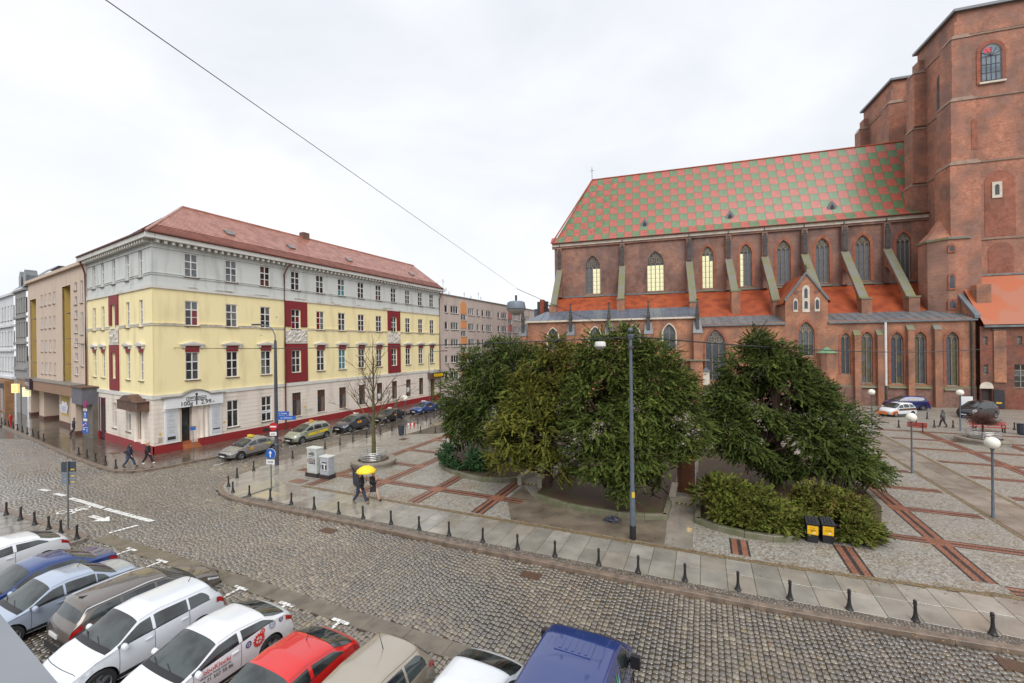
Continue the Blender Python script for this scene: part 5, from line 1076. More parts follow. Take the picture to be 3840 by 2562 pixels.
# belfry windows
def archblock(nm,x0,x1,z0,z1,y,m,d=.06,par=CH,n=8):
    h=(x1-x0)/2; A=[((x0+x1)/2+h*math.cos(PI*i/n),z1-h+h*math.sin(PI*i/n)) for i in range(n+1)]; return MB().prism([(x0,z0),(x1,z0)]+A,d,'y',y).build(nm,m,par)
a1=archblock('belfry_arch',8.3,11.4,43.3,49.1,3.93,brickmat('brick_fresh',G_(152,78,58),G_(168,92,70),G_(150,112,96),st=.4),.1); a2=archblock('belfry_reveal',8.75,11.0,43.5,48.6,3.9,M_stdk,.04,a1); archblock('belfry_glass',8.85,10.75,43.7,48.4,3.87,glass('belfry_glass',G_(120,134,146),.15,c2=G_(92,104,116)),.02,a1)
mb=MB()
for x in (9.3,9.8,10.3): mb.box(x-.04,x+.04,3.83,3.87,43.7,46.9)
for z in (44.7,45.8,46.9): mb.box(8.85,10.75,3.835,3.87,z-.04,z+.04)
for an in (30,60,90,120,150): mb.tube([(9.8,3.85,46.9),(9.8+1.2*math.cos(R(an)),3.85,46.9+1.2*math.sin(R(an)))],.035,4)
mb.build('belfry_bars',M_stdk,a1); MB().box(8.5,11.3,3.7,3.95,43.25,43.5).build('belfry_sill',M_wht,a1); archblock('red_glass',9.05,9.75,47.4,48.15,3.84,mat('red_pane',G_(196,52,70),.3),.02,a1)
archblock('blind_niche',7.1,7.75,34.3,38.4,2.9,MBO,.06)
b_=MB().box(9.75,10.8,3.85,3.99,27.8,29.95).build('stone_surround',M_wht,CH); archblock('small_window',10.05,10.5,28.2,29.6,3.83,GL[1],.02,b_)
for z0,z1,x0,x1 in ((22.7,31.5,9.0,12.2),(17.8,21.9,9.3,12.0)): archblock('fresh_brick_patch',x0,x1,z0,z1,3.96,brickmat('brick_patch',G_(152,82,62),G_(172,102,78),G_(160,124,108),st=.5,blotch=G_(140,100,88),bl=.6),.03)
mb=MB(); 
for zz in (45.,37.): 
    h=[(y,z) for y,z in [(7.2,zz-3.2),(8.3,zz-3.2)]+[(8.3,zz+1.6),(8.1,zz+2.2),(7.75,zz+2.5),(7.4,zz+2.2),(7.2,zz+1.6)]]; MB().prism(h,.06,'x',6.22).build('side_niche',M_stdk if zz>40 else MBO,CH)
# porch wing at the right edge
rh=[(9.05,10.4,2.75,6.25)]
mb=MB(); wall(mb,5.7,26,0,10.5,[(6.05,6.45,8.1,9.2),(9.37,9.8,8.1,9.2),(6.05,6.5,4.4,5.65),(5.75,6.85,.0,2.65),(9.05,10.4,2.75,5.7)],-.6,.35); mb.build('porch_wall',brickmat('brick_porch',G_(116,72,60),G_(134,88,74),G_(128,104,92),stain=G_(86,68,62),st=.5,blotch=G_(150,80,58),bl=.5),CH)
for h in ((6.05,6.45,8.1,9.2),(9.37,9.8,8.1,9.2),(6.05,6.5,4.4,5.65)): window(CH,Matrix.Translation((0,-.6,0)),*h,y=.2,frame=M_stone,cols=1,rows=(0,.33,.66,1.),glz=[2],sill=False,separate=False,fr=.05)
window(CH,Matrix.Translation((0,-.6,0)),9.05,10.4,2.75,5.7,y=.2,frame=M_stone,cols=2,rows=(0,.25,.5,.75,1.),glz=[0,1,2,0],sill=False)
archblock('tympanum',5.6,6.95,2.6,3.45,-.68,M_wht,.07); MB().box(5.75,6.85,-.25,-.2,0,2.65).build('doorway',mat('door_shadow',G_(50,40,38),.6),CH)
dl=MB().box(6.95,7.98,-.75,-.68,.15,2.45).build('open_door_leaf',mat('door_black',G_(48,46,50),.4),CH); MB().box(7.15,7.7,-.765,-.751,.72,.92).build('yellow_notice',M_yplate,dl)
MB().box(7.0,8.2,-.75,-.6,3.4,10.0).build('pilaster',MBR,CH); MB().box(6.8,8.4,-.85,-.6,10.0,10.15).build('pilaster_cap',M_stdk,CH)
mb=MB(); mb.add([(5.9,-1.0,10.7),(26,-1.0,10.7),(26,4.,17.5),(5.9,4.,17.5)],[(0,1,2,3)]); mb.build('porch_roof',mat('porch_tiles',G_(178,92,52),.5,col2=G_(170,104,76),vs=.25,lo=.45,hi=.52,bump=.3,bs=14),CH); MB().box(5.9,26,-1.1,-.9,10.35,10.6).build('porch_gutter',M_zinc,CH); MB().box(7.4,26,3.8,4.0,17.4,17.6).build('roof_flashing',M_zinc,CH)
MB().box(6.4,7.9,1.1,2.2,13.2,16.0).build('roof_chimney',MBR,CH)
# ================================================================ vegetation
M_leaf=attrmat('yew_needles',rough=.75,spec=.12,rvar=0,nvar=.2,ns=1.5,bump=0,trans=.62)
M_bark=mat('yew_bark',G_(78,58,46),.8,var=.25,vs=4,bump=.6,bs=14)
def unitv(v): return v/np.maximum(np.linalg.norm(v,axis=1,keepdims=True),1e-9)
def wobble(d,seed,amp=.22):
    """smooth pseudo-noise on a direction"""
    r=np.random.default_rng(seed); o=np.zeros(len(d))
    for f,a in ((2.2,.5),(4.3,.3),(8.1,.2)):
        for _ in range(3):
            k=unitv(r.normal(size=(1,3)))[0]*f; o+=a*np.sin(d@k+r.uniform(0,6.28))/1.7
    return 1+amp*o
def foliage(name,parent,lobes,ntw,cols,seed,leaf=(.10,.033),per=19,tw=.62,droop=-.12,flat=.55,zmin=.45,shape=.45,gap=-.6,cut=()):
    """twig sprays scattered through the lobes' outer volume; lobes (x,y,z,rx,ry,rz)"""
    r=np.random.default_rng(seed); Lb=np.array(lobes,float); a=(Lb[:,3]*Lb[:,4]+Lb[:,3]*Lb[:,5]+Lb[:,4]*Lb[:,5]); idx=r.choice(len(Lb),ntw,p=a/a.sum())
    d=unitv(r.normal(size=(ntw,3))); rad=1-.6*r.random(ntw)**1.5; w=np.ones(ntw)
    for i in range(len(Lb)):
        k=idx==i; w[k]=wobble(d[k],seed*31+i,shape)
    P=Lb[idx,:3]+d*Lb[idx,3:6]*(rad*w)[:,None]
    # drop twigs buried deep inside other lobes
    inside=np.zeros(ntw,bool)
    for i in range(len(Lb)):
        q=(P-Lb[i,:3])/Lb[i,3:6]; inside|=(np.linalg.norm(q,axis=1)<.5)&(idx!=i)
    nz=np.zeros(ntw); rg_=np.random.default_rng(seed+99)
    for f,a in ((1.5,.55),(2.9,.35),(5.3,.25)):
        for _ in range(4): kv=unitv(rg_.normal(size=(1,3)))[0]*f; nz+=a*np.sin(P@kv+rg_.uniform(0,6.28))/2
    ok=~inside&(P[:,2]>zmin)&(nz>gap)
    for (xa,xb,zc) in cut: ok&=~((P[:,0]>xa)&(P[:,0]<xb)&(P[:,2]<zc))
    P=P[ok]; d=d[ok]; idx=idx[ok]; n=len(P)
    ax=unitv(d*np.array([1,1,.6])+np.array([0,0,droop])+r.normal(0,.35,(n,3))); side=unitv(np.cross(ax,np.array([0,0,1.])+r.normal(0,flat*.6,(n,3)))); up=np.cross(side,ax)
    c=np.array(cols); tone=r.choice(len(c),n,p=None); base=(c[tone]*.5+.5*c.mean(0))*np.array([1.08,.98,.96])*r.uniform(.86,1.3,(n,1))
    lobt=r.uniform(.85,1.15,len(Lb)); base=base*lobt[idx][:,None]
    k=per; s=(np.arange(k)+.5)/k; sg=np.where(np.arange(k)%2==0,1.,-1.)
    t=tw*r.uniform(.7,1.25,(n,1)); pos=P[:,None,:]+ax[:,None,:]*(s[None,:,None]*t[:,:,None]-.25*t[:,:,None])
    ang=r.uniform(.5,1.0,(n,k))*(1-.6*s)[None]; ldir=ax[:,None,:]*np.cos(ang)[...,None]+side[:,None,:]*(np.sin(ang)*sg)[...,None]+up[:,None,:]*r.normal(0,.22,(n,k))[...,None]
    ldir/=np.linalg.norm(ldir,axis=2,keepdims=True); wv=np.cross(ldir,up[:,None,:]+r.normal(0,.5,(n,k,3))); wv/=np.maximum(np.linalg.norm(wv,axis=2,keepdims=True),1e-6)
    ln=leaf[0]*r.uniform(.7,1.3,(n,k))[...,None]; wd_=leaf[1]*r.uniform(.8,1.25,(n,k))[...,None]
    a0=pos-wv*wd_*.5; b0=pos+ldir*ln*.5-wv*wd_; c0=pos+ldir*ln; d0=pos+ldir*ln*.5+wv*wd_
    V=np.stack([pos,b0,c0,d0],axis=2).reshape(-1,3); m=n*k; F=np.arange(m*4).reshape(-1,4)
    colr=np.repeat(base,k,axis=0)*r.uniform(.9,1.1,(m,1))
    me=npmesh(name,V,F,colr); nd=unitv(d+np.array([0,0,.35])+r.normal(0,.25,(n,3))); at=me.attributes.new('Nrm','FLOAT_VECTOR','FACE'); at.data.foreach_set('vector',np.repeat(nd,k,axis=0).astype(np.float32).ravel())
    return link(name,me,M_leaf,parent)
def limbs(parent,lobes,base,r0,seed,h0=.9):
    r=random.Random(seed); mb=MB(); top=max(l[2] for l in lobes)
    mb.tube([(base[0],base[1],0),(base[0]+.1,base[1],h0),(base[0],base[1]+.1,top*.55),(base[0]+.2,base[1],top*.95)],[r0,r0*.8,r0*.55,r0*.15],8); mb.build('trunk',M_bark,parent,smooth=True)
    mb=MB()
    for l in lobes:
        z=min(max(.5,l[2]*.45),top*.7); p0=Vector((base[0],base[1],z)); p1=Vector(l[:3]); m_=p0.lerp(p1,.5)+Vector((r.uniform(-.3,.3),r.uniform(-.3,.3),r.uniform(.0,.4)))
        mb.tube([p0,m_,p1],[r0*.45,r0*.28,r0*.08],6)
        for _ in range(4):
            q=p1+Vector((r.uniform(-1,1)*l[3],r.uniform(-1,1)*l[4],r.uniform(-.5,1)*l[5]))*.8; mb.tube([m_.lerp(p1,r.uniform(.3,1)),q],[r0*.12,.015],5)
    mb.build('branches',M_bark,parent,smooth=True)
DG=[G_(70,91,43),G_(80,99,48),G_(60,80,40),G_(92,108,52),G_(55,71,38)]; OG=[G_(113,113,46),G_(122,122,49),G_(98,102,43),G_(134,129,57),G_(88,94,42)]; MG=[G_(82,99,43),G_(95,108,48),G_(67,87,42),G_(106,115,52)]
BG=[G_(56,88,54),G_(67,99,61),G_(49,76,49)]; JG=[G_(117,126,47),G_(133,137,54),G_(101,115,45),G_(144,142,63),G_(126,110,56)]
def tree(name,label,base,lobes,n,cols,seed,r0=.3,cat='tree',**k):
    t=thing(name,label,cat,(base[0],base[1],.0)); limbs(t,lobes,(0,0),r0,seed); foliage('crown',t,lobes,n,cols,seed,**k); return t
# left yew
tree('yew_tree','dark green yew on the left bed, spreading towards the apartment block','%s' and (-.8,33.0),[(-2.6,0,4.6,2.1,2.2,1.9),(-3.4,.3,2.7,1.5,1.7,1.5),(-1.3,.2,6.4,1.9,2.0,1.9),(-2.6,.5,7.3,.75,.8,1.3),(.9,0,6.8,2.0,2.0,2.2),(.6,.3,8.3,1.1,1.1,1.2),(-.2,-.5,4.1,2.6,2.2,2.2),(2.6,.4,5.7,2.0,1.9,2.1),(2.9,.2,7.5,1.1,1.1,1.3),(1.6,-.7,2.9,1.8,1.6,1.4),(-1.6,-.8,2.5,1.6,1.4,1.2),(-.6,.4,9.0,.5,.5,.6)],12500,DG+MG[:1],3,tw=.6)
# small dark bush below it
t=thing('green_bush','low rounded bluish green bush at the front of the left bed','shrub',(-3.6,30.6,.15)); foliage('leaves',t,[(-.9,.3,.85,1.1,.9,.9),(.3,0,.7,1.2,.9,.8),(1.1,-.5,.6,.9,.8,.75)],1500,BG,5,tw=.4,zmin=.1); MB().tube([(0,0,0),(.05,0,.7)],[.06,.03],6).build('stem',M_bark,t)
# yellowish yew between the beds
tree('yew_tree','yellowish olive yew leaning over the left cellar stair','' or (2.1,26.6),[(-.9,-.2,5.2,2.0,2.0,1.8),(-.2,.2,7.0,1.5,1.5,1.6),(.6,.3,8.3,1.0,1.0,1.1),(-2.0,-.6,3.5,1.7,1.6,1.4),(-2.2,-.8,1.8,1.4,1.3,.9),(-.3,-1.2,3.3,2.0,1.6,1.7),(1.1,-.6,5.0,1.8,1.6,1.9),(-1.2,.3,6.5,.9,.9,1.0),(.2,-1.6,1.7,1.5,1.2,1.0),(-1.6,.2,7.3,.9,.9,.9),(1.6,.1,7.4,1.2,1.1,1.2)],8000,OG[:3]+OG[4:]+MG[:2],7,tw=.62,zmin=1.0,cut=((-3,.4,1.7),))
# big dark yew behind the grey pole
tree('yew_tree','tallest dense green yew behind the tall grey pole','' or (6.2,24.0),[(.3,0,5.2,2.4,2.2,2.3),(-.6,.2,7.4,1.6,1.6,1.7),(.1,.2,8.9,1.0,1.0,1.0),(1.7,0,6.6,1.7,1.7,1.8),(2.7,-.2,4.6,1.7,1.7,1.8),(3.0,-.2,3.4,1.4,1.5,1.2),(-1.5,-.5,4.4,1.8,1.6,1.7),(-1.6,-.9,2.4,1.6,1.5,1.2),(.4,-1.2,2.9,2.1,1.5,1.6),(1.9,-1.1,2.0,1.6,1.3,1.1),(-.3,-1.6,1.2,1.3,1.0,.8),(1.6,.2,8.1,1.1,1.1,1.0),(-1.5,.2,8.2,1.0,1.0,1.0),(3.0,.1,6.3,1.2,1.2,1.3),(-2.2,.1,6.2,1.2,1.2,1.3)],14000,MG+DG[:2],11,tw=.6,zmin=.8,cut=((1.7,6,2.7),(-6,-1.2,1.7)))
# right yew
tree('yew_tree','broad dark yew on the right bed above the yellow-green junipers','' or (15.6,25.6),[(-.8,0,5.2,2.4,2.2,2.0),(-.5,.2,7.3,1.7,1.6,1.5),(-.9,.2,8.6,.95,.9,.95),(1.0,0,5.9,1.9,1.9,1.8),(1.4,.2,7.0,.9,.9,1.2),(-2.9,-.2,3.9,1.7,1.7,1.5),(2.9,-.2,4.3,1.7,1.7,1.5),(3.7,-.3,3.1,1.3,1.4,1.0),(-1.6,-.9,2.9,2.0,1.6,1.3),(1.5,-.8,3.2,2.1,1.6,1.5),(3.3,-.8,1.9,1.7,1.5,.95),(4.6,-1.0,1.5,1.1,1.1,.8),(-2.8,.3,5.6,1.2,1.2,1.1),(.4,-.4,1.7,1.8,1.5,.9),(2.6,.2,5.8,1.2,1.1,1.0),(-2.2,.2,7.0,.9,.9,.9),(.6,.1,8.0,.8,.8,.8),(-3.4,0,4.9,1.1,1.1,1.0)],15500,DG+MG[:2],13,tw=.6)
# junipers
def jun(label,base,lobes,n,seed,cols=JG):
    lobes=[(l[0]*.9,l[1],l[2]*.66,l[3]*.86,l[4],l[5]*.62) for l in lobes]; cols=[(c_[0]*.52,c_[1]*.62,c_[2]*.66) for c_ in cols]; t=thing('juniper_shrub',label,'shrub',(base[0],base[1],.1),0,'junipers on the right bed'); mb=MB(); rr=random.Random(seed)
    for l in lobes:
        mb.tube([(0,0,0),(l[0]*.5,l[1]*.5,l[2]*.6),(l[0],l[1],l[2])],[.06,.04,.015],5)
    mb.build('stems',M_bark,t); foliage('foliage',t,lobes,n,cols,seed,leaf=(.13,.045),per=13,tw=.5,droop=.05,flat=.2,zmin=.08,shape=.55,gap=-.42); return t
jun('wide yellow-green juniper right of the cellar stair','' or (11.3,21.1),[(-.5,.8,1.9,1.25,1.0,.7),(.4,.4,1.55,1.25,1.0,.6),(-.7,-.3,.95,1.35,.9,.55),(.9,-.3,1.0,1.3,.9,.5),(.1,-.9,.5,1.3,.8,.35),(-1.0,1.0,2.2,.7,.6,.5)],2700,23)
jun('juniper with rusty tips behind the two black bins','' or (15.4,21.5),[(-.3,.3,1.35,1.2,1.0,.6),(.7,.1,1.1,1.1,1.0,.5),(-.7,-.4,.8,1.1,.9,.5),(.9,-.5,.65,1.1,.8,.4)],1900,29,JG+[G_(136,98,58)])
jun('flat low juniper right of the two black bins','' or (15.1,19.5),[(-.5,.2,.55,.9,.7,.4),(.5,.1,.5,1.0,.7,.38),(.0,-.3,.35,1.1,.6,.28)],1200,31)
jun('low juniper left of the two black bins','' or (12.6,20.0),[(-.4,.1,.65,1.0,.8,.45),(.5,-.1,.5,.9,.7,.4)],1100,37)
# bare trees
M_twig=mat('bare_bark',G_(92,80,60),.75,col2=G_(96,98,52),vs=3,lo=.45,hi=.65,bump=.4,bs=20); M_twig2=mat('bare_twig',G_(96,66,58),.75,var=.2)
def bare(parent,h,seed,spread=.5,levels=5,r0=.14,first=2.2):
    r=random.Random(seed); tr=MB(); br=MB(); tw_=MB()
    tr.tube([(0,0,0),(.03,.0,first*.5),(.0,.02,first),(.05,0,h*.6),(.1,0,h*.85)],[r0*1.15,r0,r0*.9,r0*.4,r0*.12],10)
    def grow(p,d,l,rad,lv):
        if lv==0: return
        pts=[p]; q=p; dd=d.copy()
        for i in range(3):
            dd=(dd+Vector((r.gauss(0,.13),r.gauss(0,.13),.05))).normalized(); q=q+dd*(l/3); pts.append(q)
        (br if lv>2 else tw_).tube(pts,[rad,rad*.8,rad*.62,rad*.45],5 if lv>2 else 4,cap=False)
        for i in range(r.choice((2,3,3)) if lv>1 else 0):
            t=r.uniform(.35,1.0); b=pts[min(3,int(t*3))]; ax=Vector((r.gauss(0,1),r.gauss(0,1),r.gauss(0,.6))).normalized(); nd=(dd+ax*.75).normalized(); grow(b,nd,l*r.uniform(.5,.75),rad*.5,lv-1)
    n=15
    for i in range(n):
        z=first+(h*.82-first)*(i/n)**1.05; a=i*2.4+r.random(); d=Vector((math.cos(a)*spread,math.sin(a)*spread,.75)).normalized(); grow(Vector((.03,0,z)),d,(h-z)*.36+.7,r0*.42*(1-.6*i/n),levels-1)
    grow(Vector((.08,0,h*.8)),Vector((.05,0,1)),h*.2,r0*.2,3)
    tr.build('trunk',M_twig,parent,smooth=True); br.build('branches',M_twig,parent,smooth=True); tw_.build('twigs',M_twig2,parent)
t=thing('bare_tree','leafless young tree in the round stone planter before the taxi rank','tree',(-10.45,32.3,.3)); bare(t,9.2,4,.62,5,.15,2.3)
t=thing('bare_globe_tree','small leafless tree with clipped reddish twig crown in right planter','tree',(40.1,36.9,.3)); MB().tube([(0,0,0),(.02,0,1.0),(0,0,1.35)],[.09,.07,.06],8).build('trunk',M_twig2,t,smooth=True)
r_=random.Random(3); mb=MB(); mb2=MB()
for i in range(420):
    a=r_.uniform(0,2*PI); e=r_.uniform(.05,1.35); L_=r_.uniform(.6,1.0); d=Vector((math.cos(a)*math.cos(e)*1.3*L_,math.sin(a)*math.cos(e)*1.3*L_,(.05+math.sin(e)*1.15)*L_)); m_=d*.5+Vector((r_.gauss(0,.08),r_.gauss(0,.08),-.05+r_.gauss(0,.06)))
    mb.tube([(0,0,1.3),Vector((0,0,1.3))+m_,Vector((0,0,1.3))+d],[.014,.009,.006],3,cap=False)
    for _ in range(3):
        p=Vector((0,0,1.3))+m_.lerp(d,r_.random()); mb2.tube([p,p+Vector((r_.gauss(0,.16),r_.gauss(0,.16),r_.gauss(.03,.1)))],[.007,.004],3,cap=False)
mb.build('branches',M_twig2,t); mb2.build('twigs',M_twig2,t)
# ================================================================ vehicles
M_cgl=mat('car_glass',G_(62,70,70),.03,col2=G_(30,33,35),vs=1.6,lo=.42,hi=.6,spec=1.0); M_trim=mat('black_trim',G_(34,34,36),.4,var=.1); M_tyre=mat('tyre',G_(40,40,42),.7,var=.1); M_rim=mat('alloy',G_(150,152,156),.3,metal=.7,var=.1); M_head=mat('headlamp',G_(206,212,218),.08,var=.25,vs=9,spec=.8); M_tail=mat('tail_lamp',G_(168,24,26),.15,var=.2,vs=8,spec=.7); M_plate=mat('plate_white',G_(214,214,214),.5,var=.05); M_well=mat('wheel_well',G_(26,25,25),.8); M_seam=mat('panel_gap',G_(60,60,62),.6)  # car glass: sky reflection is put into the colour as paler noise patches
def paint(name,c,metal=0.): return mat('paint_'+name,G_(*c),.22,metal=metal,var=.03,vs=.6,coat=1.0,bump=.05,bs=160)
PROF={
 'sedan':dict(L=4.5,W=1.76,H=1.45,top=[(2.25,.48),(2.22,.62),(2.08,.72),(1.6,.86),(1.12,.95),(.35,1.38),(-.1,1.45),(-.78,1.41),(-1.5,1.07),(-1.75,1.04),(-2.12,1.0),(-2.22,.86),(-2.25,.5)],belt=[(2.25,.55),(1.6,.77),(1.0,.88),(0,.92),(-1.4,.97),(-2.0,.93),(-2.25,.8)],cowl=1.12,head=.35,rr=-.78,rg=-1.5,xf=1.36,xr=-1.3,win=[(.95,.06),(-.0,-.82),(-.86,-1.18)],R=.31),
 'hatch':dict(L=4.2,W=1.77,H=1.48,top=[(2.1,.48),(2.07,.64),(1.94,.76),(1.5,.91),(1.12,.99),(.3,1.42),(-.2,1.48),(-1.3,1.41),(-1.86,1.04),(-2.0,.95),(-2.08,.76),(-2.1,.48)],belt=[(2.1,.56),(1.5,.82),(1.0,.93),(0,.97),(-1.2,1.04),(-1.8,1.0),(-2.1,.8)],cowl=1.12,head=.3,rr=-1.3,rg=-1.86,xf=1.3,xr=-1.24,win=[(.95,.02),(-.06,-.86),(-.92,-1.45)],R=.31),
 'coupe':dict(L=4.3,W=1.8,H=1.42,top=[(2.15,.48),(2.12,.62),(1.98,.73),(1.5,.87),(1.1,.96),(.2,1.37),(-.3,1.42),(-1.1,1.35),(-1.85,1.06),(-2.02,.98),(-2.12,.78),(-2.15,.48)],belt=[(2.15,.56),(1.5,.79),(1.0,.91),(0,.96),(-1.2,1.05),(-1.8,1.0),(-2.15,.8)],cowl=1.1,head=.2,rr=-1.1,rg=-1.85,xf=1.33,xr=-1.25,win=[(.93,-.3),(-.4,-1.35)],R=.33),
 'estate':dict(L=4.55,W=1.76,H=1.47,top=[(2.28,.48),(2.25,.64),(2.1,.74),(1.65,.88),(1.2,.96),(.4,1.41),(-.1,1.47),(-1.75,1.42),(-2.1,1.02),(-2.2,.93),(-2.26,.76),(-2.28,.48)],belt=[(2.28,.56),(1.65,.8),(1.05,.9),(0,.94),(-1.4,1.0),(-2.0,.98),(-2.28,.8)],cowl=1.2,head=.4,rr=-1.78,rg=-2.1,xf=1.36,xr=-1.28,win=[(1.02,.1),(.02,-.85),(-.93,-1.75)],R=.32),
 'mpv':dict(L=4.25,W=1.75,H=1.62,top=[(2.12,.5),(2.1,.7),(1.96,.86),(1.6,1.0),(1.32,1.06),(.35,1.54),(-.2,1.62),(-1.5,1.56),(-1.95,1.12),(-2.05,1.0),(-2.1,.8),(-2.12,.5)],belt=[(2.12,.6),(1.6,.9),(1.1,1.0),(0,1.03),(-1.4,1.06),(-1.9,1.02),(-2.12,.85)],cowl=1.32,head=.35,rr=-1.52,rg=-1.95,xf=1.3,xr=-1.28,win=[(1.1,.1),(.02,-.8),(-.88,-1.6)],R=.31),
 'suv':dict(L=4.17,W=1.79,H=1.6,top=[(2.08,.55),(2.06,.78),(1.95,.9),(1.5,1.02),(1.12,1.08),(.38,1.53),(-.1,1.6),(-1.55,1.55),(-1.9,1.16),(-2.0,1.02),(-2.06,.85),(-2.08,.55)],belt=[(2.08,.66),(1.5,.94),(1.0,1.02),(0,1.05),(-1.3,1.1),(-1.85,1.07),(-2.08,.9)],cowl=1.12,head=.38,rr=-1.58,rg=-1.9,xf=1.3,xr=-1.2,win=[(.96,.1),(.02,-.84),(-.9,-1.5)],R=.35),
 'van':dict(L=4.78,W=1.94,H=2.0,top=[(2.39,.6),(2.37,.85),(2.22,1.04),(1.8,1.18),(1.68,1.24),(.98,1.86),(.5,1.97),(-.5,2.0),(-2.25,1.98),(-2.35,1.9),(-2.38,1.2),(-2.39,.6)],belt=[(2.39,.7),(1.8,1.05),(1.3,1.15),(0,1.2),(-2.3,1.2),(-2.39,1.0)],cowl=1.68,head=.98,rr=-2.3,rg=-2.36,xf=1.55,xr=-1.5,win=[(1.45,.45)],R=.33),
}
def car(kind,label,pos,head,pm,L=None,W=None,H=None,name='parked_car',cat='car',near=True,group=None,taxi=None,extras=None,lowm=None):
    P=PROF[kind]; sx=(L or P['L'])/P['L']; sy=(W or P['W'])/P['W']; sz=(H or P['H'])/P['H']; HL=P['L']/2; HW=P['W']/2
    t=thing(name,label,cat,(pos[0],pos[1],pos[2] if len(pos)>2 else -.12),head,group)
    top=np.array(P['top'])[::-1]; belt=np.array(P['belt'])[::-1]
    xs=np.linspace(-HL,HL,400); tz=np.interp(xs,top[:,0],top[:,1]); bz=np.interp(xs,belt[:,0],belt[:,1])
    ker=np.hanning(15); ker/=ker.sum(); pad=lambda a:np.convolve(np.pad(a,7,mode='edge'),ker,mode='valid'); tz=pad(tz); bz=pad(pad(bz))
    topf=lambda x:np.interp(x,xs,tz); beltf=lambda x:np.minimum(np.interp(x,xs,bz),np.interp(x,xs,tz)-.03)
    van=kind=='van'; tum=.14 if van else .40
    def S(x,q,side=1,off=0.):
        """surface point; q 0 sill .. .5 belt .. 1 roof centre"""
        u=abs(x)/HL; w=HW*(1-(.13 if not van else .06)*max(0,(u-.5)/.5)**2.4); zb=.2+.08*max(0,(u-.75)/.25)
        b=float(beltf(x)); T=float(topf(x)); h=max(T-b,.02)
        if q<.5:
            s=q/.5; z=zb+(b-zb)*s; y=w*(1-.075*(1-s)**2.2-.025*s**3+.012*math.sin(PI*s)); 
        else:
            s=(q-.5)/.5; crown=min(.11 if not van else .07,.55*h); zr=1-crown/h; wb=w*.975; wr=max(wb-tum*h*zr*(1-.12*0)-.03,.2)
            if s<.55: k=s/.55; y=wb+(wr-wb)*k+.02*math.sin(PI*k); z=b+h*zr*k
            else: k=(s-.55)/.45; y=wr*math.cos(k*PI/2)**.75 if k<1 else 0.; z=b+h*(zr+(1-zr)*math.sin(k*PI/2))
        y=max(y,0.); xw=x
        fr=max(0,x/HL); xw-= (.20 if not van else .1)*fr**2*(y/HW)**2.5
        rr=max(0,-x/HL); xw+= (.13 if not van else .04)*rr**3*(y/HW)**2.5
        return Vector((xw*sx,side*y*sy,z*sz))
    def SN(x,q,side,off):
        p=S(x,q,side); e=.01; a=S(x+e,q,side)-S(x-e,q,side); b=S(x,min(q+e,1.),side)-S(x,max(q-e,0.),side); n=a.cross(b)
        if n.length<1e-9: n=Vector((0,0,1))
        n.normalize()
        if n.y*side<0 and q<.93: n=-n
        if q>=.93 and n.z<0: n=-n
        return p+n*off
    nx,nq=(74,22) if near else (46,15)
    X=np.concatenate([[-HL,-HL+.015,-HL+.05,-HL+.1],np.linspace(-HL+.17,HL-.17,nx),[HL-.1,HL-.05,HL-.015,HL]]); Q=np.concatenate([np.linspace(0,.5,nq//2,endpoint=False),np.linspace(.5,1,nq-nq//2+3)])
    V=[];idx={}; NQ=len(Q); R_=P['R']+.055
    wc=[(P['xf'],P['R']),(P['xr'],P['R'])]
    for i,x in enumerate(X):
        row=[S(x,q,1) for q in Q]+[S(x,q,-1) for q in Q[-2::-1]]; V.append(row)
    M=len(V[0]); F=[]; used=set()
    def din(v): return min(math.hypot(v.x/sx-c[0],v.z/sz-c[1])-R_ for c in wc)
    D=[[din(v) if (j<NQ*.5 or j>M-NQ*.5) else 9 for j,v in enumerate(r)] for r in V]
    for i in range(len(X)-1):
        for j in range(M-1):
            if max(D[i][j],D[i+1][j],D[i][j+1],D[i+1][j+1])<0: continue
            F.append((i*M+j,(i+1)*M+j,(i+1)*M+j+1,i*M+j+1))
    for i in range(len(X)):
        for j in range(M):
            if D[i][j]<0:
                v=V[i][j]; c=min(wc,key=lambda c:math.hypot(v.x/sx-c[0],v.z/sz-c[1])); dx,dz=v.x/sx-c[0],v.z/sz-c[1]; l=math.hypot(dx,dz) or 1
                V[i][j]=Vector(((c[0]+dx/l*R_)*sx,v.y,max((c[1]+dz/l*R_),.16)*sz))
    F.append(tuple(range(M-1,-1,-1))); F.append(tuple((len(X)-1)*M+j for j in range(M)))
    mb=MB(); mb.add([v for r in V for v in r],F); me=mb.mesh('body',True,50)
    body=link('body',me,pm,t)
    def patch(nm,x0,x1,q0,q1,m,side=1,off=.006,n=10,k=5,par=None,fn=None,both=False):
        mb=MB(); vs=[];fs=[]
        for i in range(n+1):
            for j in range(k+1):
                a,b=i/n,j/k; x=x0+(x1-x0)*a; q=q0+(q1-q0)*b
                if fn: x,q=fn(a,b,x,q)
                vs.append(SN(x,q,side,off))
        if both:
            for i in range(n+1):
                for j in range(k+1):
                    a,b=i/n,1-j/k; x=x0+(x1-x0)*a; q=q0+(q1-q0)*b
                    if fn: x,q=fn(a,b,x,q)
                    vs.append(SN(x,q,-side,off))
        o=(n+1)*(k+1)
        for g in range(2 if both else 1):
            for i in range(n):
                for j in range(k): a=g*o+i*(k+1)+j; fs.append((a,a+k+1,a+k+2,a+1))
        mb.add(vs,fs); me=mb.mesh(nm); me.polygons.foreach_set('use_smooth',np.ones(len(me.polygons),dtype=bool)); return link(nm,me,m,par or t)
    c,h,rr,rg=P['cowl'],P['head'],P['rr'],P['rg']
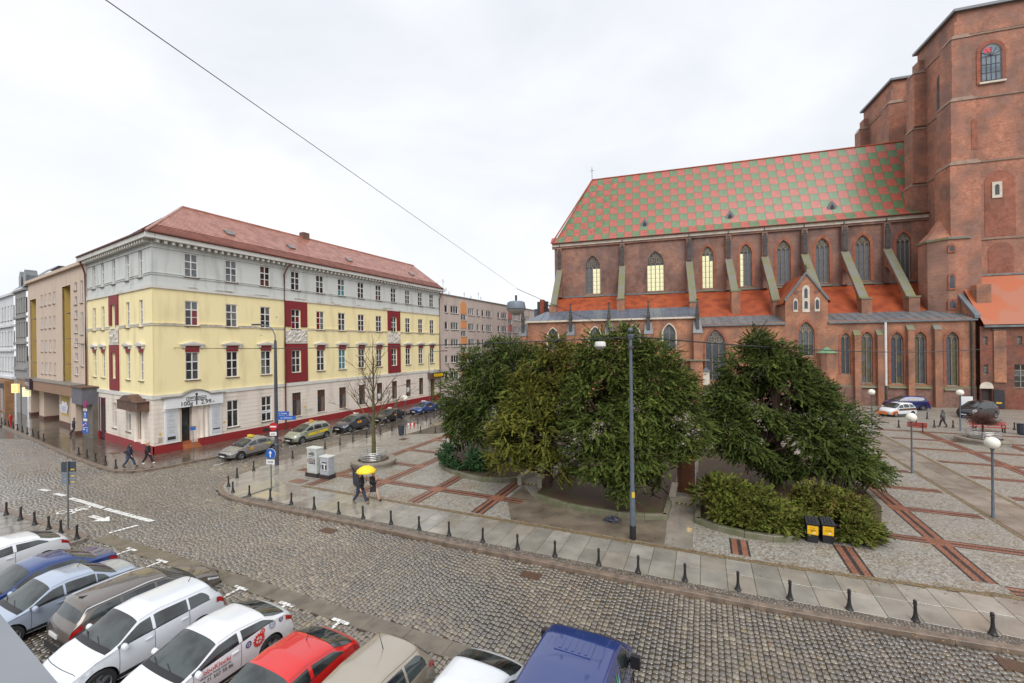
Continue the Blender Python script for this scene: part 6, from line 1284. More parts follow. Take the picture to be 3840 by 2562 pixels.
    if near:
        for s in (1,-1):
            patch('bonnet_gap',c+.1,HL-.22,.752,.76,M_seam,s,n=10,k=1,off=.003)
            if not van: patch('roof_gap',rr+.05,h-.02,.786,.791,M_seam,s,n=8,k=1,off=.003)
        patch('bonnet_gap',HL-.225,HL-.21,.76,1,M_seam,both=True,off=.003,n=1,k=8)
    patch('cowl_strip',c-.04,c+.13,.80,1,M_trim,both=True,off=.004,n=3,k=8)
    patch('windshield',h+.03,c-.03,.80,1,M_cgl,both=True,n=12,k=8)
    if not van: patch('rear_window',rg+.05,rr-.03,.81,1,M_cgl,both=True,n=10,k=8)
    for s in (1,-1):
        nw=len(P['win'])
        for i,(a,b) in enumerate(P['win']):
            last=i==nw-1 and not van
            def fn(u,v,x,q,a=a,b=b,last=last,i=i):
                if last and u<.35: q=.525+(q-.525)*(.35+.65*(u/.35)**.7)
                if i==0 and u>.8 and v>.9: q-=.01
                return x,q
            patch('side_window',b,a,.522,.735,M_cgl,s,n=10,k=4,fn=fn)
        patch('window_trim',P['win'][-1][1]-.03,P['win'][0][0]+.04,.508,.522,M_trim,s,n=16,k=1,off=.005)
        patch('headlight',HL-.52,HL-.05,.40,.475,M_head,s,n=8,k=3,off=.008); patch('taillight',-HL+.02,-HL+.34,.40,.49,M_tail,s,n=6,k=3,off=.008)
        if near:
            for x in ([P['win'][0][0]-.03]+[(P['win'][i][1]+P['win'][i+1][0])/2 for i in range(min(2,nw-1))]): patch('door_gap',x-.006,x+.006,.1,.505,M_seam,s,n=1,k=8,off=.003)
            for i in range(1 if kind in('coupe','van') else 2):
                a,b=P['win'][min(i,nw-1)]; x=b+.12; p=SN(x,.42,s,.02); o=MB().cbox(p,(.17,.035,.035)).build('door_handle',pm,t)
        patch('sill_trim',-HL+.9,HL-.9,.02,.09,M_trim,s,n=12,k=1,off=.004)
        p=SN(c-.28,.53,s,.1); mo=MB().lathe([(.01,-.1),(.075,-.085),(.1,-.03),(.1,.05),(.06,.09),(.01,.1)],10).build('mirror',pm,t,smooth=True); mo.location=p; mo.rotation_euler=(R(90),0,0); mo.scale=(.75,.9,1.0)
        MB().quad((-.09,-.07,-.0),(-.09,.07,0),(-.085,.07,.02),(-.085,-.07,.02)).build('mirror_glass',M_cgl,mo)
        for wx,wr in ((P['xf'],P['R']),(P['xr'],P['R'])):
            yy=s*(HW*sy-.105); wh=bpy.data.objects.new('wheel',None); COL.objects.link(wh); wh.parent=t; wh.location=(wx*sx,yy,wr*sz)
            tw=.205; rr_=wr*sz
            ty=MB().lathe([(rr_*.66,-tw/2),(rr_*.93,-tw/2),(rr_,-tw/2+.04),(rr_,tw/2-.04),(rr_*.93,tw/2),(rr_*.66,tw/2)],22,cap=False).build('tyre',M_tyre,wh,smooth=True,rot=(R(90),0,0))
            ri=MB(); ri.lathe([(rr_*.67,-.08),(rr_*.67,.085),(rr_*.6,.06),(rr_*.58,-.03),(.02,-.03)],22,cap=False)
            for k in range(5):
                an=2*PI*k/5; ri.box(.03,rr_*.63,-.035,.035,.0,.075,Matrix.Rotation(an,4,'Z'))
            ri.lathe([(.065,.0),(.065,.085),(.0,.09)],10); ri.build('rim',M_rim,wh,smooth=True,rot=(R(-90*s),0,0))
            # dark wheel housing and arch lip
            ws=MB(); K=14; pts=[(wx+R_*math.cos(PI*k/K),P['R']+R_*math.sin(PI*k/K)) for k in range(K+1)]; pts=[(wx+R_,.18)]+pts+[(wx-R_,.18)]
            for (a,b),(d,e) in zip(pts,pts[1:]): ws.quad((a*sx,s*(HW*sy-.02),b*sz),(d*sx,s*(HW*sy-.02),e*sz),(d*sx,s*.35,e*sz),(a*sx,s*.35,b*sz))
            ws.poly([(a*sx,s*(HW*sy-.32),b*sz) for a,b in pts]); ws.build('wheel_housing',M_well,t)
    MB().box((HL-.02)*sx,(HL+.012)*sx,-.42*sy,.42*sy,.43*sz,.60*sz).build('grille',M_trim,t); MB().box((HL-.02)*sx,(HL+.02)*sx,-.26,.26,.33*sz,.43*sz).build('number_plate',M_plate,t)
    MB().box((-HL-.014)*sx,(-HL+.02)*sx,-.26,.26,.62*sz,.73*sz).build('number_plate',M_plate,t); MB().box((-HL-.01)*sx,(-HL+.03)*sx,-.62*sy,.62*sy,.2*sz,.36*sz).build('rear_bumper_trim',M_trim,t); MB().box((HL-.03)*sx,(HL+.01)*sx,-.6*sy,.6*sy,.2*sz,.3*sz).build('front_bumper_trim',M_trim,t)
    MB().box(-HL*.8*sx,HL*.8*sx,-HW*.8*sy,HW*.8*sy,.17,.26).build('underbody',M_well,t)
    if near:
        for s in (.28,-.32):
            a=SN(c-.02,.9,1 if s>0 else -1,.02); b=S(c-.22,.86,1 if s<0 else -1); 
            MB().tube([(a.x,s,a.z+.0),((c-.12)*sx,s-.3,float(topf(c-.12))*sz+.012)],.012,5).build('wiper',M_trim,t)
    if taxi:
        z=float(topf((h+rr)/2+.25))*sz; b_=MB(); b_.cbox((((h+rr)/2+.25)*sx,0,z+.1),(.2,.62 if taxi[1]>.5 else .45,.15)); b_.build('taxi_sign',mat('taxi_'+taxi[0],G_(*taxi[2]),.35,var=.05),t)
    if extras: extras(t,S,SN,patch,dict(HL=HL,HW=HW,sx=sx,sy=sy,sz=sz,topf=topf,P=P))
    return t
# ---- bays along the near side of the road
e_=Vector((math.cos(R(64.5)),math.sin(R(64.5)))); HD=R(244.5)
def bay(rc,L): p=Vector(rc)+Vector((-.18,.12))-e_*(L/2); return (p.x,p.y)
W_=paint('white',(226,229,233)); W2=paint('pearl_white',(220,224,230))
def aerial(x=-1.2,rake=-.25,h=.35):
    def f(t,S,SN,patch,d):
        z=float(d['topf'](x))*d['sz']; MB().tube([(x*d['sx'],0,z-.01),((x+rake)*d['sx'],0,z+h)],[.012,.004],5).build('aerial',M_trim,t)
    return f
def rails(col):
    def f(t,S,SN,patch,d):
        for s in (1,-1):
            pts=[SN(x,.79,s,.035) for x in np.linspace(-1.75,.3,10)]; pts=[SN(-1.82,.79,s,.0)]+pts+[SN(.38,.79,s,.0)]; MB().tube(pts,.022,6).build('roof_rail',col,t,smooth=True)
        z=float(d['topf'](-1.55))*d['sz']; MB().add([(-1.55,-.03,z),(-1.55,.03,z),(-1.35,0,z),(-1.6,0,z+.07)],[(0,2,3),(2,1,3),(1,0,3)]).build('fin_aerial',M_trim,t)
        patch('roof_spoiler',-1.84,-1.66,.82,1,paint('bronze',(112,104,98),.5),both=True,off=.03,n=3,k=6)
    return f
car('coupe','white hatchback at the far end of the parking row, tail towards road','' or bay((-19.45,18.75),4.1),HD,W_,L=4.1,H=1.45,group='cars in the parking row',extras=aerial())
car('sedan','dark blue saloon between the white hatchback and the silver-blue saloon','' or bay((-16.1,17.35),4.3),HD,paint('deep_blue',(44,70,128),.3),L=4.3,group='cars in the parking row')
car('sedan','silver-blue saloon with black door mirrors in the parking row','' or bay((-14.35,16.25),4.15),HD,paint('silver_blue',(176,188,206),.35),L=4.15,group='cars in the parking row',extras=aerial(-.6))
M_chrome=mat('bright_rail',G_(214,218,222),.2,metal=.6)
car('estate','bronze-grey estate with bright roof rails, nose towards the road','' or (-12.45,14.45),R(63),paint('bronze',(112,104,98),.5),L=4.3,group='cars in the parking row',extras=rails(M_chrome))
car('suv','white compact SUV with dark side windows beside the bronze estate','' or bay((-9.85,14.25),4.0),HD,W2,L=4.0,group='cars in the parking row',extras=aerial(-1.3))
def gears(t,S,SN,patch,d):
    mr=mat('decal_red',G_(200,48,34),.4); mp=mat('decal_purple',G_(74,66,118),.4); mg=mat('decal_grey',G_(158,168,186),.4)
    for x,q,r,m,nt in ((-.55,.40,.085,mp,0),(-.86,.36,.15,mr,14),(-.98,.455,.075,mr,0),(-1.3,.46,.10,mg,12),(-1.62,.47,.075,mp,0)):
        for s in (1,-1):
            def P(a,rr): return SN(x+rr*math.cos(a),q+rr*math.sin(a)*.62,s,.012)
            mb=MB(); K=28
            for k in range(K):
                a,b=2*PI*k/K,2*PI*(k+1)/K; o=1.2 if (nt and k%2==0) else 1.0; mb.quad(P(a,r*.62),P(a,r*o),P(b,r*o),P(b,r*.62))
            for k in range(4):
                a=PI*k/2+.3; mb.quad(P(a-.12,r*.65),P(a+.12,r*.65),P(a+PI-.9,r*.12),P(a+PI+.9,r*.12))
            mb.build('gear_decal',m,t)
    for s in (1,):
        for k,(tx,sz_,m) in enumerate((('RoboKlocki',.16,mr),('EDUKACJA PRZEZ ZABAWE',.06,M_ink),('+48 71 507 50 86',.12,M_ink))):
            p=SN(.35,.42-.075*k,s,.012); a=SN(.85,.42-.075*k,s,.012)
            text('lettering',tx,sz_,m,t,p,(R(84),0,R(178)),.002)
car('coupe','white three-door hatchback with gear decals and red lettering','' or bay((-7.25,13.45),4.15),HD,W_,L=4.15,group='cars in the parking row',extras=gears)
car('coupe','bright red sporty hatchback in the parking row','' or bay((-4.72,12.12),4.1),HD,paint('red',(212,34,32)),L=4.1,group='cars in the parking row',extras=aerial(-.9))
def mpvx(t,S,SN,patch,d):
    aerial(-.95,.15,.5)(t,S,SN,patch,d)
    for s in (1,-1): patch('roof_groove',-1.45,.25,.775,.783,M_seam,s,n=12,k=1,off=.004)
    patch('brake_light',-1.62,-1.56,.95,1,M_tail,both=True,off=.01,n=1,k=2)
car('mpv','sand-beige people carrier with dark roof grooves at the lower edge','' or bay((-2.55,11.4),4.1),HD,paint('beige',(176,166,150),.4),L=4.1,group='cars in the parking row',extras=mpvx)
car('coupe','white fastback beside the blue van, only its tail showing','' or bay((-.2,11.15),4.3),HD,W_,L=4.3,group='cars in the parking row')
def vanx(t,S,SN,patch,d):
    bl=paint('van_blue',(42,60,118))
    for y in (-.62,-.5,-.36,-.22,-.08,.08,.22,.36,.5,.62):
        z0=float(d['topf'](0))*d['sz']; k=(abs(y)/.8)**2*.045; MB().add([(-2.0,y-.03,z0-k-.02),(.35 if abs(y)>.45 else -.15,y-.03,z0-k-.025),(.35 if abs(y)>.45 else -.15,y+.03,z0-k-.025),(-2.0,y+.03,z0-k-.02),(-1.97,y-.018,z0-k+.012),(.32 if abs(y)>.45 else -.18,y-.018,z0-k+.008),(.32 if abs(y)>.45 else -.18,y+.018,z0-k+.008),(-1.97,y+.018,z0-k+.012)],[(4,5,6,7),(0,1,5,4),(1,2,6,5),(2,3,7,6),(3,0,4,7)]).build('roof_rib',bl,t)
    z0=float(d['topf'](.2))*d['sz']; pn=MB().box(-.1,.42,-.42,.42,z0-.03,z0+.022).build('roof_panel_pad',bl,t)
    for y in (-.3,-.15,0,.15,.3): MB().box(-.04,.36,y-.03,y+.03,z0+.022,z0+.034).build('pad_rib',bl,pn)
    for s in (1,-1):
        p=SN(1.3,.56,s,.16); MB().cbox(p,(.12,.22,.3)).build('mirror_housing',M_trim,t)
        mg=mat('leaf_green',G_(96,176,44),.4); my=mat('leaf_yellow',G_(226,206,56),.4); mc=mat('leaf_cyan',G_(120,200,222),.4)
        for dx,dq,m in ((0,0,mg),(-.16,-.02,my),(.14,-.03,mc)):
            x0=.1+dx; q0=.52+dq; o=MB().poly([SN(x0,q0,s,.01),SN(x0+.07,q0+.07,s,.01),SN(x0+.02,q0+.16,s,.01),SN(x0-.06,q0+.07,s,.01)]); o.build('leaf_decal',m,t)
car('van','dark blue panel van with ribbed roof and leaf decal at lower edge','' or (1.3,9.78),R(64.5),paint('van_blue',(42,60,118)),W=2.05,name='parked_van',cat='van',extras=vanx)
# ---- taxi rank
AH=R(244.49)
def badge(col,x,q,w,h,side=1,txt=None,tm=None):
    def f(t,S,SN,patch,d):
        for s in (1,-1):
            patch('door_badge',x-w/2,x+w/2,q-h/2,q+h/2,mat('badge_%d_%d_%d'%col,G_(*col),.4,var=.05),s,n=4,k=2,off=.01)
    return f
def multi(*fs):
    def f(*a):
        for g in fs: g(*a)
    return f
YS=(232,206,40); OR=(222,158,40)
def sidestrip(t,S,SN,patch,d):
    for s in (1,-1):
        patch('yellow_strip',-1.5,.75,.24,.36,mat('strip_yellow',G_(226,200,40),.4,var=.05),s,n=12,k=2,off=.01,fn=lambda u,v,x,q:(x,q+.05*(1-u)))
        p=SN(-.3,.335,s,.018); text('lettering','196-26',.19,mat('strip_red',G_(196,70,30),.4),t,p,(R(90),0,R(180) if s>0 else 0),.002)
car('sedan','silver saloon taxi with yellow roof sign, first at the rank','' or (-22.0,36.3),AH,paint('taxi_silver',(158,154,148),.4),L=4.75,H=1.53,near=True,taxi=('y',.6,YS),name='taxi_car',cat='taxi',group='taxis at the rank',extras=multi(badge(OR,.55,.36,.34,.12),badge((206,196,40),-.85,.42,.42,.07)))
car('mpv','pale green people-carrier taxi with yellow side stripe','' or (-19.75,41.75),AH,paint('pale_green',(166,170,150),.3),L=4.5,H=1.72,taxi=('y2',.4,OR),name='taxi_car',cat='taxi',group='taxis at the rank',extras=sidestrip)
car('hatch','grey sloping hatchback taxi behind the bare tree','' or (-17.3,47.1),AH,paint('slate_grey',(84,88,98),.4),L=4.7,H=1.6,near=True,taxi=('w',.6,(236,226,206)),name='taxi_car',cat='taxi',group='taxis at the rank',extras=badge(OR,.1,.4,.5,.14))
car('sedan','near-black saloon taxi behind the grey hatchback taxi','' or (-14.85,52.3),AH,paint('near_black',(52,54,62),.4),near=False,taxi=('w2',.4,(226,226,224)),name='taxi_car',cat='taxi',group='taxis at the rank',extras=badge(OR,.1,.4,.3,.1))
car('sedan','blue saloon taxi near the doorway canopy','' or (-12.0,58.5),AH,paint('taxi_blue',(52,86,150),.3),near=False,taxi=('w3',.6,(214,206,214)),name='taxi_car',cat='taxi',group='taxis at the rank',extras=badge((206,170,110),-.3,.4,.5,.08))
car('sedan','dark green saloon taxi half hidden by the left yew','' or (-9.55,63.6),AH,paint('dark_green',(44,58,58),.3),near=False,L=4.7,taxi=('w4',.6,(200,200,206)),name='taxi_car',cat='taxi',group='taxis at the rank')
# ---- by the church
CHD=R(162.7)
car('mpv','dark blue estate-like people carrier beside the church wall','' or (50.3,55.3,0),CHD,paint('royal_blue',(52,52,112),.3),L=4.6,H=1.8,near=False,group='cars by the church')
def orange(t,S,SN,patch,d):
    m=paint('orange',(228,120,50)); m2=mat('livery_brown',G_(92,64,40),.4,var=.4,vs=6)
    for s in (1,-1): patch('livery_band',1.1,2.08,.02,.36,m,s,n=6,k=3,off=.008); patch('livery_print',-1.95,.9,.32,.47,m2,s,n=12,k=2,off=.008); patch('livery_blue',-1.7,-1.5,.52,.74,mat('livery_blue',G_(120,190,216),.4),s,n=3,k=3,off=.008)
    MB().box(2.06,2.12,-.6,.6,.3,.6).build('orange_bumper',m,t)
car('mpv','white and orange liveried hatchback on the road before the church','' or (45.1,50.7,0),R(188),W_,L=3.7,H=1.62,near=False,group='cars by the church',extras=orange)
car('mpv','black people carrier beside the church doorway','' or (52.6,48.9,0),R(192),paint('black',(34,34,38)),L=4.2,H=1.95,near=False,group='cars by the church')
car('sedan','light grey saloon by the church seen above the gap in the yews','' or (28.9,64.5,0),CHD,paint('light_grey',(150,154,158),.4),near=False,group='cars by the church')
car('sedan','dark car in front of the light grey saloon by the church','' or (29.6,61.6,0),CHD,paint('charcoal',(48,50,54),.4),near=False,group='cars by the church')
# ================================================================ street furniture
M_boll=mat('bollard_iron',G_(40,38,37),.38,var=.2,vs=12,spec=.5)
bm_=MB().lathe([(.125,0),(.125,.03),(.105,.05),(.085,.12),(.062,.2),(.05,.32),(.046,.5),(.06,.515),(.06,.545),(.05,.56),(.058,.6),(.055,.635),(.035,.66),(.0,.665)],14,cap=False).mesh('bollard',True); bm_.materials.append(M_boll)
def bollards(pts,fmt,group,z=.01,sc_=1.):
    for i,p in enumerate(pts):
        o=bpy.data.objects.new('bollard',bm_); COL.objects.link(o); o.location=(p[0],p[1],z); o.scale=(sc_*.92,sc_*.92,sc_*rnd.uniform(.98,1.03)); o.rotation_euler=(rnd.gauss(0,.012),rnd.gauss(0,.012),rnd.random()*6); tag(o,fmt.format(ORD[i]),'bollard',group)
bu=[-23.92,-22.31,-20.49,-18.78,-17.0,-15.22,-13.55,-11.76,-10.07,-8.39,-6.63,-4.93,-3.24,-1.41,.11,1.78,3.53,5.11,6.78,8.49,10.3,12.1]
mainb=[kw(u,(.66 if u>-23 else .73)+max(0,u)*.045) for u in bu]
bollards(mainb,'{} black iron bollard along the main kerb, counted from the street corner','bollards along the main kerb')
sideb=[(-18.21,27.59),(-18.84,29.43),(-18.7,31.09),(-17.54,34.32),(-16.34,37.51),(-15.6,38.9),(-14.94,40.32),(-14.22,41.95),(-13.38,43.54),(-12.66,45.16)]
bollards(sideb,'{} black bollard facing the taxi rank, counted from the corner','bollards facing the taxi rank')
bollards([(-9.47,44.24),(-7.89,43.87),(-9.3,48.81),(-10.81,49.11),(-10.23,51.05),(-9.59,52.68),(-8.99,53.84)],'{} black bollard of the loose cluster left of the left yew, nearest first','bollards beside the left yew')
leftb=[(-29.67,32.23),(-31.46,33.32),(-33.23,34.34),(-34.95,35.41),(-36.7,36.48),(-46.39,42.68),(-48.13,43.78),(-50.1,45.06),(-51.91,46.17),(-53.68,47.26),(-55.61,48.48),(-57.49,49.69),(-59.13,50.66),(-61.21,52.05),(-62.76,53.03)]
bollards(leftb,'{} black bollard on the pavement under the short facade, nearest first','bollards below the short facade')
# near-left pavement with its bollards
np_=MB(KT).box(-80,-24.0,-16,-6.0,-.2,0).build('near_pavement',mosaic('pavement_near',[G_(128,122,114),G_(146,140,132),G_(136,130,122)],1.1,.16,.08)); struct(np_)
kerb_run('near_kerb',[kw(-24.1,-16),kw(-24.1,-6.0),kw(-60,-6.0)],w=-.25) if False else kerb_run('near_kerb',[kw(-60,-5.9)[:2],kw(-24.0,-5.9)[:2]],w=-.25)
bollards([kw(u,-6.3) for u in (-31.9,-30.2,-28.6,-27.1,-25.9,-24.35)][::-1],'{} black bollard left of the parking row, nearest first','bollards left of the parking row')
bollards([(46.27,48.26),(42.22,45.25),(39.09,43.77),(42.48,43.55),(44.12,43.3),(45.77,42.97),(48.65,41.91)],'{} bollard in the scattered row before the church, farthest first','bollards before the church',.0,1.15)
# globe lamps
M_globe=mat('opal_globe',G_(238,234,222),.25,var=.03,spec=.5); M_pole=mat('pole_blue_grey',G_(96,104,114),.4,metal=.2,var=.12,vs=3); M_poled=mat('pole_dark',G_(70,70,80),.45,var=.15,vs=3)
gl=thing('globe_lamp','globe lamp on grey pole at the end of the walkway, nearest of all','street lamp',(23.66,21.34,0),0,'globe lamps of the square')
MB().lathe([(.09,0),(.09,.05),(.065,.1),(.06,1.1),(.05,1.15),(.045,3.3),(.07,3.36),(.1,3.42),(.06,3.46)],12).build('pole',M_pole,gl,smooth=True)
g_=MB(); prof=[(.29*math.sin(PI*i/12)+.001,3.7-.29*math.cos(PI*i/12)) for i in range(13)]; g_.lathe(prof,20,cap=False); g_.build('globe',M_globe,gl,smooth=True)
for p,l in (((26.47,28.7,0),'globe lamp at the middle of the walkway, before the orange car'),((43.36,41.87,0),'globe lamp beside the red bench near the church door'),((-10.69,42.86,0),'globe lamp with a litter bin at its foot by the taxi rank'),((35.9,43.2,0),'globe lamp peeping over the right yew'),):
    dup(gl,p,rnd.random(),l)
# tall grey pole with ball finial
tp=thing('tall_pole','tall blue-grey wire pole with ball finial in front of the yews','pole',(5.35,19.49,0))
MB().lathe([(.14,0),(.14,.62)],16).build('black_foot',M_trim,tp,smooth=True); MB().lathe([(.125,.62),(.12,2.2),(.095,2.3),(.09,5.9),(.075,6.0),(.07,9.0),(.12,9.05),(.12,9.1),(.15,9.16),(.15,9.2),(.08,9.24)],16).build('shaft',M_pole,tp,smooth=True); MB().lathe([(.03,9.24)]+[(.12*math.sin(PI*i/8)+.001,9.42-.12*math.cos(PI*i/8)) for i in range(9)],14).build('ball_finial',M_pole,tp,smooth=True)
MB().box(-.06,.07,-.13,-.118,1.9,2.15).build('yellow_sticker',M_yplate,tp); MB().lathe([(.14,8.6),(.14,8.7)],12).build('wire_collar',M_poled,tp)
# street lamp with curved arm, no-entry sign and street plates on it
sl_=thing('street_lamp','dark street lamp with curved arm beside the first taxi','street lamp',(-17.78,32.46,0))
MB().lathe([(.15,0),(.14,1.2),(.135,1.25),(.12,6),(.09,9.3),(.07,9.4)],14).build('pole',M_poled,sl_,smooth=True); MB().tube([(0,0,9.3),(-.02,0,9.8),(-.25,0,10.3),(-.7,0,10.55),(-1.2,0,10.6)],.04,8).build('arm',M_pole,sl_,smooth=True); MB().cbox((-1.4,0,10.58),(.62,.24,.12)).build('lamp_head',M_poled,sl_); MB().lathe([(.15,3.0),(.15,3.08)],12,(0,0,0)).build('band',M_zinc,sl_); MB().lathe([(.142,1.55),(.142,1.66)],12).build('band',M_zinc,sl_)
sl2=thing('street_lamp','distant slim street lamp with arm at the end of the yellow building','street lamp',(-12.4,64.3,0)); MB().tube([(0,0,0),(0,0,7.4),(.1,0,7.7),(.6,0,8.0),(2.0,0,8.1)],.05,6).build('pole',M_pole,sl2,smooth=True); MB().cbox((2.3,0,8.1),(.9,.3,.16)).build('lamp_head',M_rust,sl2)
M_blue=mat('sign_blue',G_(36,92,176),.4,var=.06); M_sred=mat('sign_red',G_(190,36,40),.4,var=.06); M_sw=mat('sign_face_white',G_(232,232,232),.4,var=.03); M_back=mat('sign_back',G_(126,136,146),.5,metal=.3,var=.1)
def disc(nm,par,r,x,y,z,m,rz=0.,d=.02): return MB().lathe([(0,-d/2),(r,-d/2),(r,d/2),(0,d/2)],22).build(nm,m,par,loc=(x,y,z),rot=(R(90),0,rz))
def arrow(par,x,y,z,s,m,nm='arrow_symbol'):
    MB().poly([(x-.05*s,y,z-.3*s),(x+.05*s,y,z-.3*s),(x+.05*s,y,z+.05*s),(x+.17*s,y,z+.05*s),(x,y,z+.32*s),(x-.17*s,y,z+.05*s),(x-.05*s,y,z+.05*s)]).build(nm,m,par)
ne=thing('no_entry_sign','round red no-entry sign on the street lamp beside the first taxi','sign',(-17.78,32.26,0)); disc('sign_disc',ne,.3,-.1,-.03,2.95,M_sred); MB().box(-.32,.12,-.06,-.045,2.9,3.0).build('white_bar',M_sw,ne); MB().box(-.36,.14,-.05,-.03,2.28,2.55).build('sub_plate',M_sw,ne); MB().box(-.28,.06,-.056,-.05,2.38,2.43).build('plate_text',M_ink,ne)
st=thing('street_name_plates','pair of blue street name plates on the dark street lamp','sign',(-17.78,32.4,0))
for z,a,b in ((3.75,.12,.98),(3.42,.12,1.5)):
    pl=MB().box(a,b,-.02,.02,z,z+.3).build('name_plate',M_blue,st); text('lettering','ul. Szewska' if z>3.5 else 'ul. Oławska',.16,M_sw,st,((a+b)/2,-.025,z+.15),RX,.002,sx=.85 if z>3.5 else 1.2)
# one-way sign on a bollard
ow=thing('one_way_sign','round blue straight-ahead arrow sign rising from a bollard','sign',(-14.06,25.06,0),R(-8)); MB().tube([(0,0,.55),(0,0,2.5)],.035,8).build('post',M_zinc,ow,smooth=True); disc('sign_disc',ow,.3,0,-.04,2.68,M_blue); arrow(ow,0,-.056,2.68,.62,M_sw); disc('sign_rim',ow,.31,0,-.02,2.68,M_sw); MB().box(-.26,.26,-.05,-.035,2.08,2.35).build('sub_plate',M_sw,ow)
for z in (2.16,2.24): MB().box(-.18,.18,-.056,-.05,z,z+.03).build('plate_text',M_ink,ow)
# sign cluster on the left pavement
sc2=thing('traffic_sign_post','post of five blue and purple traffic signs before the purple door','sign',(-37.1,37.55,0),R(-22)); MB().tube([(0,0,0),(0,0,4.4)],.035,8).build('post',M_zinc,sc2,smooth=True)
disc('no_stopping_disc',sc2,.3,0,-.05,4.1,M_sred); disc('disc_blue',sc2,.24,0,-.065,4.1,mat('sign_violet',G_(74,58,160),.4))
for a in (45,-45): MB().cbox((0,-.08,4.1),(.48,.006,.07),M=Matrix.Rotation(R(a),4,'Y')).build('cross_bar',M_sred,sc2)
MB().box(-.26,.26,-.06,-.04,3.55,3.75).build('sub_plate',M_sw,sc2); MB().box(-.16,.16,-.066,-.061,3.62,3.68).build('plate_text',M_ink,sc2)
MB().box(-.29,.29,-.06,-.04,2.92,3.5).build('arrow_plate',M_blue,sc2); arrow(sc2,0,-.066,3.21,.72,M_sw); MB().box(-.29,.29,-.06,-.04,2.68,2.88).build('sub_plate',M_sw,sc2); MB().box(-.46,.46,-.06,-.04,1.62,2.62).build('zone_plate',M_blue,sc2)
MB().cbox((0,-.067,2.37),(1.0,.006,.07),M=Matrix.Rotation(R(-28),4,'Y')).build('red_slash',M_sred,sc2); arrow(sc2,.27,-.066,1.86,.5,M_sw); MB().box(-.46,.46,-.065,-.061,2.1,2.13).build('divider',M_sw,sc2)
for x,z in ((-.27,2.3),(.1,2.45),(-.2,1.95)): MB().prism([(x-.12,z-.06),(x+.12,z-.06),(x+.1,z+.03),(x,z+.1),(x-.1,z+.03)],.005,'y',-.067).build('pictogram',M_sw,sc2)
# sign seen from behind
bs=thing('sign_seen_from_behind','grey back of stacked road signs on a post near the white hatchback','sign',(-21.95,21.31,-.0),R(10)); MB().tube([(0,-.05,0),(0,-.05,3.35)],.035,8).build('post',M_zinc,bs,smooth=True)
for k,(z,h,m) in enumerate(((2.82,.5,mat('back_dark',G_(60,70,78),.5)),(2.5,.29,M_back),(2.2,.27,M_back))): MB().box(-.31,.31,.0,.02,z,z+h).build('sign_back',m,bs); MB().box(.09,.26,-.008,.0,z+.08,z+.14).build('yellow_label',M_yplate,bs)
ps=thing('small_blue_sign','small blue parking plate on a thin post before the shop steps','sign',(-25.12,33.91,0),R(40)); MB().tube([(0,0,0),(0,0,2.6)],.03,6).build('post',M_zinc,ps,smooth=True); MB().box(-.18,.18,-.05,-.03,2.45,2.68).build('blue_plate',M_blue,ps); MB().box(-.15,.2,-.05,-.03,2.7,2.76).build('top_plate',M_ink,ps)
ip=thing('info_post','thin dark post with small red and white notices at the left bed','sign',(-4.89,32.49,.15)); MB().tube([(0,0,0),(0,0,2.0)],.025,6).build('post',M_trim,ip,smooth=True); MB().box(-.11,.11,-.05,-.03,1.75,1.98).build('red_notice',M_sred,ip); MB().box(-.1,.1,-.05,-.03,1.4,1.72).build('white_notice',M_sw,ip)
tpst=thing('thin_post','thin bare grey post at the edge of the taxi rank','post',(-13.36,49.62,0)); MB().tube([(0,0,0),(0,0,2.9)],.035,6).build('post',M_zinc,tpst,smooth=True)
# cabinets
M_cab=mat('cabinet_grey',G_(196,200,196),.5,col2=G_(178,182,178),vs=3,bump=.1); M_cab2=mat('cabinet_grey2',G_(160,164,170),.5,col2=G_(182,184,190),vs=4,bump=.1)
def cabinet(label,p,w,d,h,m,ph):
    t=thing('utility_cabinet',label,'cabinet',(p[0],p[1],0),KA); MB().box(-w/2-.14,w/2+.05,-.05,d+.05,0,.26).build('plinth',mat('cabinet_plinth',G_(58,48,46),.6),t); MB().box(-w/2,w/2,0,d,.26,h-.07).build('body',m,t); MB().box(-w/2-.04,w/2+.04,-.04,d+.04,h-.07,h).build('lid',mat('cabinet_lid',G_(212,214,208),.4),t); MB().box(-w/2+.04,-w/2+.08,-.02,0,h*.5,h*.6).build('handle',M_ink,t); MB().box(-w/2+.02,w/2-.02,-.012,-.002,.32,h-.12).build('door',m,t)
    MB().quad((w/2+.003,.08,.4),(w/2+.003,d-.08,.4),(w/2+.003,d-.08,h-.2),(w/2+.003,.08,h-.2)).build('side_panel',m,t)
    return t
c1=cabinet('taller pale grey cabinet with black lettering and a torn poster','' or (-13.72,29.42),.92,.5,1.98,M_cab,.2); text('lettering','wilki',.36,M_ink,c1,(-.02,-.018,1.58),RX,.002,sx=.85,bold=.008); MB().box(-.3,.28,-.017,-.013,1.36,1.39).build('text_line',M_ink,c1); MB().box(-.3,.28,-.017,-.013,1.78,1.8).build('text_line',mat('faint_ink',G_(140,142,144),.5),c1)
M_po=mat('poster_torn',G_(176,164,160),.5,col2=G_(70,60,66),vs=9,lo=.42,hi=.6); MB().box(-.3,.3,-.018,-.013,.95,1.28).build('poster',M_po,c1); MB().box(-.3,.3,-.02,-.013,.89,.95).build('poster_foot',mat('poster_violet',G_(96,88,108),.5),c1)
